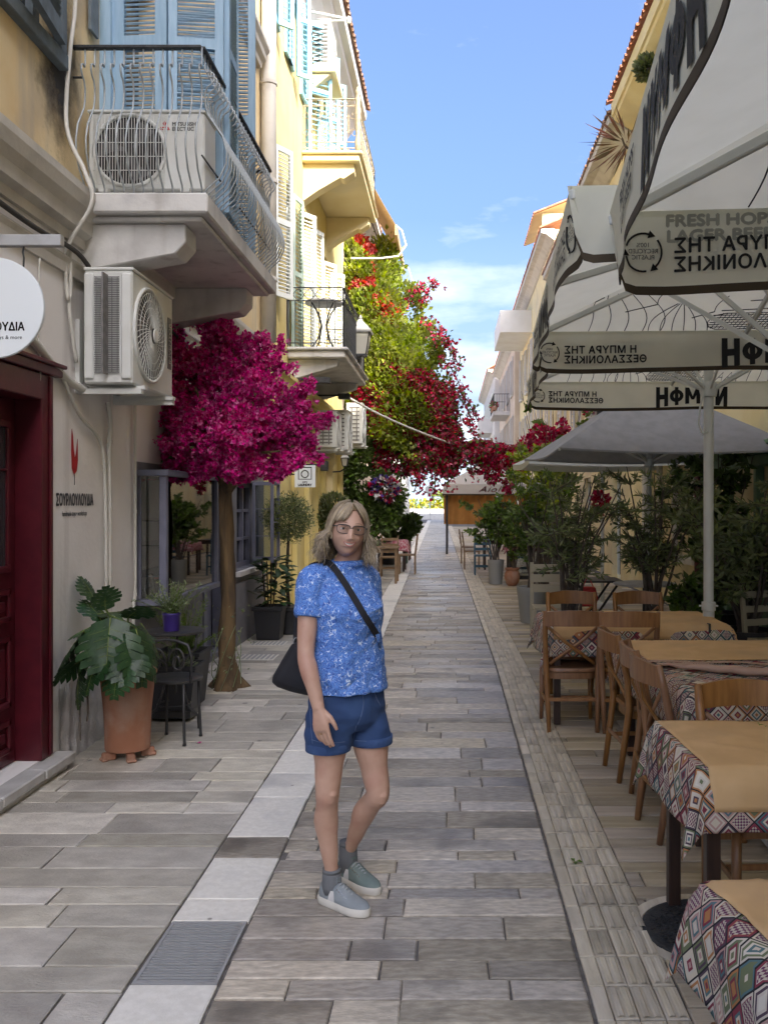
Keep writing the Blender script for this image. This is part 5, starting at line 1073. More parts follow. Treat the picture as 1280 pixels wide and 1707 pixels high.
# ---------------------------------------------------------------- beer parasols
def parasol(label, cx, cy, a, ze, zp, rz, hub, showthrough=False, drop=.27, ph=0, detail=True):
    t = thing('parasol', label, 'parasol', (cx, cy, 0), rz, 'white beer parasols over the tables')
    Z = Vector((0,0,1)); rib = Vector
    mb = MB(); mb.tube([(0,0,.02),(0,0,.82)], .046, 16); mb.tube([(0,0,.80),(0,0,zp-.03)], .040, 16); pl = local('pole', mb, m_pole, t, smooth='auto')
    mb = MB(); mb.lathe([(.046,.80),(.056,.805),(.056,.87),(.044,.875)], (0,0,0), 16); mb.tube([(-.075,0,.84),(.075,0,.84)], .008, 6); local('pole_collar', mb, m_pole, pl, smooth='auto')
    mb = MB(); mb.box(-.3,.3,-.3,.3,.004,.06); local('base_plate', mb, m_conc, t, bevel=.01)
    mb = MB(); mb.lathe([(.041,hub-.05),(.062,hub-.045),(.072,hub),(.072,hub+.05),(.055,hub+.07),(.041,hub+.072)], (0,0,0), 16); local('hub', mb, m_pole, t, smooth='auto')
    mb = MB(); mb.lathe([(.041,zp-.12),(.065,zp-.11),(.065,zp-.05),(.03,zp-.03)], (0,0,0), 16); local('crown_hub', mb, m_pole, t, smooth='auto')
    for k in range(8):
        an = k*PI/4; c, s = math.cos(an), math.sin(an); L = a*(1 if k % 2 == 0 else math.sqrt(2)); e = Vector((c*L, s*L, ze-.03)); top = Vector((c*.06, s*.06, zp-.09))
        local('rib', MB().bar(top, e, .022, .034), m_pole, t, bevel=.004)
        m_ = top.lerp(e, .52 if k % 2 == 0 else .5); local('strut', MB().bar((c*.065, s*.065, hub+.02), m_-Vector((0,0,.02)), .016, .024), m_pole, t)
    for k in range(4):
        n = Vector((math.cos(k*PI/2), math.sin(k*PI/2), 0)); tt = Z.cross(n)
        def panel(u, v, off=0.0):                       # u -1..1 along the edge, v 0 eave .. 1 peak
            p = n*(a*(1-v))+tt*(u*a*(1-v)); sag = .035*math.sin(v*PI)*(1-u*u)
            return p+Z*(ze+(zp-ze)*v-sag+off*.9)+n*off*.3
        mb = MB(); mb.grid(lambda u, v: panel(u*2-1, v*.985), 16, 12); mb.add([tuple(panel(s*2-1, 0, -.002)+Z*(-.018)) for s in (0, .5, 1)]+[tuple(panel(s*2-1, 0)) for s in (1, .5, 0)], [(0,1,4,5),(1,2,3,4)])
        local('canopy_panel', mb, m_canvas, t, smooth=True)
        def val(u, v, off=0.0):                         # u metres along tt, v metres below the eave
            w_ = (.010*math.sin(u*4.1+ph+k*1.7)+.008*math.sin(u*9.3+2*ph+k))*v/drop
            q = abs(u)/a; fl = .05*v/drop*max(0, (q-.86)/.14)
            ed = max(0, (q-.955)/.045); lift = .06*ed*ed*(v/drop)
            return n*(a+.001+w_+.02*v-fl*.8+off)+tt*(u*(1-.02*ed*v/drop))+Z*(ze-v+lift+.008*math.sin(u*3+ph)*v/drop)
        mb = MB(); mb.grid(lambda i, j: val((i*2-1)*(a+.012), j*(drop-.026)), 60, 8); vl = local('valance', mb, m_canvas, t, smooth=True)
        mb = MB(); mb.grid(lambda i, j: val((i*2-1)*(a+.012), drop-.0255+j*.028, .0015), 60, 1); mb.grid(lambda i, j: val((i*2-1)*(a+.012), drop-.0255+j*.028, -.0015), 60, 1); local('hem', mb, m_hem, vl, smooth=True)
        for side in (-1, 1) :  # inner copy stands for the outside print showing through the cloth
            mb = MB(); o_ = .005*side
            F_ = lambda x0, v0: (lambda x, y: val(x0+x, v0-y, o_))
            put_text(mb, 'Η ΜΠΥΡΑ ΤΗΣ\nΘΕΣΣΑΛΟΝΙKΗΣ', .064, F_(a*.855, .137), .0018, align='RIGHT', sx=1.0, spacing=1.06)
            block_word(mb, F_(-.19, .215), .155)
            cx0, cv = a*.925, .135
            for q in range(3):
                pts = [val(cx0+.062*math.cos(q*2.094+.35+i*.19), cv-.062*math.sin(q*2.094+.35+i*.19), o_) for i in range(9)]; mb.tube(pts, .0035, 4)
                an = q*2.094+.35+8*.19; e = [(.075,0),(.048,0),(.0615,.024)]
                mb.add([val(cx0+r_*math.cos(an)-d_*math.sin(an), cv-r_*math.sin(an)-d_*math.cos(an), o_) for r_, d_ in e], [(0,1,2),(2,1,0)])
            put_text(mb, '100%\nRECYCLED\nPLASTIC', .021, F_(cx0, .118), .0006)
            local('lettering', mb, m_ink, vl)
        if k == 3 or k == 2 or (showthrough and k == 1):
            mb = MB(); 
            if k == 1: put_text(mb, 'FRESH HOPS\nLAGER BEER', .052, lambda x, y: val(a*.75-x, .052-y, -.004), .003, sx=1.25)  # grey letters paint in what shines through from the parasol behind
            else: put_text(mb, 'FRESH HOPS\nLAGER BEER', .07, lambda x, y: val(-a*.62+x, .11-y, .005), .003, sx=1.05)
            local('lettering', mb, m_inkgrey if k == 1 else m_ink, vl)
        if k == 1:                                        # line drawing printed on the far panel, seen from below
            mb = MB(); pn = lambda x, y: panel(max(-1,min(1,x/(a*(1-y)))), y, -.006)
            ln = lambda pts, r_=.003: mb.tube([pn(*p) for p in pts], r_, 4, caps=False)
            cur = lambda p0, p1, b: [(p0[0]+(p1[0]-p0[0])*s/8+b*math.sin(PI*s/8), p0[1]+(p1[1]-p0[1])*s/8) for s in range(9)]
            for i in range(5): ln(cur((1.02-i*.075, .30+.015*i), (1.00-i*.115, .012), -.02-.012*i))
            ln(cur((.80,.19),(.62,.26),.0)); ln(cur((.62,.26),(.55,.40),.03))
            for i in range(6): ln(cur((.50-i*.012, .27), (.62-i*.075, .012), .05-.018*i))
            ln(cur((.38,.14),(.26,.20),.0)); ln(cur((.26,.20),(.22,.34),.02)); ln(cur((.22,.21),(-.15,.235),0)); ln(cur((.08,.30),(-.3,.33),.02))
            out = [(.27,.10),(.25,.16),(.18,.185),(-.20,.19),(-.20,.03),(.20,.02),(.25,.05),(.27,.10)]; ln(out)
            for i in range(17): ln([(.23-i*.026,.03),(.20-i*.026,.185)], .0028)
            for i in range(6): ln([(.255,.045+i*.024),(-.20,.05+i*.024)], .0028)
            for i in range(4): ln([(-.24-i*.08,.02),(-.27-i*.08,.16),(-.30-i*.08,.02)]); ln([(-.25-i*.08,.08),(-.29-i*.08,.08)])
            for i in range(5): ln(cur((-.62-i*.06,.30),(-.60-i*.10,.012),.03-.02*i))
            local('line_drawing', mb, m_ink, t)
    return t
parasol('nearest white beer parasol filling the top right of the street', 1.86, 1.46, 1.45, 2.655, 3.06, -R(4.9), 2.2, True, .27, .4)
parasol('second white beer parasol, right behind the nearest parasol', 1.83, 4.42, 1.35, 2.78, 3.22, -R(2.6), 2.3, False, .26, 1.7)
parasol('third white beer parasol with its white pole behind the tables', 2.08, 7.24, 1.38, 2.83, 3.3, -R(1.8), 2.57, False, .27, 3.1)
mb = MB(); mb.tube([(2.04,7.19,2.58),(2.0,7.19,2.45),(1.985,7.19,2.3),(2.02,7.19,2.22),(2.06,7.19,2.24)], .008, 6); tag(obj('hook_strap', mb, m_pole, smooth=True), 'small white strap hanging from the hub of the third parasol', 'strap')
def market_umbrella(label, cx, cy, rad, ze, zp, n, mat, rz=0, polem=None, hub=None, flap=.09):
    t = thing('market_umbrella', label, 'parasol', (cx, cy, 0), rz); hub = hub or ze-.1
    mb = MB(); mb.tube([(0,0,0),(0,0,zp)], .03, 12); local('pole', mb, polem or m_pole, t, smooth=True); mb = MB(); mb.box(-.25,.25,-.25,.25,.004,.08); local('base_plate', mb, m_conc, t)
    an = lambda k: 2*PI*k/n+PI/n
    for k in range(n):
        p0 = Vector((rad*math.cos(an(k)), rad*math.sin(an(k)), ze)); p1 = Vector((rad*math.cos(an(k+1)), rad*math.sin(an(k+1)), ze)); top = Vector((0,0,zp))
        def pan(u, v):
            q = p0.lerp(p1, u); m_ = (p0+p1)/2; q = q+(-m_.normalized()*.05*math.sin(u*PI)*(1-v)); r_ = q.lerp(top, v); r_.z -= .05*math.sin(v*PI)*math.sin(u*PI); return r_
        mb = MB(); mb.grid(pan, 8, 6); mb.grid(lambda u, v: pan(u, 0)+Vector((0,0,-flap*v)), 8, 1); local('canopy_panel', mb, mat, t, smooth='auto')
        local('rib', MB().bar(p0-Vector((0,0,.02)), (0,0,zp-.05), .018, .026), polem or m_pole, t); local('strut', MB().bar((0,0,hub), (p0*.55).lerp(top, 0)*1+Vector((0,0,0)) if 0 else Vector((p0.x*.55,p0.y*.55,ze+(zp-ze)*.45-.03)), .014, .02), polem or m_pole, t)
    mb = MB(); mb.lathe([(.031,hub-.05),(.055,hub-.04),(.055,hub+.04),(.031,hub+.05)], (0,0,0), 12); local('hub', mb, polem or m_pole, t)
    mb = MB(); mb.lathe([(.03,zp-.02),(.05,zp+.01),(.001,zp+.05)], (0,0,0), 12); local('finial', mb, mat, t)
    return t
market_umbrella('grey square market umbrella above the olive bushes', 2.3, 10.4, 1.80, 2.225, 3.05, 4, m_greycanvas, R(3), flap=.02)
market_umbrella('pale grey market umbrella peeking out left of the grey umbrella', 2.42, 14.3, 1.85, 2.32, 2.9, 4, m_paleCanvas, R(1))

# ---------------------------------------------------------------- restaurant tables, cloths, papers
def table(label, x0, x1, y0, y1, h=.745, mat=None, inset=.03):
    t = thing('restaurant_table', label, 'table', ((x0+x1)/2, (y0+y1)/2, 0), 0, 'dark wooden tables under patterned cloths'); mat = mat or m_darkwood
    mb = MB(); mb.box(x0+.004,x1-.004,y0+.004,y1-.004,h-.03,h-.006); obj('tabletop', mb, mat, t, bevel=.004)
    for x in (x0+inset, x1-inset-.05):
        for y in (y0+inset, y1-inset-.05): mb = MB(); mb.box(x,x+.05,y,y+.05,.004,h-.031); obj('leg', mb, mat, t, bevel=.004)
    mb = MB(); mb.box(x0+.06,x1-.06,y0+.06,y0+.08,h-.11,h-.031); mb.box(x0+.06,x1-.06,y1-.08,y1-.06,h-.11,h-.031); obj('apron', mb, mat, t)
    return t
def drape(name, label, cat, x0, x1, y0, y1, z, over, mat, step=.022, seed=0, group=None, wav=.018, stiff=0.0, skew=None, rough=0.0):
    """sheet laid over the box x0..x1,y0..y1; over = hang at (-x, +x, -y, +y); corners fall in cones"""
    ox0, ox1, oy0, oy1 = over; u0, u1, v0, v1 = x0-ox0, x1+ox1, y0-oy0, y1+oy1
    nu = max(2, int((u1-u0)/step)); nv = max(2, int((v1-v0)/step)); rs = random.Random(seed); f1, f2, p1, p2 = rs.uniform(8,11), rs.uniform(15,19), rs.uniform(0,6), rs.uniform(0,6)
    V, UV = [], []
    for j in range(nv+1):
        for i in range(nu+1):
            u = u0+(u1-u0)*i/nu; v = v0+(v1-v0)*j/nv
            if skew: u, v = skew(u, v, i/nu, j/nv)
            cx_, cy_ = min(max(u,x0),x1), min(max(v,y0),y1); dx, dy = u-cx_, v-cy_; d = math.hypot(dx, dy)
            zz = z+rough*(math.sin(u*13+p1)*math.sin(v*11+p2)+.5*math.sin(u*29+v*23+p1)+2.2*max(0,.12-abs(math.sin(u*3.1+v*5.3+p1)))/.12+1.8*max(0,.10-abs(math.sin(u*5.7-v*2.9+p2)))/.10)
            if d < 1e-6: V.append((u, v, zz)); 
            else:
                nx, ny = dx/d, dy/d; corner = min(abs(nx), abs(ny))*1.414
                s = (v if abs(nx) > abs(ny) else u); fold = wav*(math.sin(s*f1+p1)+.6*math.sin(s*f2+p2))*min(1, d/.2)
                flare = .012+min(d,.06)*.35+d*(.05+stiff)+corner*d*.16+fold*(1-corner)*.6+wav*.5*min(1,d/.2)
                if corner > .25:
                    th = math.atan2(abs(ny), abs(nx)); flare += .05*d*math.cos((th-PI/4)*6)
                dr = max(0, d-.012*0)*(1-.04*corner)*(1-stiff*.4)
                V.append((cx_+nx*flare, cy_+ny*flare, z-dr+.004*math.exp(-d*40)))
            UV.append((u, v))
    Fc = [(j*(nu+1)+i, j*(nu+1)+i+1, (j+1)*(nu+1)+i+1, (j+1)*(nu+1)+i) for j in range(nv) for i in range(nu)]
    me = bpy.data.meshes.new(name); me.from_pydata(V, [], Fc); ul = me.uv_layers.new(name='UVMap'); a = np.empty(len(me.loops), np.int32); me.loops.foreach_get('vertex_index', a); ul.data.foreach_set('uv', np.array(UV, np.float32)[a].ravel())
    me.materials.append(mat); me.polygons.foreach_set('use_smooth', [True]*len(me.polygons)); me.update()
    o = obj(name, me, None); sd = o.modifiers.new('thickness', 'SOLIDIFY'); sd.thickness = .0016; sd.offset = 1
    return tag(o, label, cat, group)
gT = 'patterned cloths on the restaurant tables'; gP = 'brown paper sheets on the restaurant tables'
T1 = (.75, 2.08, 6.72, 7.58); T2a = (1.14, 2.3, 5.17, 6.0); T2b = (1.16, 2.3, 4.33, 5.14); T3 = (.875, 1.75, 3.14, 3.80); T4 = (.63, 1.5, 1.62, 2.2)
table('dark wooden table farthest back, its brown paper beside the white pole', *T1); table('second dark table from the back, under plain paper with three chairs at its left', *T2a); table('dark table under the cloth with the rolled-back paper', *T2b)
table('dark table whose leg stands on the manhole cover', *T3); table('nearest dark table at the bottom right corner', *T4)
h = .748
drape('tablecloth', 'kilim cloth hanging from the farthest back table', 'tablecloth', *T1, h, (.24,.2,.22,.24), m_kilim, seed=1, group=gT)
drape('tablecloth', 'kilim cloth peeping out left under the second paper-covered table', 'tablecloth', *T2a, h, (.22,.2,.02,.22), m_kilim, seed=2, group=gT)
drape('tablecloth', 'kilim cloth laid bare in front of the rolled-back paper', 'tablecloth', *T2b, h+.002, (.22,.2,.24,.02), m_kilim, seed=3, group=gT)
drape('tablecloth', 'kilim cloth with a long pointed corner above the manhole cover', 'tablecloth', *T3, h, (.22,.2,.21,.22), m_kilim, seed=4, group=gT, step=.018)
drape('tablecloth', 'kilim cloth on the nearest table, bottom right corner', 'tablecloth', *T4, h, (.22,.2,.2,.20), m_kilim, seed=5, group=gT, step=.016)
sk = lambda u, v, i, j: (u+.02*math.sin(j*5), v)
drape('paper_sheet', 'brown paper sheet with a torn crease on the farthest back table', 'paper sheet', T1[0]+.02, T1[1]+.01, T1[2], T1[3]+.0, h+.006, (0,.09,.10,.0), m_kraft, step=.03, seed=6, group=gP, wav=.004, rough=.002)
drape('paper_sheet', 'tan paper sheet on the table with three chairs at its left', 'paper sheet', T2a[0]+.01, T2a[1]+.1, T2a[2]+.08, T2a[3], h+.006, (0,.0,.0,.05), m_kraft, step=.03, seed=7, group=gP, wav=.004, rough=.0015)
drape('paper_sheet', 'orange-brown paper sheet hanging over the front of the table by manhole cover', 'paper sheet', T3[0]-.003, T3[1]+.06, T3[2], T3[3]-.01, h+.006, (.0,.0,.145,.0), m_kraft, step=.02, seed=8, group=gP, wav=.004, rough=.002, skew=lambda u, v, i, j: (u+.06*(1-j)*(1-i)*0+.03*(1-i)*(1-j), v))
drape('paper_sheet', 'crumpled golden paper sheet on the nearest table', 'paper sheet', T4[0]+.01, T4[1], T4[2]+.0, T4[3]+.0, h+.006, (.015,.0,.05,.012), m_kraft, step=.02, seed=9, group=gP, wav=.004, rough=.003, skew=lambda u, v, i, j: (u+.09*(1-j)*(1-i), v))
mb = MB()   # the rolled-back paper
pts = [(1.15+.06*k, 4.985-.028*k+.012*math.sin(k*1.7), h+.030+.006*math.sin(k*2.3)) for k in range(20)]
mb.tube(pts, [.008+.022*min(1, k/5)*(1+.18*math.sin(k*2.1)) for k in range(20)], 9, flat=.75)
mb.grid(lambda u, v: (1.16+u*1.12, 5.02-.52*u*.97+v*.13*(1-.15*u)+.006*math.sin(u*22), h+.014+.025*v*(1-v)+.006*math.sin(u*17+v*5)+.006*u), 28, 6); mb.grid(lambda u, v: (1.14+u*1.14, 5.16-.50*u*.2+v*.06, h+.010+.005*math.sin(u*19)), 20, 2)
o = tag(obj('paper_roll', mb, m_kraftpink, smooth=True), 'pinkish brown paper rolled back across the bare kilim cloth', 'paper roll')
mb = MB(); mb.tube([(1.21,4.40,h+.02),(1.27,4.34,h+.03),(1.33,4.31,h+.028)], [.02,.028,.022], 8); tag(obj('paper_roll', mb, m_kraft, smooth=True), 'small curl of paper lying at the front corner of the bare cloth', 'paper roll')
def clip_(label, x, y, z):
    mb = MB(); mb.box(x-.008,x+.008,y-.016,y-.008,z-.05,z+.012); mb.box(x-.008,x+.008,y-.016,y+.03,z+.0121,z+.018); tag(obj('table_clip', mb, m_iron), label, 'clip')
clip_('small table clip on the right of the farthest paper sheet', 1.93, 6.70, h+.004)
def cutlery(): pass
P_ = []; 
mb = MB(); rs = random.Random(3)
for q in range(3):
    x, y = 1.28+.05*q, 3.72-.16*q
    for k in range(16):
        u = k/15; a = rs.uniform(0, 6); px, py = x+.10*u, y-.15*u; mb.add([(px,py,h+.012),(px+.016*math.cos(a),py+.016*math.sin(a),h+.014),(px+.02*math.cos(a+.5),py+.02*math.sin(a+.5),h+.011)], [(0,1,2)])
tag(obj('herb_sprig', mb, m_mid), 'green sprigs printed across the orange-brown paper sheet', 'sprig')

# ---------------------------------------------------------------- cross-back chairs
def chair_proto():
    t = thing('wooden_chair', '', 'chair', (0,0,0), 0, 'honey brown cross-back wooden chairs'); W = .43
    mb = MB(); n = 28; out = []
    for k in range(n):
        a = 2*PI*k/n; c, s = math.cos(a), math.sin(a); e = .55; x = .21*math.copysign(abs(c)**e, c); y = .195*math.copysign(abs(s)**e, s); out.append((x*(1+.10*y/.195*.5), y))
    mb.loft([[(x*q,y*q,z) for x, y in out] for q, z in ((.95,.425),(1.0,.432),(1.0,.446),(.97,.455),(.72,.448),(.3,.446))]); local('seat', mb, m_wood, t, smooth='auto')
    mb = MB(); mb.loft([[(x*q,y*q,z) for x, y in out] for q, z in ((.93,.375),(.93,.424))]); local('seat_rail', mb, m_wood, t, smooth='auto')
    for s in (-1, 1):
        mb = MB(); mb.tube([(s*.185,.165,.43),(s*.187,.17,.2),(s*.19,.178,.0)], [.021,.019,.015], 8); local('front_leg', mb, m_wood, t, smooth=True)
        mb = MB(); mb.tube([(s*.175,-.245,.0),(s*.182,-.215,.22),(s*.19,-.185,.44),(s*.198,-.20,.62),(s*.203,-.235,.78),(s*.205,-.26,.885)], [.016,.020,.022,.021,.020,.015], 8); local('back_post', mb, m_wood, t, smooth=True)
        mb = MB(); mb.tube([(s*.165,-.19,.49),(s*.05,-.215,.58),(-s*.06,-.238-.012*s,.66),(-s*.18,-.232,.765)], .013, 6, flat=.7, up=(0,1,0)); local('cross_brace', mb, m_wood, t, smooth=True)
        mb = MB(); mb.bar((s*.188,.17,.20),(s*.18,-.225,.20),.016,.026); local('stretcher', mb, m_wood, t, bevel=.004)
    def rail(u, q):
        x = (u*2-1)*.205; y = -.262-.05*math.cos((u-.5)*PI)+.0; return (x, y, q)
    mb = MB(); rings = []
    for k in range(13):
        u = k/12; x = (u*2-1)*.212; b = -.258-.055*math.sin(u*PI); lift = .018*math.sin(u*PI); rings.append([(x,b-.009,.775+lift*.3),(x,b+.009,.775+lift*.3),(x,b+.005,.878+lift),(x,b-.013,.878+lift)])
    mb.loft(rings); local('top_rail', mb, m_wood, t, smooth='auto')
    mb = MB(); mb.bar((-.18,.02,.20),(.18,.02,.20),.016,.026); mb.bar((-.175,-.222,.235),(.175,-.222,.235),.016,.026); local('stretcher', mb, m_wood, t, bevel=.004)
    return t
ch0 = chair_proto()
CHAIRS = [(.895, 6.78, 0, 'left chair of the pair before the farthest table, cross back in full view'),
      (1.31, 6.74, -R(4), 'wooden chair right of the pair in front of the farthest table'),
      (1.06, 7.62, PI, 'wooden chair behind the farthest table, in front of the big bush pot'),
      (1.65, 7.60, PI+R(3), 'wooden chair behind the farthest table beside the round pale table'),
      (1.24, 5.56, -PI/2+R(4), 'wooden chair rearmost of the three along the left of the bare cloth'),
      (1.27, 4.98, -PI/2-R(5), 'wooden chair middle one of the three beside the rolled-back paper'),
      (1.25, 4.60, -PI/2+R(6), 'wooden chair front one of the three beside the bare kilim cloth'),
      (1.29, 3.66, PI+R(2), 'wooden chair tucked in behind the table by the manhole cover'),
      (2.42, 5.45, PI/2, 'wooden chair at the right picture edge beside the tan paper sheet')]
for i, (x, y, rz, lab) in enumerate(CHAIRS):
    c = ch0 if i == 0 else dup(ch0, (0,0,0), 0); c.location = (x, y, 0); c.rotation_euler = (0,0,rz); c['label'] = lab
t = thing('wooden_stool', 'worn brown wooden stool under the nearest table corner', 'stool', (.86, 2.12, 0))
mb = MB(); mb.box(.645,1.05,1.95,2.30,.425,.455); obj('seat', mb, m_wood, t, bevel=.008)
mb = MB(); mb.box(.67,1.03,1.97,2.28,.36,.424); obj('seat_rail', mb, m_wood, t)
for x in (.66, .995):
    for y in (1.965, 2.245): mb = MB(); mb.box(x,x+.04,y,y+.04,0,.359); obj('leg', mb, m_wood, t, bevel=.004)

# ---------------------------------------------------------------- pots and plants
def pot_lathe(t, x, y, prof, mat, n=32, soil=None, name='pot'):
    p = obj(name, MB().lathe([(r, z) for r, z in prof], (x,y,0), n), mat, t, smooth='auto')
    if soil: mb = MB(); mb.lathe([(.001,soil[1]),(soil[0],soil[1])], (x,y,0), n, cap=False); obj('soil', mb, m_soil, t)
    return p
# monstera in the tall terracotta pot
mx, my = -2.12, 5.92
t = thing('potted_monstera', 'big monstera plant in tall terracotta pot beside the red door', 'potted plant', (mx, my, 0))
pot_lathe(t, mx, my, [(.130,.055),(.142,.06),(.150,.30),(.170,.50),(.178,.545),(.186,.55),(.184,.575),(.168,.575),(.162,.52)], m_terra, 40, (.163,.53))
for a in (.3, 2.0, 3.9, 5.2):
    mb = MB(); x, y = mx+.125*math.cos(a), my+.125*math.sin(a); mb.obox((x,y,.028),(.085,.05,.052),Matrix.Rotation(a,3,'Z')); mb.obox((x+.03*math.cos(a),y+.03*math.sin(a),.012),(.05,.062,.022),Matrix.Rotation(a,3,'Z')); obj('pot_foot', mb, m_terra, t, bevel=.008)
def monstera_leaf(seed):
    rs = random.Random(seed); mb = MB(); n = 7; W = lambda u: .56*math.sin(min(1,u*1.02)**.72*PI)**.75*(1.0-.12*u)+.0
    mid = lambda u: Vector((0, u, -.22*u*u+.02))
    # each side: lobes separated by slits that reach two thirds of the way to the midrib
    for s in (-1, 1):
        for k in range(n):
            ua, ub = .0+k/n*.97, .0+(k+1)/n*.97; slit = .004+.007*rs.random() if k > 0 else 0
            rin = .42+.16*rs.random(); fw = lambda w, u: .20*w+.08
            rows = []
            for q in (0, .25, .5, .75, 1.0):
                def pt(u0, inner):
                    ww = W(min(.985,max(.015,(ua+ub)/2)))*q; gap = slit*max(0, (q-rin)/(1-rin))**.6*(1 if q > rin else 0)
                    u_ = u0+(gap if inner else -gap)+ww*.28
                    p = mid(u0)+Vector((s*ww*(1-.0), u_-u0, -.30*ww*ww-.05*ww+.012*math.sin(q*9+k)))
                    return p
                rows.append((pt(ua, True), pt(ub, False)))
            rows[-1] = (rows[-1][0].lerp(rows[-1][1], .10)+Vector((0,0,-.01)), rows[-1][0].lerp(rows[-1][1], .93)+Vector((s*.004,.006,-.012)))
            v = [p for r_ in rows for p in r_]; f = [(2*i,2*i+1,2*i+3,2*i+2) if s > 0 else (2*i+1,2*i,2*i+2,2*i+3) for i in range(4)]
            mb.add(v, f)
    mb.tube([mid(u/8)+Vector((0,0,.006)) for u in range(9)], [.012*(1-u/10) for u in range(9)], 5, mi=1)
    for k in range(1, 8):
        for s in (-1, 1):
            u = k/n*.97+.05; mb.tube([mid(u)+Vector((0,0,.005)), mid(u)+Vector((s*W(u)*.7, W(u)*.2, -.30*(W(u)*.7)**2-.035*W(u)+.006))], [.005,.002], 4, mi=1, caps=False)
    return mb
MLM = [monstera_leaf(i).mesh('leaf', [m_monst, m_vein], True) for i in range(3)]
def leaf_at(par, me, base, tip_dir, roll, size, name='leaf'):
    d = Vector(tip_dir).normalized(); up = Vector((0,0,1)) if abs(d.z) < .97 else Vector((0,-1,0)); x = d.cross(up).normalized(); z = x.cross(d); m_ = Matrix((x, d, z)).transposed() @ Matrix.Rotation(roll, 3, 'Y')
    o = link(name, me, par); o.matrix_parent_inverse = Matrix(); o.location = Vector(base)-wloc(par); o.rotation_euler = m_.to_euler(); o.scale = (size,)*3; return o
# leaf centres measured on the photograph: pixel, distance, tip direction, size
ML = [((175,1000),5.85,(.05,-.25,.8),.17,.5),((150,1045),5.75,(-.6,-.4,-.15),.22,.1),((205,1050),5.65,(.7,-.3,-.25),.24,-.2),((115,1085),5.6,(-.55,-.35,-.75),.33,.35),((180,1070),5.5,(.05,-.45,-.9),.34,0),((235,1085),5.6,(.35,-.25,-.85),.33,-.3),((215,1040),5.8,(.9,-.1,-.3),.30,-.1),((130,1140),5.75,(-.2,-.3,-.95),.24,.4),((160,1020),5.95,(-.35,.2,.5),.20,.2),((190,1020),6.0,(.7,.3,.15),.26,0),((250,1060),5.85,(.7,-.2,-.7),.24,-.5),((145,1075),5.7,(-.3,-.6,-.7),.27,.6),((210,1100),5.5,(.15,-.6,-.75),.24,0),((170,1050),6.0,(-.5,.4,.1),.26,0),((225,1020),5.75,(.5,-.3,.4),.2,-.3),((128,1105),5.65,(-.75,-.3,-.4),.26,.5),((195,1125),5.48,(-.15,-.5,-.85),.22,.1),((250,1100),5.75,(.6,-.2,-.8),.22,-.5),((158,1110),5.55,(-.35,-.5,-.75),.27,.3),((150,985),6.0,(-.3,.1,.8),.18,.2)]
top = Vector((mx, my, .55))
for i, ((px, py), Y, d, s, roll) in enumerate(ML):
    c = PX(px, py, Y); d = Vector(d).normalized(); base = c-d*s*.45; leaf_at(t, MLM[i % 3], base, d, roll, s*1.12)
    mid_ = top.lerp(base, .5)+Vector((0,0,.10)); mb = MB(); mb.tube([top+Vector((random.uniform(-.06,.06),random.uniform(-.06,.06),-.03)), mid_, base+d*.01], [.011,.008,.006], 6); obj('leaf_stalk', mb, m_mid, t, smooth=True)
mb = MB(); mb.tube([PX(135,1150,5.75),PX(133,1190,5.75),PX(134,1235,5.75)], .005, 5); mb.tube([PX(146,1160,5.75),PX(147,1190,5.75),PX(145,1203,5.75)], .007, 5); obj('aerial_root', mb, m_barkdark, t)
# bistro table, chair, and what stands on and under them
tx, ty = -2.06, 6.72
t = thing('bistro_table', 'small round black metal table carrying the purple flower pot', 'table', (tx, ty, 0))
mb = MB(); mb.lathe([(.22,.700),(.225,.705),(.225,.718),(.215,.722),(.001,.721)], (tx,ty,0), 36); obj('tabletop', mb, m_black, t, smooth='auto')
for k in range(3):
    a = k*2*PI/3-.35; c, s = math.cos(a), math.sin(a); mb = MB(); mb.tube([(tx+c*.20,ty+s*.20,.70),(tx+c*.19,ty+s*.19,.60),(tx+c*.06,ty+s*.06,.47),(tx+c*.055,ty+s*.055,.36),(tx+c*.13,ty+s*.13,.15),(tx+c*.21,ty+s*.21,.10),(tx+c*.22,ty+s*.22,.004)], .010, 7); obj('leg', mb, m_black, t, smooth=True)
mb = MB(); mb.tube([(tx+.12*math.cos(q*PI/10),ty+.12*math.sin(q*PI/10),.17) for q in range(21)], .006, 6, caps=False); obj('leg_ring', mb, m_black, t, smooth=True)
cx_, cy_ = -1.93, 6.32
t = thing('bistro_chair', 'small black metal chair with scrolled back and round seat by the monstera', 'chair', (cx_, cy_, 0))
mb = MB(); mb.lathe([(.185,.428),(.19,.435),(.19,.445),(.18,.450),(.001,.446)], (cx_,cy_,0), 32); obj('seat', mb, m_black, t, smooth='auto')
for k in range(4):
    a = k*PI/2+PI/5; c, s = math.cos(a), math.sin(a); mb = MB(); mb.tube([(cx_+c*.17,cy_+s*.17,.43),(cx_+c*.175,cy_+s*.175,.2),(cx_+c*.185,cy_+s*.185,.02),(cx_+c*.185,cy_+s*.185,.003)], [.011,.010,.010,.015], 7); obj('leg', mb, m_black, t, smooth=True)
bk = lambda u, z: (cx_-.19+.36*u, cy_-.19+.03*math.sin(u*PI), z)        # the back stands on the near side, over the seat
mb = MB(); mb.tube([bk(.02,.44),bk(.0,.62),bk(.08,.70),bk(.3,.725),bk(.5,.735),bk(.7,.725),bk(.92,.70),bk(1.0,.62),bk(.98,.44)], .010, 7); obj('back_hoop', mb, m_black, t, smooth=True)
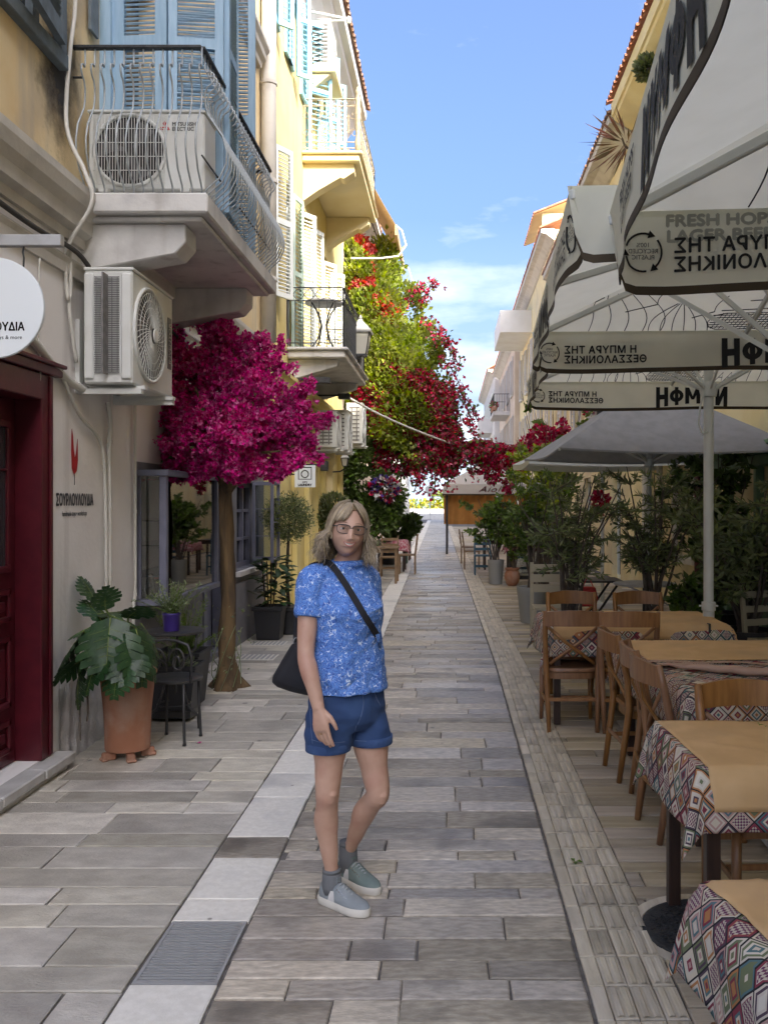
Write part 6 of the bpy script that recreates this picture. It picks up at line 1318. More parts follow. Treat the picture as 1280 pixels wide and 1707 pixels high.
for sg in (0, 1):
    mb = MB(); pts = []
    for q in range(22):
        th = q/21*PI*3.1; rr = .105*(1-q/25); u0 = .29 if sg == 0 else .71; pts.append(bk(u0+(-1 if sg == 0 else 1)*-.9*rr*math.cos(th)*2.2*.9, .585+rr*math.sin(th)*.95))
    mb.tube(pts, .008, 6); obj('back_scroll', mb, m_black, t, smooth=True)
def stems_plant(t, base, stems, L, W, mat, per=22, up=.5, stem_r=.004, stemm=None, spread=.6, leaf_from=.15, name='foliage'):
    """thin stems with leaves along them; stems = list of tip points"""
    base = Vector(base); P_, D_ = [], []; mb = MB()
    for tip in stems:
        tip = Vector(tip); b = base+Vector((random.uniform(-.03,.03),random.uniform(-.03,.03),0)); m_ = b.lerp(tip,.5)+Vector((random.uniform(-.06,.06),random.uniform(-.06,.06),.08))*(tip-b).length*.5
        pts = [b.lerp(m_, u/4).lerp(m_.lerp(tip, u/4), u/4) for u in range(5)]; mb.tube(pts, [stem_r*(1-.7*u/4) for u in range(5)], 5, caps=False)
        for k in range(per):
            u = leaf_from+(1-leaf_from)*(k+random.random())/per; p = b.lerp(m_, u).lerp(m_.lerp(tip, u), u); d = (tip-b).normalized(); q = Vector((random.gauss(0,1),random.gauss(0,1),random.gauss(0,1))).normalized(); P_.append(p); D_.append(d*up+q*spread)
    obj('stem', mb, stemm or m_mid, t); return obj(name, leaf_mesh(name, P_, D_, L, W, mat), None, t)
t = thing('potted_herb', 'silvery thyme-like herb in a purple pot on the black table', 'potted plant', (-2.06, 6.66, .722))
pot_lathe(t, -2.06, 6.66, [(.050,.723),(.056,.725),(.064,.84),(.068,.845),(.066,.857),(.058,.857),(.056,.83)], m_purple, 28, (.056,.84))
stems_plant(t, (-2.06,6.66,.84), [(-2.06+random.gauss(0,.11), 6.66+random.gauss(0,.09), random.uniform(.95,1.10)) for _ in range(46)], .026, .009, m_thyme, per=20, up=.5, spread=.8)
t = thing('black_planter', 'low black planter with feathery light green shrub behind the tree trunk', 'potted plant', (-2.22, 7.45, 0))
mb = MB(); mb.loft([[(-2.22+s*c,7.45+s*d,z) for c,d in ((-1,-1),(1,-1),(1,1),(-1,1))] for s, z in ((.15,.003),(.19,.42),(.20,.425),(.20,.45),(.18,.45),(.17,.40))]); obj('pot', mb, m_blackpot, t)
stems_plant(t, (-2.2,7.45,.4), [(-2.2+random.gauss(.04,.16), 7.45+random.gauss(-.05,.13), random.uniform(.5,.95)) for _ in range(60)], .03, .008, m_mid, per=26, up=.4, spread=.9)
t = thing('black_planter', 'square black planter box under the black bistro table', 'planter', (-2.2, 6.78, 0))
mb = MB(); mb.loft([[(-2.18+s*c,6.95+s*.6*d,z) for c,d in ((-1,-1),(1,-1),(1,1),(-1,1))] for s, z in ((.21,.09),(.25,.40),(.26,.405),(.26,.43),(.24,.43),(.22,.38))]); obj('pot', mb, m_blackpot, t)
mb = MB(); mb.box(-2.4,-1.97,6.83,7.07,.03,.085); obj('pot_tray', mb, m_black, t)
P_, D_ = cloud(260, (-2.18,6.95,.42), (.22,.13,.06), .2); obj('foliage', leaf_mesh('foliage', P_, D_+[0,0,.8], .05, .02, m_thyme), None, t)
# climber around the tree foot
# the magenta tree
bx, by = -2.0, 8.1
t = thing('bougainvillea_tree', 'bright magenta bougainvillea trained as a tree on twisted ochre trunk', 'tree', (bx, by, 0))
mb = MB(); tr = [(bx,by,-.03,.18),(bx+.0,by,.03,.14),(bx-.005,by,.10,.098),(bx-.015,by,.25,.073),(bx-.005,by,.5,.066),(bx+.016,by,.8,.062),(bx+.0,by,1.1,.060),(bx-.018,by,1.4,.060),(bx-.025,by,1.7,.056),(bx-.01,by,2.0,.05)]; rings = []
for i, (x, y, z, r) in enumerate(tr):
    rings.append([(x+r*(1+.24*math.sin(3*a+z*5)+.12*math.sin(5*a-z*8)+.05*math.sin(9*a+z*23))*math.cos(a), y+r*(1+.24*math.sin(3*a+z*5)+.12*math.sin(5*a-z*8)+.05*math.sin(9*a+z*23))*math.sin(a), z) for a in [2*PI*k/20 for k in range(20)]])
mb.loft(rings)
for k in range(9):
    a = k*.7; tip = (bx+.1+.55*math.cos(a), by+.5*math.sin(a), 2.45+.35*math.sin(k*2.2)); mb.tube([(bx-.012,by,1.75),(bx+.05+.2*math.cos(a),by+.2*math.sin(a),2.1),tip], [.04,.022,.008], 6)
obj('trunk', mb, m_bark, t, smooth=True)
def bracts(P_, D_, L, W, mat, name='flowers', mats=None, mi=None):
    n = len(P_); Pn = np.repeat(np.asarray(P_), 3, 0); Dn = np.repeat(np.asarray(D_), 3, 0)
    Pn = Pn+RNG.normal(size=Pn.shape)*L*.12; Dn = Dn*.7+RNG.normal(size=Dn.shape)*.75
    return leaf_mesh(name, Pn, Dn, L, W, mats or mat, None if mi is None else np.repeat(mi, 3), fold=.18, curl=.12)
def crown_px(blobs, Y0, dens, L, mat, W=None, thr=-.7, sc=3.2, name='flowers', par=None):
    Ps, Ds = [], []
    for px, py, rx, ry, dy, n in blobs:
        c = PX(px, py, Y0+dy); k = Y0/F; P_, D_ = cloud(int(n*dens), c, (rx*k, min(rx,ry)*k*.9, ry*k), .45); m_ = lumpy(P_, sc, px*.1, thr); Ps.append(P_[m_]); Ds.append(D_[m_])
    P_ = np.vstack(Ps); D_ = np.vstack(Ds); return P_, D_
TB = [(330,720,75,72,-.1,900),(385,640,70,75,0,900),(400,720,95,80,-.35,1400),(460,690,75,80,-.1,1100),(500,720,48,62,0,600),(300,745,52,52,0,600),(355,665,55,60,.1,500),(420,605,50,45,.1,500),(470,625,45,40,.1,400),(400,560,14,26,.1,90),(322,595,16,30,0,110),(345,610,22,20,0,120),(520,690,30,40,.1,220),(280,770,34,26,-.1,260),(350,775,50,28,-.3,380),(430,775,55,30,-.3,420),(485,775,42,26,-.1,320),(310,660,26,36,.1,200),(315,575,9,14,0,40)]
TB = [(a_-30, b_, c_*.88, d_*.86, e_, n_*.62) for a_, b_, c_, d_, e_, n_ in TB]
P_, D_ = crown_px(TB, by, 1.9, .04, m_magenta, thr=-.75, sc=7.5); D_ = D_+[0,-.25,-.1]
sp_ = MB(); Q_, E_ = [], []; cc = PX(398,690,by)
for k in range(150):
    b0 = random.choice(TB[:13]); kz = by/F; d = Vector((random.gauss(0,1),random.gauss(-.3,.9),random.gauss(.1,1))).normalized(); c = PX(b0[0], b0[1], by+b0[4]); A = c+Vector((d.x*b0[2]*kz, d.y*min(b0[2],b0[3])*kz*.9, d.z*b0[3]*kz))*.9
    o_ = (A-cc).normalized(); L = random.uniform(.08,.24); B = A+(o_*.8+d*.4+Vector((random.gauss(0,.3),random.gauss(0,.3),random.gauss(-.05,.3)))).normalized()*L; sp_.tube([A-o_*.1, A.lerp(B,.5)+Vector((0,0,.02)), B], .004, 4, caps=False)
    for q in range(int(L*190)):
        u = random.random()**.7; Q_.append(tuple(A.lerp(B,u)+Vector((random.gauss(0,.022),random.gauss(0,.022),random.gauss(0,.022))))); E_.append(tuple(o_+Vector((random.gauss(0,.6),random.gauss(0,.6),random.gauss(0,.6)))))
obj('twig', sp_, m_barkdark, t)
P_ = np.vstack([P_, np.array(Q_)]); D_ = np.vstack([D_, np.array(E_)])
P_ = np.vstack([P_, P_+RNG.normal(size=P_.shape)*.02]); D_ = np.vstack([D_, D_]); obj('crown', bracts(P_, D_, .038, .031, m_magenta, 'crown'), None, t)
P_, D_ = crown_px([(a_, b_, c_*1.07, d_*1.07, e_, n_) for a_, b_, c_, d_, e_, n_ in TB], by, .11, .05, m_mid, thr=-.3, sc=5); obj('leaves', leaf_mesh('leaves', P_, D_+RNG.normal(size=P_.shape)*.8, .052, .030, m_vinedark), None, t)
mb = MB()
for k in range(7):
    a = k*.9; pts = [(bx+.13*math.cos(a+q*.5), by-.05+.12*math.sin(a+q*.5), .05+.12*q+.05*math.sin(k+q)) for q in range(5)]; mb.tube(pts, .004, 5)
P_ = [(bx+random.gauss(.0,.14), by-.1+random.gauss(0,.08), random.uniform(.08,.75)) for _ in range(70)]; D_ = RNG.normal(size=(70,3))
v = thing('climbing_plant', 'thin pale creeper winding round the foot of the magenta tree', 'plant', (bx, by-.05, 0)); obj('stem', mb, m_thyme, v); obj('leaves', leaf_mesh('leaves', P_, D_, .035, .022, m_thyme), None, v)
# ball topiary and rubber plant by the open sash
px_, py_ = -2.20, 11.0
t = thing('rubber_plant', 'glossy dark leaved plant in square black planter under the open window sash', 'potted plant', (px_, py_, 0))
mb = MB(); mb.loft([[(px_+s*c,py_+s*d,z) for c,d in ((-1,-1),(1,-1),(1,1),(-1,1))] for s, z in ((.135,.003),(.168,.36),(.185,.363),(.185,.41),(.165,.41),(.155,.36))]); obj('pot', mb, m_blackpot, t, bevel=.006)
lm = MB(); lm.add([(0,0,0),(.2,.35,-.02),(.17,.7,-.06),(0,1,-.16),(-.17,.7,-.06),(-.2,.35,-.02),(0,.35,.03),(0,.7,0)], [(0,1,6),(1,2,7,6),(2,3,7),(3,4,7),(4,5,6,7),(5,0,6)]); lm = lm.mesh('leaf', m_deep, True)
for k in range(90):
    a = k*2.39996; u = (k % 30)/30; zz = .45+.55*u; r_ = .06+.16*math.sin(u*PI*.8+.4); b = Vector((px_+.05+r_*.5*math.cos(a)+random.gauss(0,.05), py_+r_*.5*math.sin(a), zz)); leaf_at(t, lm, b, (math.cos(a), math.sin(a), random.uniform(-.5,.7)), random.uniform(-.4,.4), random.uniform(.15,.23))
mb = MB(); 
for k in range(4): mb.tube([(px_+.03*k-.05,py_,.38),(px_+.06*k-.1,py_,.95)], .009, 6)
obj('stem', mb, m_barkdark, t)
t = thing('topiary_tree', 'clipped olive green ball tree on a thin stem beside the window sash', 'tree', (-2.05, 11.2, .3))
pot_lathe(t, -2.05, 11.45, [(.15,.003),(.17,.3),(.185,.31),(.185,.35),(.165,.35)], m_blackpot, 20, (.165,.33))
mb = MB(); mb.tube([(-2.05,11.45,.33),(-2.07,11.42,.8),(-2.045,11.4,1.2),(-2.03,11.4,1.4)], [.022,.02,.017,.014], 8); obj('trunk', mb, m_barkdark, t, smooth=True)
P_, D_ = cloud(5200, PX(480,864,11.4), (.31,.30,.30), .35); P_ = P_+RNG.normal(size=P_.shape)*.025; obj('crown', leaf_mesh('crown', P_, D_*.5+RNG.normal(size=P_.shape)*.7+[0,0,.35], .042, .013, m_olive), None, t)

# ---------------------------------------------------------------- the great vine
t = thing('bougainvillea_vine', 'huge climbing bougainvillea covering house front, green above and crimson below', 'vine', (-2.2, 22, 0))
VB = [(592,425,27,40,0,700),(612,470,38,60,-.2,1300),(625,530,48,70,-.3,1700),(640,590,60,70,-.4,2000),(610,610,36,60,-.2,1100),(665,640,70,62,-.5,2100),(690,690,72,62,-.6,2100),(650,700,55,55,-.2,1200),(715,735,55,50,-.6,1300),(640,440,24,46,.2,600),(672,520,34,50,.0,900),(700,590,38,50,-.1,900),(725,660,34,46,-.2,800),(600,660,28,40,-.1,500),(745,760,30,34,-.4,450),(660,760,50,34,-.3,700)]
P_, D_ = crown_px(VB, 22, 1.35, .1, m_vine, thr=-1.6, sc=1.6)
pxx = VX+P_[:,0]*F/P_[:,1]; pyy = HY-(P_[:,2]-CH)*F/P_[:,1]
edge = ((pxx-565)*.55+(pyy-400)*.62)/220                    # how far towards the free lower right side
fld = np.sin(P_[:,0]*3.1+1)+np.sin(P_[:,2]*2.7+P_[:,1])+np.sin(P_[:,1]*3.7+P_[:,0]*2)+np.sin(P_[:,2]*5.3+P_[:,0]*4.1)*.8
red = (edge*2.3-2.2+RNG.normal(size=len(P_))*.25) > -fld*.55+.25
top_ = (pyy < 480) & (pxx < 625) & (fld > .85); red |= top_
g_ = ~red; obj('foliage', leaf_mesh('foliage', np.vstack([P_[g_], P_[g_]+RNG.normal(size=P_[g_].shape)*.1]), np.vstack([D_[g_], D_[g_]])+[0,-.3,.2], .108, .078, m_vine, jitter=.5), None, t)
up_ = red & (pyy < 560); lo_ = red & ~up_
obj('flowers', bracts(P_[up_], D_[up_]+[.1,-.4,0], .098, .082, m_scarlet), None, t); obj('flowers', bracts(P_[lo_], D_[lo_]+[.1,-.4,0], .088, .072, m_crimson), None, t)
sel = lo_ & (RNG.random(len(P_)) < .55); obj('foliage', leaf_mesh('foliage', P_[sel], D_[sel], .12, .075, m_vinedark), None, t)
# loose sprays on the free side, and the garland over the street
SP = [((690,520),(725,470),21.8),((680,500),(705,480),21.8),((700,540),(735,560),21.6),((715,560),(765,610),21.4),((735,600),(770,660),21.4),((745,640),(795,700),21.2),((760,660),(790,720),21.2),((740,560),(755,600),21.5),((770,700),(800,760),21),((760,740),(790,800),21),((740,770),(745,815),21),((720,780),(722,830),21),((780,760),(830,750),21),((700,785),(690,820),21),((680,780),(700,812),21.2),((650,770),(655,830),21.4)]
Ps, Ds, Pf, Df = [], [], [], []; mb = MB()
for (a, b, Y) in SP:
    A, B = PX(*a, Y), PX(*b, Y); m_ = A.lerp(B, .5)+Vector((.12, 0, .25)); pts = [A.lerp(m_, u/6).lerp(m_.lerp(B, u/6), u/6) for u in range(7)]; mb.tube(pts, .012, 4, caps=False)
    for k in range(60):
        u = random.random(); p = A.lerp(m_, u).lerp(m_.lerp(B, u), u)+Vector((random.gauss(0,.09),random.gauss(0,.09),random.gauss(0,.08))); d = Vector((random.gauss(0,1),random.gauss(0,1),random.gauss(0,1)))
        (Pf if random.random() < .55 else Ps).append(p); (Df if len(Df) < len(Pf) else Ds).append(d)
GB = [(800,752,36,18,0,260),(835,762,34,22,.1,240),(860,770,24,20,.2,150),(820,785,16,22,0,110),(846,800,8,22,0,40),(795,770,24,20,0,120),(872,752,20,16,.4,80)]
G_, Gd = crown_px(GB, 21.5, 1.25, .1, None, thr=-1.0, sc=2.4)
obj('branch', mb, m_barkdark, t); obj('leaves', leaf_mesh('leaves', Ps, Ds, .11, .07, m_vinedark), None, t); obj('flowers', bracts(Pf, Df, .085, .07, m_crimson), None, t)
obj('garland', bracts(G_, Gd, .095, .075, m_crimson), None, t); k = RNG.random(len(G_)) < .5; obj('leaves', leaf_mesh('leaves', G_[k], Gd[k], .10, .06, m_mid), None, t)
mb = MB(); mb.tube([PX(760,735,21.5),PX(815,742,21.6),PX(880,752,22)], .02, 5); mb.tube([PX(620,860,22.3),PX(625,790,22.4),PX(600,700,22.6),PX(610,600,22.7)], [.09,.08,.06,.04], 7); obj('branch', mb, m_barkdark, t)
# dark green creeper and shrubs under the vine
def shrub(name, label, cat, Y, blobs, L, W, mat, stem=None, dens=1.0, up=(0,-.2,.3), thr=-1.5, sc=3, pot=None, name2='crown'):
    c = PX(blobs[0][0], blobs[0][1], Y); t = thing(name, label, cat, (c.x, Y, 0)); P_, D_ = crown_px(blobs, Y, dens, L, None, thr=thr, sc=sc); obj(name2, leaf_mesh(name2, P_, D_+np.array(up)+RNG.normal(size=P_.shape)*.4, L, W, mat), None, t)
    mb = MB(); z0 = pot[2]-.03 if pot else 0
    for k in range(stem or 4):
        b_ = random.choice(blobs); q = PX(b_[0], b_[1], Y); mb.tube([(c.x+random.gauss(0,.05),Y+random.gauss(0,.05),z0),(c.x*.5+q.x*.5+random.gauss(0,.06),Y,(z0+q.z)*.55),q], [.025,.016,.006], 6)
    obj('trunk', mb, m_barkdark, t)
    if pot:
        r0, r1, h_, pm = pot; pot_lathe(t, c.x, Y, [(r0,.003),(r1*.97,h_*.8),(r1,h_*.82),(r1*1.03,h_),(r1*.92,h_),(r1*.9,h_*.9)], pm, 24, (r1*.9,h_*.93))
    return t
shrub('creeper', 'dark green creeper hanging below the vine on the wall', 'creeper', 21.3, [(605,800,30,55,0,1500),(640,830,34,45,0,1400),(600,760,24,34,.2,700),(625,870,34,40,-.3,900)], .13, .085, m_vinedark, up=(0,-.4,-.2))
shrub('hedge_plant', 'dark leafy shrub beside the far left restaurant tables', 'shrub', 24, [(645,862,24,22,0,800),(668,884,20,18,0,500),(688,874,12,15,0,240)], .16, .10, m_vinedark, pot=(.2,.26,.5,m_blackpot))
shrub('potted_bush', 'small olive bush by the drainpipe on the yellow wall', 'shrub', 17.2, [(556,845,20,22,0,500),(545,862,14,18,0,300)], .11, .05, m_olive, pot=(.16,.2,.4,m_blackpot))
mb = MB(); Y = 21.2
t = thing('petunia_basket', 'hanging basket of violet and red flowers on dark creeper', 'flower basket', PX(640,812,20.8)); P_, D_ = cloud(260, PX(642,815,20.8), (.32,.25,.28), .4); obj('flowers', leaf_mesh('flowers', P_, D_, .11, .09, [m_purple, m_crimson, m_lilac], (RNG.random(260)*3).astype(int)), None, t); mb = MB(); c = PX(642,822,20.8); mb.lathe([(.05,c.z-.16),(.18,c.z-.02),(.19,c.z)], (c.x,c.y,0), 16); obj('basket', mb, m_barkdark, t)

# ---------------------------------------------------------------- right-hand terrace plants
def bushy(label, x, Y, z_lo, z_hi, rx, n, L, W, mat, pot, nst=14, cat='potted shrub', name='potted_oleander', stemm=None, lean=0, per=34, gap=.3):
    t = thing(name, label, cat, (x, Y, 0)); zp_ = 0.0
    if pot:
        r0, r1, h_, pm = pot; pot_lathe(t, x, Y, [(r0,.003),(r1*.97,h_*.8),(r1,h_*.82),(r1*1.03,h_),(r1*.92,h_),(r1*.9,h_*.9)], pm, 24, (r1*.9,h_*.93)); zp_ = h_*.9
    P_, D_ = [], []; mb = MB()
    for k in range(nst):
        a = random.uniform(0, 2*PI); rr = math.sqrt(random.random())*rx; tip = Vector((x+lean+rr*math.cos(a), Y+rr*.8*math.sin(a), random.uniform(z_lo+(z_hi-z_lo)*.45, z_hi))); b = Vector((x+random.gauss(0,.04), Y+random.gauss(0,.04), zp_)); m_ = b.lerp(tip, .55)+Vector((-(tip.x-b.x)*.25, 0, .12)); mb.tube([b, b.lerp(m_,.5).lerp(m_.lerp(tip,.5),.5), tip], [.016,.010,.004], 6)
        for s in range(n//nst//per+1):
            s0 = random.uniform(gap, .95); c = b.lerp(m_, s0).lerp(m_.lerp(tip, s0), s0); a2 = random.uniform(0, 2*PI); tw = c+Vector((math.cos(a2)*.30, math.sin(a2)*.26, random.uniform(-.05,.25)))*min(1, rx*1.5)
            if tw.z < z_lo: tw.z = z_lo+.05
            mb.tube([c, tw], [.006,.002], 4, caps=False)
            for q in range(per):
                u = random.random(); p = c.lerp(tw, u); d = (tw-c).normalized()*.7+Vector((random.gauss(0,.6),random.gauss(0,.6),random.gauss(0,.5))); P_.append(p); D_.append(d)
    obj('trunk', mb, stemm or m_barkdark, t); obj('crown', leaf_mesh('crown', P_, D_, L, W, mat), None, t); return t
bushy('airy olive-leaved bush in the pot behind the farthest chairs, left one', 1.2, 9.0, .9, 2.0, .55, 2600, .085, .018, m_olive, (.17,.22,.55,m_blackpot), 16)
bushy('olive-leaved bush with a leaning stem before the arched windows, right one', 2.1, 9.3, .8, 2.05, .62, 2800, .085, .018, m_olive, (.17,.22,.5,m_blackpot), 16, lean=.15)
bushy('yellow green shrub at left of the olive bushes', 1.15, 12.5, .8, 2.3, .45, 1700, .08, .035, m_mid, (.17,.22,.5,m_greypot), 12)
bushy('leafy light green shrub in the tall grey pot', .93, 18.3, .7, 1.75, .62, 1700, .12, .06, m_mid, (.13,.165,.50,m_greypot), 14)
bushy('small leafy plant in round terracotta pot beside the tall grey pot', 1.23, 18.0, .6, 1.5, .40, 700, .11, .05, m_mid, None, 8)
t = thing('terracotta_pot', 'round terracotta jar beside the tall grey pot', 'pot', (1.24, 18.0, 0)); pot_lathe(t, 1.24, 17.95, [(.09,.003),(.13,.06),(.155,.18),(.14,.27),(.12,.30),(.145,.33),(.145,.36),(.12,.36),(.11,.30)], m_terra, 24, (.115,.33))
bushy('tall dark bush right of the white pole by the green shopfront', 2.75, 8.3, .4, 2.15, .75, 4200, .10, .032, m_olive, (.2,.25,.5,m_blackpot), 22)
bushy('dark broad-leaved climber on the green shopfront', 2.95, 10.0, .3, 2.35, .6, 3000, .10, .05, m_vinedark, (.2,.25,.45,m_blackpot), 16)
bushy('narrow-leaved oleander at the right picture edge', 3.15, 7.5, .6, 2.45, .6, 2500, .13, .024, m_olive, (.2,.25,.5,m_blackpot), 16)
bushy('dark green potted shrub at the foot of the white pole', 2.35, 8.6, .2, 1.0, .35, 1400, .09, .045, m_vinedark, (.14,.18,.3,m_blackpot), 10)
bushy('yellow-green creeper climbing beside the restaurant screen', 1.75, 16.8, 1.0, 3.3, .7, 2200, .11, .06, m_vine, None, 14, 'creeper', 'creeper')
bushy('crimson flowering climber behind the pale umbrella', 2.3, 19.5, 2.2, 4.2, .9, 1700, .12, .07, m_mid, None, 12, 'creeper', 'creeper')
t = thing('flowering_spray', 'crimson blooms over the pale grey umbrella', 'flowers', (2.3, 19, 3)); P_, D_ = crown_px([(905,725,26,16,0,90),(930,712,18,12,0,50),(885,745,24,16,0,80),(1000,835,10,10,-5,30)], 19, 1.0, .1, None, thr=-1.5); obj('flowers', bracts(P_, D_, .10, .08, m_crimson), None, t); mb = MB(); mb.tube([PX(880,750,19),PX(910,725,19),PX(940,708,19)], .012, 5); obj('stem', mb, m_barkdark, t)
def balcony_plant(label, x, y, z, pot, mat, n, L, W, up, dn=False):
    t = thing('wall_plant', label, 'plant', (x, y, z)); mb = MB(); mb.tube([(WR-.005,y,z+.1),(x,y,z+.3),(x-.05,y,z+.45)], .02, 6); obj('stem', mb, m_barkdark, t); P_, D_ = cloud(n, (x-.05,y,z+.42), (.3,.3,.26), .15); D_ = D_*1.0+np.array(up)
    obj('foliage', leaf_mesh('foliage', P_*.6+np.array([x,y,z+.3])*.4, D_, L, W, mat), None, t)
balcony_plant('spiky reddish plant hanging under the eave above the second parasol', 3.30, 17.0, 8.1, None, M('reddish_leaf', (.20,.07,.045), .6, (.12,.10,.04), 3, isl=.3), 46, .6, .05, (-.6,-.2,.0))
balcony_plant('bushy dry green plant hanging high under the right eave', 3.25, 14.6, 8.35, None, m_olive, 500, .11, .07, (-.2,0,.3))

# ---------------------------------------------------------------- far restaurant on the right
ux, uy, ua = 1.35, 30.0, 1.55
t = thing('restaurant_canopy', 'beige restaurant canopy with pink script and orange side curtain', 'canopy', (ux, uy, 0))
x0, x1, y0, y1 = -.22, 3.0, 28.6, 33.0; ze = 2.23
mb = MB(); pk = ((x0+x1)/2, (y0+y1)/2, 3.05); c4 = [(x0,y0,ze),(x1,y0,ze),(x1,y1,ze),(x0,y1,ze)]; r2 = [(pk[0]+(a-pk[0])*.15, pk[1]+(b-pk[1])*.15, 3.0) for a, b, _ in c4]; mb.add(c4+r2, [(0,1,5,4),(1,2,6,5),(2,3,7,6),(3,0,4,7),(4,5,6,7)]); obj('canopy_roof', mb, m_beigecanvas, t)
mb = MB(); mb.add([(x0,y0,ze),(x1,y0,ze),(x1,y0-.02,ze-.32),(x0-.0,y0-.02,ze-.32)], [(0,3,2,1)]); mb.add([(x0,y0,ze),(x0,y1,ze),(x0-.02,y1,ze-.32),(x0-.02,y0-.02,ze-.32)], [(0,1,2,3)]); vl = obj('valance', mb, m_beigecanvas, t)
mb = MB(); mb.bar((x0-.01,y0-.025,ze-.33),(x1,y0-.025,ze-.33),.02,.05); mb.bar((x0-.02,y0,ze-.33),(x0-.02,y1,ze-.33),.02,.05); obj('hem', mb, m_hem, vl)
mb = MB(); put_text(mb, 'Aiolos', .27, lambda a, b: (1.42+a, y0-.035, ze-.25+b), .002, shear=.45, sx=1.35, spacing=1.1); obj('lettering', mb, M('pink_script', (.38,.10,.12), .7), vl)
mb = MB(); mb.grid(lambda u, v: (x0+.1+u*2.6, y0+.25+.05*math.sin(u*30)*(.3+.7*v)+.02*math.sin(u*77), ze-.3-v*.98), 90, 4); obj('side_curtain', mb, m_orange, t, smooth=True); 
mb = MB(); mb.grid(lambda u, v: (x0+.05+.03*math.sin(u*40), y0+.3+u*3.6, ze-.3-v*.98), 60, 4); obj('side_curtain', mb, m_orange, t, smooth=True)
for (x, y) in ((x0+.12,y0+.15),(x1-.1,y0+.15),(x0+.12,y1-.1),(x1-.1,y1-.1)): mb = MB(); mb.bar((x,y,0),(x,y,ze),.07,.07); obj('post', mb, m_black, t)
for i, (x, lab) in enumerate(((1.45, 'slim upright pole before the orange curtain'), (1.98, 'slanting pale pole before the orange curtain'))):
    mb = MB(); mb.tube([(x-.08*i,27.6,.0),(x+.14*i,27.6,2.0)], .03, 8); tag(obj('pole', mb, m_pole if i else m_steel, smooth=True), lab, 'pole')
t = thing('glass_screen', 'dark framed glass windbreak around the restaurant tables', 'screen', (1.75, 18.6, 0))
mb = MB(); y = 18.9
for a, b, c, d in ((1.25,2.6,.04,.12),(1.25,2.6,.82,.90)): mb.box(a,b,y,y+.05,c,d)
for x in (1.25,1.88,2.54): mb.box(x,x+.06,y,y+.05,.121,.819)
obj('frame', mb, m_black, t)
for x in (1.311,1.941): mb = MB(); mb.box(x,x+(.568 if x < 1.5 else .598),y+.02,y+.03,.121,.819); obj('pane', mb, m_glass, t)
def simple_chair(label, x, y, rz, mat, group=None, name='chair'):
    t = thing(name, label, 'chair', (x, y, 0), rz, group)
    mb = MB(); mb.box(-.2,.2,-.19,.2,.43,.46); local('seat', mb, mat, t)
    for s in (-1, 1):
        mb = MB(); mb.bar((s*.18,.17,0),(s*.18,.17,.429),.035,.035); local('front_leg', mb, mat, t); mb = MB(); mb.bar((s*.18,-.19,0),(s*.18,-.19,.45),.035,.035); mb.bar((s*.18,-.19,.44),(s*.18,-.25,.92),.035,.035); local('back_post', mb, mat, t)
    for z in (.58,.70,.83): mb = MB(); mb.bar((-.165,-.205-(z-.44)*.12,z),(.165,-.205-(z-.44)*.12,z),.02,.06); local('back_slat', mb, mat, t)
    mb = MB(); mb.bar((-.165,.17,.2),(.165,.17,.2),.02,.03); mb.bar((-.165,-.19,.2),(.165,-.19,.2),.02,.03); local('stretcher', mb, mat, t); return t
m_oldwood = M('pale_old_wood', (.22,.14,.075), .7, (.16,.10,.05), 8)
gA = 'small chairs at the far right restaurant'
for x, y, rz, m_, lab in ((.75,20.6,PI,m_bluechair,'blue painted chair at the edge of the far right restaurant'),(.55,22.4,-PI/2,m_oldwood,'pale wooden chair at street side of the far right restaurant'),(.50,24.5,-PI/2,m_oldwood,'second pale wooden chair further along the far right restaurant'),(1.6,20.0,0,m_bluechair,'blue chair seen through the glass windbreak, left one'),(2.2,20.0,0,m_bluechair,'blue chair seen through the glass windbreak, right one')): simple_chair(lab, x, y, rz, m_, gA)
table('bare dark table behind the glass windbreak', 1.3, 2.3, 20.4, 21.2); table('bare dark table beyond the grey pot at far right', .8, 1.6, 22.0, 22.8)
drape('tablecloth', 'red check cloth on the table behind the glass windbreak', 'tablecloth', 1.3, 2.3, 20.4, 21.2, h, (.2,.2,.2,.2), m_redcloth, step=.06, seed=12)
# left-hand restaurant by the vine
gB = 'chairs of the left-hand restaurant'
table('small wooden table with bare pale top left of the far street', -1.75, -1.05, 18.3, 19.0, mat=m_oldwood)
table('dark table under the red check cloth by the far left shrub', -1.75, -1.05, 21.4, 22.2)
drape('tablecloth', 'red check cloth hanging from the table by the far left shrub', 'tablecloth', -1.75, -1.05, 21.4, 22.2, h, (.25,.25,.25,.25), m_redcloth, step=.05, seed=13)
simple_chair('wooden chair with slatted back at the far left restaurant, nearer one', -1.35, 20.0, PI, m_oldwood, gB); simple_chair('wooden chair with slatted back at the far left restaurant, further one', -1.0, 20.9, PI/2, m_oldwood, gB)
simple_chair('greenish chair beyond the red check cloth at far left', -1.35, 24.5, 0, M('green_chair', (.10,.16,.11), .6), gB)
table('dark high table beyond the red check cloth at far left', -1.75, -1.1, 25.5, 26.2)
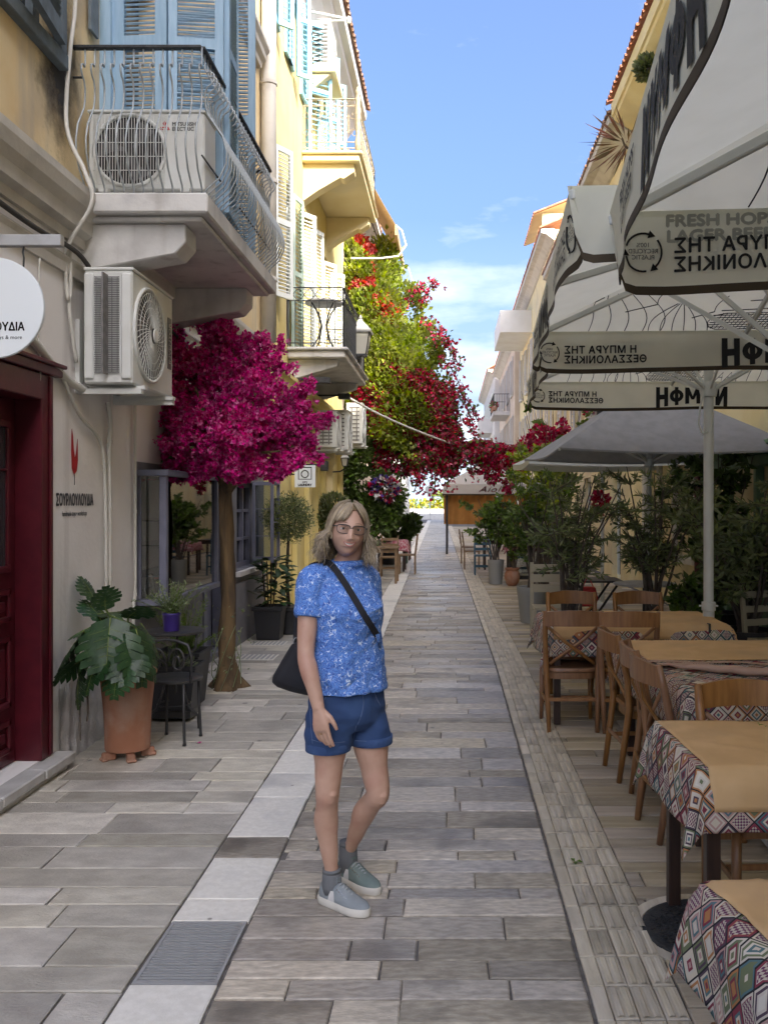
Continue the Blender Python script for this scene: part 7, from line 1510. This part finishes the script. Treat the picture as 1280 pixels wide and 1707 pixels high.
# bench and tables in front of the right-hand house
t = thing('slatted_bench', 'cream wooden bench with slatted back left of the olive bushes', 'bench', (1.25, 10.8, 0)); mcr = M('cream_paint', (.40,.35,.24), .6)
for z in (.44,.60,.72,.84): mb = MB(); mb.box(.98,1.5,10.72,10.76,z,z+.09) if z > .5 else mb.box(.98,1.5,10.4,10.76,.42,.45); obj('slat', mb, mcr, t)
for x in (.96,1.5): mb = MB(); mb.box(x,x+.04,10.761,10.80,0,.95); mb.box(x,x+.04,10.38,10.42,0,.419); obj('leg', mb, mcr, t)
def round_table(label, x, y, r, zt, top_, base):
    t = thing('round_table', label, 'table', (x, y, 0)); mb = MB(); mb.lathe([(r*.97,zt-.025),(r,zt-.02),(r,zt-.004),(r*.98,zt)], (x,y,0), 28); obj('tabletop', mb, top_, t, smooth='auto'); mb = MB(); mb.lathe([(.20,.004),(.20,.02),(.03,.05),(.025,zt-.05),(.1,zt-.026)], (x,y,0), 16); obj('pedestal', mb, base, t, smooth='auto')
round_table('round pale marble table behind the farthest chairs', 2.25, 10.4, .36, .74, m_marble, m_iron)
t = thing('folding_table', 'black square table with crossed legs left of the round marble table', 'table', (1.75, 10.9, 0)); mb = MB(); mb.box(1.45,2.05,10.6,11.2,.72,.74); obj('tabletop', mb, m_black, t)
for y in (10.65,11.15): mb = MB(); mb.bar((1.5,y,0),(2.0,y,.719),.025,.025); mb.bar((2.0,y+.03,0),(1.5,y+.03,.719),.025,.025); obj('leg', mb, m_black, t)
simple_chair('cream slatted garden chair under the dark bush at the right', 2.9, 8.0, R(200), mcr, None, 'garden_chair')
t = thing('orange_bag', 'small orange-red bag hanging on the black folding table', 'bag', (1.62, 10.55, .6)); mb = MB(); mb.loft([[(1.62+a*s, 10.56+b*.05, z) for a, b in ((-1,-1),(1,-1),(1,1),(-1,1))] for s, z in ((.09,.45),(.11,.55),(.08,.68))]); obj('pouch', mb, m_redlogo, t, bevel=.01); mb = MB(); mb.tube([(1.56,10.56,.68),(1.6,10.56,.77),(1.64,10.56,.77),(1.68,10.56,.68)], .006, 5); obj('handle', mb, m_redlogo, t)
# ---------------------------------------------------------------- the woman
pf = Vector((.64,-.77,0)).normalized(); pr = Vector((-.77,-.64,0)).normalized(); UPZ = Vector((0,0,1))
person = thing('person', 'woman in blue patterned blouse and denim shorts standing in the street', 'person', (-.43, 3.78, 0))
def ring(c, a, b, xd=pr, yd=pf, n=28, e=1.0, bf=None):
    out = []
    for k in range(n):
        t_ = 2*PI*k/n; cx, sx = math.cos(t_), math.sin(t_); bb = (bf if (bf and sx > 0) else b)
        out.append(Vector(c)+xd*a*math.copysign(abs(cx)**e, cx)+yd*bb*math.copysign(abs(sx)**e, sx))
    return out
def remesh(mb, voxel, smooth=4, fac=.5, name='tmp'):
    me = mb.mesh(name, []); o = bpy.data.objects.new(name, me); C.objects.link(o)
    m_ = o.modifiers.new('r', 'REMESH'); m_.mode = 'VOXEL'; m_.voxel_size = voxel; m_.use_smooth_shade = True
    if smooth: s_ = o.modifiers.new('s', 'SMOOTH'); s_.iterations = smooth; s_.factor = fac
    dg = bpy.context.evaluated_depsgraph_get(); out = bpy.data.meshes.new_from_object(o.evaluated_get(dg)); bpy.data.objects.remove(o); bpy.data.meshes.remove(me); return out
def bvh(me):
    return BVHTree.FromPolygons([v.co.copy() for v in me.vertices], [tuple(p.vertices) for p in me.polygons])
def spline(pts, m_=6):
    V_ = [Vector(p) for p in pts]; q = []
    for i in range(len(V_)-1):
        p0, p1, p2, p3 = V_[max(i-1,0)], V_[i], V_[i+1], V_[min(i+2,len(V_)-1)]
        for k in range(m_): s = k/m_; q.append(.5*((2*p1)+(-p0+p2)*s+(2*p0-5*p1+4*p2-p3)*s*s+(-p0+3*p1-3*p2+p3)*s**3))
    return q+[V_[-1]]
def limb(mb, pts, rs, n=18):
    P_ = spline(pts); k = len(P_); rr = []
    for i in range(k):
        x = i/6; j = min(int(x), len(rs)-2); f_ = x-j; f_ = f_*f_*(3-2*f_); rr.append(rs[j]*(1-f_)+rs[j+1]*f_)
    mb.tube(P_, rr, n)
BX = Vector((-.43, 3.76, 0))
def tc(z, dx=0, df=0): return BX+UPZ*z+Vector((1,0,0))*dx+pf*df
body = MB()
# trunk core inside the clothes, neck
body.loft([ring(tc(z, dx, df), a, b) for z, a, b, dx, df in ((.74,.12,.085,.0,0),(.84,.155,.10,.0,0),(.95,.14,.09,-.005,0),(1.08,.125,.085,-.012,.0),(1.22,.14,.095,-.02,.005),(1.32,.145,.08,-.025,0),(1.385,.10,.06,-.02,.0),(1.42,.056,.055,-.008,.004),(1.47,.050,.052,.006,.014),(1.53,.05,.055,.014,.02))])
HC = PX(579, 886, 3.70); hf = Vector((.27,-.955,-.03)).normalized(); hx = Vector((.955,.27,-.115)); hx = (hx-hf*hx.dot(hf)).normalized(); hu = hx.cross(hf).normalized()
if hu.z < 0: hu = -hu
def hp(x, y, z): return HC+hx*x+hf*y+hu*z
G = lambda v, c, s: math.exp(-((v-c)/s)**2)
def head_pt(th, ph):
    dx, dy, dz = math.cos(ph)*math.sin(th), math.cos(ph)*math.cos(th), math.sin(ph)
    x, y, z = dx*.0685, dy*.089, dz*.109
    t_ = max(0, -dz); x *= 1-.24*t_**1.8; 
    if dy < 0: y *= 1-.30*t_
    else:
        y = .089*abs(dy)**.86; y *= 1-.10*max(0, dz)**2; y += .010*t_*dy
        sx = abs(x)
        prof = .35*G(z,.012,.016)+.75*G(z,-.008,.014)+1.0*G(z,-.024,.0085)
        y += .0185*G(x,0,.0105)*prof+.0065*(G(sx,.012,.0055))*G(z,-.028,.006)
        y += -.0095*G(sx,.030,.015)*G(z,.0135,.0095)+.0035*G(sx,.028,.02)*G(z,.032,.007)+.006*G(sx,.040,.016)*G(z,-.022,.018)
        y += .0045*G(x,0,.02)*(G(z,-.042,.005)+1.1*G(z,-.056,.0055))-.003*G(x,0,.024)*G(z,-.0485,.003)-.004*G(x,0,.03)*G(z,-.068,.007)+.008*G(x,0,.02)*G(z,-.092,.013)
        y -= .003*G(sx,.030,.006)*G(z,-.040,.013)
    return hp(x, y, z*(.94 if z < 0 else 1))
nu, nv = 88, 64; v = [head_pt(2*PI*i/nu, -PI/2+PI*(j+.5)/nv) for j in range(nv) for i in range(nu)]
f = [(j*nu+i, j*nu+(i+1)%nu, (j+1)*nu+(i+1)%nu, (j+1)*nu+i) for j in range(nv-1) for i in range(nu)]+[tuple(reversed(range(nu))), tuple((nv-1)*nu+i for i in range(nu))]
body.add(v, f)
for s in (-1, 1): body.tube([hp(s*.064,-.012,.016),hp(s*.072,-.016,.012),hp(s*.073,-.014,-.006),hp(s*.066,-.006,-.024)], [.008,.012,.010,.007], 10)
# arms
SR, ER, WR_ = PX(520,972,3.665), PX(510,1088,3.60), PX(531,1182,3.555)
limb(body, [PX(540,962,3.70), SR, SR.lerp(ER,.45)+pr*.004, ER, ER.lerp(WR_,.28)+pr*.004, ER.lerp(WR_,.7), WR_], [.050,.049,.0425,.0345,.037,.029,.024])
SL, EL, WL_ = PX(611,970,3.86), PX(617,1082,3.97), PX(606,1180,3.95)
limb(body, [PX(597,960,3.82), SL, SL.lerp(EL,.45), EL, EL.lerp(WL_,.3), EL.lerp(WL_,.7), WL_], [.052,.05,.044,.037,.039,.03,.025])
def hand(W, dH, front, back, s=1.0):
    """W wrist, dH along the hand, front = thumb side, back = away from the palm"""
    dH = dH.normalized(); front = (front-dH*front.dot(dH)).normalized(); back = (back-dH*back.dot(dH)-front*back.dot(front)).normalized()
    P = lambda u, w_, b: W+(dH*u+front*w_+back*b)*s
    body.loft([ring(P(u,w0,b0), a*s, b*s, front, back, 16, .85) for u, w0, b0, a, b in ((-.025,0,0,.026,.020),(.0,0,0,.027,.019),(.03,.002,.002,.033,.017),(.06,.002,.003,.039,.0155),(.085,.001,.002,.041,.013),(.096,0,.0,.038,.009))])
    for i, (o_, L, r) in enumerate(((.0315,.072,.0086),(.0108,.080,.0088),(-.0100,.074,.0084),(-.0300,.058,.0076))):
        c0 = P(.075, o_*.92, .001); ang = .05+.05*i; p = P(.092, o_, 0); pts = [c0, p]; rr = [r*1.05, r*1.05]
        for seg, da in ((.44,.14),(.31,.24),(.25,.20)):
            ang += da*(.8+.12*i); p = p+(dH*math.cos(ang)-back*math.sin(ang)+front*o_*.5)*L*seg*s; pts.append(p); rr.append(r*(.98 if seg > .4 else .92 if seg > .3 else .72))
        body.tube(pts, rr, 10)
    body.tube([P(.012,.018,-.006), P(.040,.044,-.010), P(.070,.056,-.016), P(.095,.058,-.024)], [.0125*s,.0115*s,.0098*s,.0072*s], 10)
hand(WR_, Vector((.15,-.04,-.98)), Vector((.88,-.47,0)), Vector((-.47,-.88,0)), .97); hand(WL_, Vector((.05,.0,-1)), pf, -pr, .9)
# legs: hip, thigh, knee, calf, ankle, heel of the foot inside the shoe
RH, RK, RA = PX(549,1185,3.705), PX(545,1320,3.685), PX(553,1466,3.755)
LH, LK, LA = PX(606,1188,3.815), PX(629,1322,3.79), PX(580,1420,3.975)
def leg(H, K, A, fw):
    limb(body, [H, H.lerp(K,.35)+fw*.012, H.lerp(K,.72)+fw*.008, K+fw*.004, K.lerp(A,.14)-fw*.004, K.lerp(A,.34)-fw*.020, K.lerp(A,.62)-fw*.010, K.lerp(A,.86), A, A-UPZ*.05], [.085,.076,.057,.0495,.0455,.0505,.0385,.0285,.029,.031], 22)
    body.tube([K+fw*.030+UPZ*.03, K+fw*.036, K+fw*.030-UPZ*.035], [.021,.026,.019], 12)
fl = Vector((.80,-.60,0)).normalized(); leg(RH, RK, RA, pf); leg(LH, LK, LA, pf)
bm_ = remesh(body, .0036, 5, .5); me = bm_
bt = bvh(me)
me.materials.append(m_skin); bo = obj('body', me, None, person) if False else None
me.polygons.foreach_set('use_smooth', [True]*len(me.polygons)); bo = obj('body', me, m_skin, person)
# face details laid on the skin
def onface(x, z, off=0.0):
    h_, n_, i_, d_ = bt.ray_cast(hp(x, .25, z), -hf); return (h_ if h_ is not None else hp(x, .085, z))+hf*off
mb = MB(); up_ = [onface(x, -.0420+.0062*(x/.026)**2+.0006*math.cos(x*300), .0006) for x in np.linspace(-.027,.027,13)]; mb.tube(up_, [.0008+.0017*math.sin(PI*k/12)**.7 for k in range(13)], 8, flat=.8)
lw = [onface(x, -.0535+.0165*(x/.026)**2, .0006) for x in np.linspace(-.025,.025,13)]; mb.tube(lw, [.0008+.0024*math.sin(PI*k/12)**.8 for k in range(13)], 8); obj('lips', mb, m_lip, person, smooth=True)
mb = MB(); mb.grid(lambda u, v_: onface((u-.5)*.042, -.0425-.0095*v_*(1-(2*u-1)**2)+.0042*(2*u-1)**2, .0012), 10, 3); obj('teeth', mb, m_teeth, person, smooth=True)
for s in (-1, 1):
    c = onface(s*.030, .0135, -.0052); mb = MB(); n = 14
    for_ = [[c+hx*(.0125*math.cos(a)*math.cos(b))+hu*(.0058*math.sin(a)*math.cos(b))+hf*(.0075*math.sin(b)) for a in [2*PI*k/n for k in range(n)]] for b in (-.6,-.1,.35,.75,1.1,1.4)]
    mb.loft(for_); ey = obj('eye', mb, M('eye_white', (.66,.62,.59), .2) if 'eye_white' not in bpy.data.materials else bpy.data.materials['eye_white'], person, smooth=True)
    mb = MB(); mb.loft([[c+hf*.0078+hx*(r_*math.cos(a)+.0005)+hu*(min(.0047,r_)*math.sin(a)+.0003)+hf*d_ for a in [2*PI*k/12 for k in range(12)]] for r_, d_ in ((.0058,-.0015),(.0050,.0004),(.002,.0008))]); obj('iris', mb, m_barkdark, ey)
    mb = MB(); mb.tube([onface(s*x, z, .0010) for x, z in ((.0165,.0150),(.022,.0192),(.030,.0208),(.038,.0182),(.0435,.0135))], [.0008,.0016,.0017,.0016,.0008], 6); obj('eyelid', mb, m_brow if False else m_skin, person, smooth=True)
    mb = MB(); mb.tube([onface(s*x, z-.0022, .0016) for x, z in ((.0175,.0150),(.022,.0190),(.030,.0205),(.038,.0180),(.043,.0135))], [.0004,.0007,.0008,.0008,.0004], 5); obj('eyelash', mb, m_brow, person)
    mb = MB(); mb.tube([onface(s*x, z, .0008) for x, z in ((.013,.0365),(.022,.0390),(.032,.0400),(.042,.0365),(.049,.0305))], [.0010,.0021,.0021,.0016,.0006], 6, flat=.6); obj('eyebrow', mb, m_brow, person, smooth=True)
# glasses
gl = MB(); yl = max((onface(s*x, z)-HC).dot(hf) for s in (-1,1) for x in (.02,.03) for z in (.01,.018))+.010
def rr_(s, k, n=40):
    a = 2*PI*k/n; e = .62; x = .0262*math.copysign(abs(math.cos(a))**e, math.cos(a)); z = .0172*math.copysign(abs(math.sin(a))**e, math.sin(a)); x *= 1+.10*z/.018; return hp(s*.0315+x, yl-.006*((s*.0315+x)/.055)**2, .0125+z)
for s in (-1, 1): gl.tube([rr_(s, k) for k in range(41)], [.0013+.0010*max(0, math.sin(2*PI*k/40)) for k in range(41)], 6, caps=False)
gl.tube([hp(-.0065,yl,.017),hp(0,yl+.002,.0195),hp(.0065,yl,.017)], .0015, 6)
for s in (-1, 1): gl.tube([hp(s*.0575,yl-.006,.022),hp(s*.0655,yl-.010,.022),hp(s*.072,yl-.045,.021),hp(s*.074,yl-.095,.012)], [.0024,.0026,.0022,.002], 6)
gl = obj('glasses', gl, m_black, person, smooth=True)
for s in (-1, 1):
    mb = MB(); mb.add([rr_(s, k) for k in range(40)], [tuple(range(40))]); obj('lens', mb, m_lens, gl)
# hair: wavy strands combed from a parting, bangs swept to both sides, down to the shoulders
hm = MB(); rs = random.Random(21)
def scalp(pol, az, k=1.0): # pol from the crown, az 0 = face, positive = image right
    q = math.sin(min(pol, PI/2))**.86 if pol < PI/2 else math.sin(pol); return (.0795*k*q*math.sin(az), (.094*q*math.cos(az)-.004)*k, .1145*k*math.cos(pol))
hm.loft([[hp(*scalp(pol, az, 1.01)) for az in [R(q) for q in np.linspace(62, 298, 30)]]+[hp(*scalp(pol, az, .9)) for az in [R(q) for q in np.linspace(298, 62, 30)]] for pol in [R(q) for q in np.linspace(28, 108, 14)]])
hm.loft([[hp(*scalp(pol, az, 1.01)) for az in [2*PI*q/40 for q in range(40)]] for pol in [R(q) for q in (3, 12, 24, 36)]], caps=True)
def strand(az, k0, length, flare, amp, r, bang=False, seed=0):
    pts = []; s_ = 1 if az > 0 else -1; x0, y0, z0 = scalp(R(rs.uniform(2,12)), R(az*.55), k0); pts.append((x0+.006, y0-.004, z0)); ph = round(az/14)*2.1+rs.uniform(0, .9); fq = rs.uniform(52, 66)
    if not bang:
        end = R(rs.uniform(88, 100))
        for q in range(1, 7): pts.append(scalp(R(14)+(end-R(14))*q/6, R(az*(.62+.38*q/6)), k0*(1+.006*math.sin(q*2+ph))))
        x, y, z = pts[-1]; L = 0; n = int(length/.012)
        for q in range(1, n+1):
            u = q/n; w_ = amp*min(1, u*2.2)*math.sin(ph+q*.012*fq); w2 = amp*min(1, u*2)*math.cos(ph*1.7+q*.012*fq); dxx = math.sin(R(az)); dyy = math.cos(R(az))
            pts.append((x+dxx*flare*math.sin(u*1.7)+w_*dyy+w2*dxx*.7, y+dyy*flare*.6*math.sin(u*1.7)-w_*dxx+w2*dyy*.7, z-.012*q*(1-.06*u)))
    else:
        s_ = -1 if az < 12 else 1; a_end = az+s_*rs.uniform(16, 30); p_end = R(rs.uniform(62, 72)+max(0, abs(az)-30)*.25) if abs(az-12) > 12 else R(rs.uniform(46, 58))
        for q in range(1, 9): u = q/8; pts.append(scalp(R(10)+(p_end-R(10))*u, R(az*.6+(a_end-az*.6)*u**1.6), k0*(1.03+.035*math.sin(u*PI*.9))))
    n = len(pts); hm.tube([hp(*p) for p in pts], [r*(.7+.5*math.sin(PI*min(1,(i+1)/n*1.05))) if i < n-1 else r*.3 for i in range(n)], 5, caps=True)
for k in range(1350):
    az = rs.uniform(70, 180)*rs.choice((-1,1)); ln = rs.uniform(.05,.145); strand(az, rs.uniform(1.01,1.06), ln, rs.uniform(.0,.045), rs.uniform(.006,.019), rs.uniform(.0009,.0022))
for k in range(90): strand(rs.uniform(62, 78)*rs.choice((-1,1)), rs.uniform(1.05,1.12), rs.uniform(.03,.13), rs.uniform(.01,.04), rs.uniform(.006,.014), rs.uniform(.0013,.0024))
for k in range(480): strand(rs.uniform(-74, 10) if rs.random() < .62 else rs.uniform(14, 74), rs.uniform(1.0,1.04), 0, 0, 0, rs.uniform(.0011,.0023), True)
for k in range(160): strand(rs.uniform(60, 180)*rs.choice((-1,1)), rs.uniform(1.04,1.16), rs.uniform(.05,.16), rs.uniform(.02,.07), rs.uniform(.01,.024), rs.uniform(.0005,.0008))
obj('hair', hm, m_hair, person, smooth=True)
# blouse
sh = MB()
sh.loft([ring(tc(z, dx, df), a, b, bf=bf, n=36, e=.92) for z, a, b, bf, dx, df in ((.895,.176,.128,.140,.004,.0),(.93,.174,.126,.140,.003,0),(1.0,.166,.120,.140,-.002,0),(1.07,.160,.116,.140,-.008,0),(1.14,.160,.116,.155,-.014,0),(1.20,.164,.115,.172,-.018,0),(1.25,.166,.110,.166,-.020,0),(1.31,.168,.098,.132,-.022,0),(1.36,.160,.082,.100,-.022,0),(1.395,.125,.068,.078,-.018,0),(1.418,.080,.062,.072,-.010,.004),(1.434,.064,.060,.068,-.002,.008))])
for S_, E_, ins in ((SR, ER, PX(545,960,3.70)), (SL, EL, PX(594,960,3.82))):
    a = S_; b = S_.lerp(E_, .50); limb(sh, [ins, a+UPZ*.008, a.lerp(b,.5), b], [.060,.063,.061,.064], 20)
sm = remesh(sh, .0055, 6, .5); V_ = np.empty(len(sm.vertices)*3, np.float32); sm.vertices.foreach_get('co', V_); V_ = V_.reshape(-1,3)
import mathutils.noise as mn
def folds(me, amp, fn):
    me.update(); out = []
    for q in me.vertices: out.append(q.co+q.normal*amp*fn(q.co))
    for q, c in zip(me.vertices, out): q.co = c
def blouse_fold(c):
    d = c-BX; lat = d.dot(pr); fr = d.dot(pf); z = c.z
    k = mn.noise(Vector((lat*5+z*7.5, fr*5, z*15-lat*9)))*1.2+mn.noise(Vector((lat*11-z*9+4, fr*9, z*26+lat*14)))*.6
    k -= .9*abs(math.sin(lat*26+2.2*mn.noise(Vector((lat*6, fr*6, z*4)))))*max(0, min(1, (1.03-z)/.10))*.6
    return k*(.45 if z > 1.25 else 1.0)
folds(sm, .0075, blouse_fold)
sm.polygons.foreach_set('use_smooth', [True]*len(sm.polygons)); st = bvh(sm); so = obj('blouse', sm, m_blouse, person)
so.data.materials.clear(); so.data.materials.append(m_blouse)
bo.data.materials.clear(); bo.data.materials.append(m_skin)
mb = MB(); pts = []
for q in range(33):
    a = 2*PI*q/32; pts.append(tc(1.432,-.001,.008)+pr*.066*math.cos(a)+pf*.068*math.sin(a)-UPZ*.012*(math.sin(a)*.5+.5))
mb.tube(pts, .0065, 8, caps=False, flat=1.3); obj('neckband', mb, m_blouse, person, smooth=True)
# denim shorts
dn = MB(); dn.loft([ring(tc(z, dx, df), a, b, n=32, e=.92) for z, a, b, dx, df in ((.97,.150,.108,-.002,0),(.90,.163,.116,.0,0),(.83,.173,.122,.0,0),(.77,.172,.116,.0,0),(.735,.150,.095,.0,0))])
for H_, K_, cxs in ((RH, RK, .0), (LH, LK, 0)):
    e_ = H_.lerp(K_, .50); e_.z = .665; d_ = (e_-H_)
    dn.loft([ring(H_+d_*u, a, b, n=26) for u, a, b in ((-.3,.085,.09),(.0,.092,.104),(.35,.094,.104),(.7,.094,.100),(1.0,.0935,.098))])
dm_ = remesh(dn, .0055, 5, .5); folds(dm_, .0055, lambda c: mn.noise(Vector(((c-BX).dot(pr)*6+c.z*4, (c-BX).dot(pf)*6, c.z*17-(c-BX).dot(pr)*10)))*1.2+.8*mn.noise(Vector((c.x*16, c.y*16, c.z*30))))
dm_.polygons.foreach_set('use_smooth', [True]*len(dm_.polygons)); do = obj('shorts', dm_, m_denim, person); do.data.materials.clear(); do.data.materials.append(m_denim)
m_stitch = M('denim_cuff', (.028,.062,.165), .85, (.045,.09,.21), 14, bump=.4, bs=60)
for H_, K_ in ((RH, RK), (LH, LK)):
    e_ = H_.lerp(K_, .50); mb = MB(); mb.loft([ring(Vector((e_.x,e_.y,z)), a, a*1.03, n=36) for z, a in ((.661,.084),(.660,.0915),(.662,.0925),(.692,.0932),(.694,.092),(.694,.084))]); cf = obj('cuff', mb, m_stitch, do, smooth='auto')
dv = [do.location+wloc(person)+v.co for v in do.data.vertices]; db = BVHTree.FromPolygons(dv, [tuple(p.vertices) for p in do.data.polygons])
def ondenim(px, py):
    o_ = Vector((0,0,CH)); d_ = (PX(px, py, 3.5)-o_).normalized(); h_, n_, i_, q_ = db.ray_cast(o_, d_); return (h_-d_*.001) if h_ is not None else None
m_thread = M('seam_thread', (.09,.13,.24), .9)
for nm, pts in (('fly_seam', [(603,1150),(606,1170),(603,1190),(596,1208)]), ('pocket_seam', [(548,1150),(540,1168),(525,1180),(517,1183)]), ('pocket_seam', [(622,1148),(628,1165),(634,1176)]), ('side_seam', [(516,1160),(517,1190),(519,1220),(521,1240)]), ('inseam', [(594,1210),(590,1228),(588,1243)]), ('hem_seam', [(519,1233),(535,1238),(555,1239),(575,1237)]), ('hem_seam', [(592,1235),(610,1236),(630,1235),(644,1233)])):
    q = [ondenim(p.x, p.y) for p in spline([(a, b, 0) for a, b in pts], 4)]; q = [p for p in q if p is not None]
    if len(q) > 2: obj(nm, MB().tube(q, .0016, 5), m_thread, do)
# socks and sneakers
m_lace = M('grey_lace', (.34,.36,.36), .9)
def sneaker(A, d, toe_px, mat, label):
    d = Vector((d.x, d.y, 0)).normalized(); w_ = Vector((-d.y, d.x, 0)); L = .268; heel = Vector((A.x, A.y, 0))-d*.062
    P = lambda u, s, z: heel+d*(u*L)+w_*s+UPZ*z
    hw = lambda u: (.034+.008*math.sin(min(1, u*1.1)*PI)**.8+.008*math.exp(-((u-.72)/.2)**2))*(math.sqrt(max(0,1-((u-.80)/.2)**2)) if u > .80 else 1)*(math.sqrt(max(0,1-((.12-u)/.12)**2)) if u < .12 else 1)
    def plan(u0, k, z): return [P(.0,0,z)]
    n = 56
    def outline(k, z, grow=0):
        out = []
        for q in range(n):
            a = 2*PI*q/n; u = .5-.5*math.cos(a); s = 1 if a < PI else -1
            if q in (0, n//2): s = 0
            out.append(P(u*(1+grow*2)-grow, s*hw(u)*k, z))
        return out
    mb = MB(); mb.loft([outline(.97,.002,.0), outline(1.03,.008,.012), outline(1.03,.030,.012), outline(.98,.034,.004)]); so_ = MB
    t_ = obj('shoe', MB().loft([[P(u, math.cos(a)*hw(u)*.97, .030+math.sin(a)*max(.0, hh-.030)) for a in [PI*q/12 for q in range(13)]]+[P(u, -hw(u)*.9, .028), P(u, hw(u)*.9, .028)] for u, hh in ((.003,.050),(.012,.066),(.03,.082),(.10,.092),(.20,.086),(.30,.088),(.40,.098),(.48,.094),(.58,.080),(.68,.067),(.78,.060),(.86,.056),(.92,.051),(.96,.046),(.985,.041),(.998,.035))]), mat, person, smooth=True)
    obj('sole', mb, m_sole, t_, smooth='auto')
    mb = MB()
    for k in range(6):
        u = .44+.052*k; hz = .098-.0072*k-.03*max(0,(u-.55)); 
        mb.tube([P(u-.012,-.024,hz-.012), P(u+.01,0,hz+.004), P(u-.012,.024,hz-.012)], .0034, 6)
        if k < 5: mb.tube([P(u-.012,-.024,hz-.012), P(u+.04,.022,hz-.016)], .003, 6)
    obj('lace', mb, m_lace, t_, smooth=True)
    mb = MB(); 
    for k in range(5):
        for s in (-1, 1): u = .43+.052*k; mb.tube([P(u,s*.027,.082-.0055*k), P(u,s*.030,.080-.0055*k)], .0038, 8)
    obj('eyelet', mb, m_silver, t_)
    mb = MB(); mb.loft([[P(u,s*.012,z) for s in (-1,1)]+[P(u+.02,s*.012,z) for s in (1,-1)] for u, z in ((.36,.095),(.375,.120))]); obj('tongue', mb, mat, t_)
    for s in (-1, 1):
        mb = MB(); q = [(.30,.036),(.44,.036),(.40,.075),(.31,.072)]; mb.add([P(u, s*(hw(u)*(.99 if z < .05 else .80)+.0015), z) for u, z in q], [(0,1,2,3)]); obj('side_patch', mb, m_conc, t_)
    mb = MB(); mb.tube([A+UPZ*(.045-0), A+UPZ*.015, A-UPZ*.02, Vector((A.x,A.y,.05))+d*.01], [.0365,.040,.042,.040], 18); mb.tube([A+UPZ*.047, A+UPZ*.03], [.039,.0395], 18); obj('sock', mb, m_sock, person, smooth=True)
sneaker(RA, Vector((.80,-.60,0)), None, m_shoe, ''); sneaker(LA, Vector((.72,-.69,0)), None, m_shoegreen, '')
mb = MB(); c = WR_+Vector((.17,-.05,-.98)).normalized()*.100+pf*(-.010); mb.tube([c+(pf*math.cos(2*PI*k/12)+pr*math.sin(2*PI*k/12))*.0098 for k in range(13)], .0016, 5, caps=False); obj('finger_ring', mb, m_gold, person)
# shoulder bag with its strap across the chest
bag = thing('shoulder_bag', 'black shoulder bag hanging behind her elbow with strap across blouse', 'bag', PX(482,1115,3.93))
poly = [(497,1068),(486,1074),(470,1100),(454,1128),(453,1138),(462,1146),(485,1154),(512,1160),(545,1150),(545,1090),(520,1070)]
cpx = (505,1112); rings_ = []
for dz_, k in ((-.062,.55),(-.055,.82),(-.03,.97),(.0,1.0),(.04,.96),(.06,.6)): rings_.append([PX(cpx[0]+(x-cpx[0])*k, cpx[1]+(y-cpx[1])*k, 3.95+dz_) for x, y in poly])
mb = MB().loft(rings_); bg = remesh(mb, .006, 5, .5); bg.polygons.foreach_set('use_smooth', [True]*len(bg.polygons)); bgo = obj('pouch', bg, m_blackmatte, bag); bgo.data.materials.clear(); bgo.data.materials.append(m_blackmatte)
def oncl(px, py, off=.004):
    o_ = Vector((0,0,CH)); d_ = (PX(px, py, 3.5)-o_).normalized(); h_, n_, i_, q_ = st.ray_cast(o_, d_); return (h_-d_*off) if h_ is not None else (PX(px, py, 3.71) if px < 565 else st.find_nearest(PX(px, py, 3.90))[0])
path = [(538,938),(546,937),(553,942),(562,953),(575,972),(590,996),(603,1018),(612,1033),(621,1047),(629,1060),(636,1071),(642,1080)]
path = spline([(x, y, 0) for x, y in path], 4); mb = MB(); L_, R_ = [], []
for i, p in enumerate(path):
    d_ = (path[min(i+1,len(path)-1)]-path[max(i-1,0)]).normalized(); n_ = Vector((-d_.y, d_.x, 0))*5.3; L_.append(oncl(p.x+n_.x, p.y+n_.y)); R_.append(oncl(p.x-n_.x, p.y-n_.y))
def smooth_(a):
    for _ in range(4): a = [a[0]]+[(a[i-1]+a[i]*2+a[i+1])/4 for i in range(1, len(a)-1)]+[a[-1]]
    return a
L_, R_ = smooth_(L_), smooth_(R_)
k = len(L_); off = Vector((0,-.004,0)); mb.add(L_+R_+[p+off for p in L_]+[p+off for p in R_], [(i,i+1,k+i+1,k+i) for i in range(k-1)]+[(2*k+i,3*k+i,3*k+i+1,2*k+i+1) for i in range(k-1)]+[(i,2*k+i,2*k+i+1,i+1) for i in range(k-1)]+[(k+i,k+i+1,3*k+i+1,3*k+i) for i in range(k-1)]); obj('strap', mb, m_blackmatte, bag, smooth='auto')
mb = MB(); mb.tube(spline([L_[0].lerp(R_[0],.5), PX(527,938,3.70), PX(515,948,3.80), PX(503,985,3.90), PX(496,1030,3.95), PX(494,1072,3.95)], 5), .016, 8, flat=.3); obj('strap', mb, m_blackmatte, bag, smooth=True)
mb = MB(); mb.tube([PX(494+5*math.cos(q*PI/5),1070+7*math.sin(q*PI/5),3.94) for q in range(11)], .0025, 5, caps=False)
i = 4; q = [L_[i]+off*1.5, L_[i+4]+off*1.5, R_[i+4]+off*1.5, R_[i]+off*1.5]; mb.tube(q+[q[0]], .0022, 5, caps=False); obj('buckle', mb, m_silver, bag)
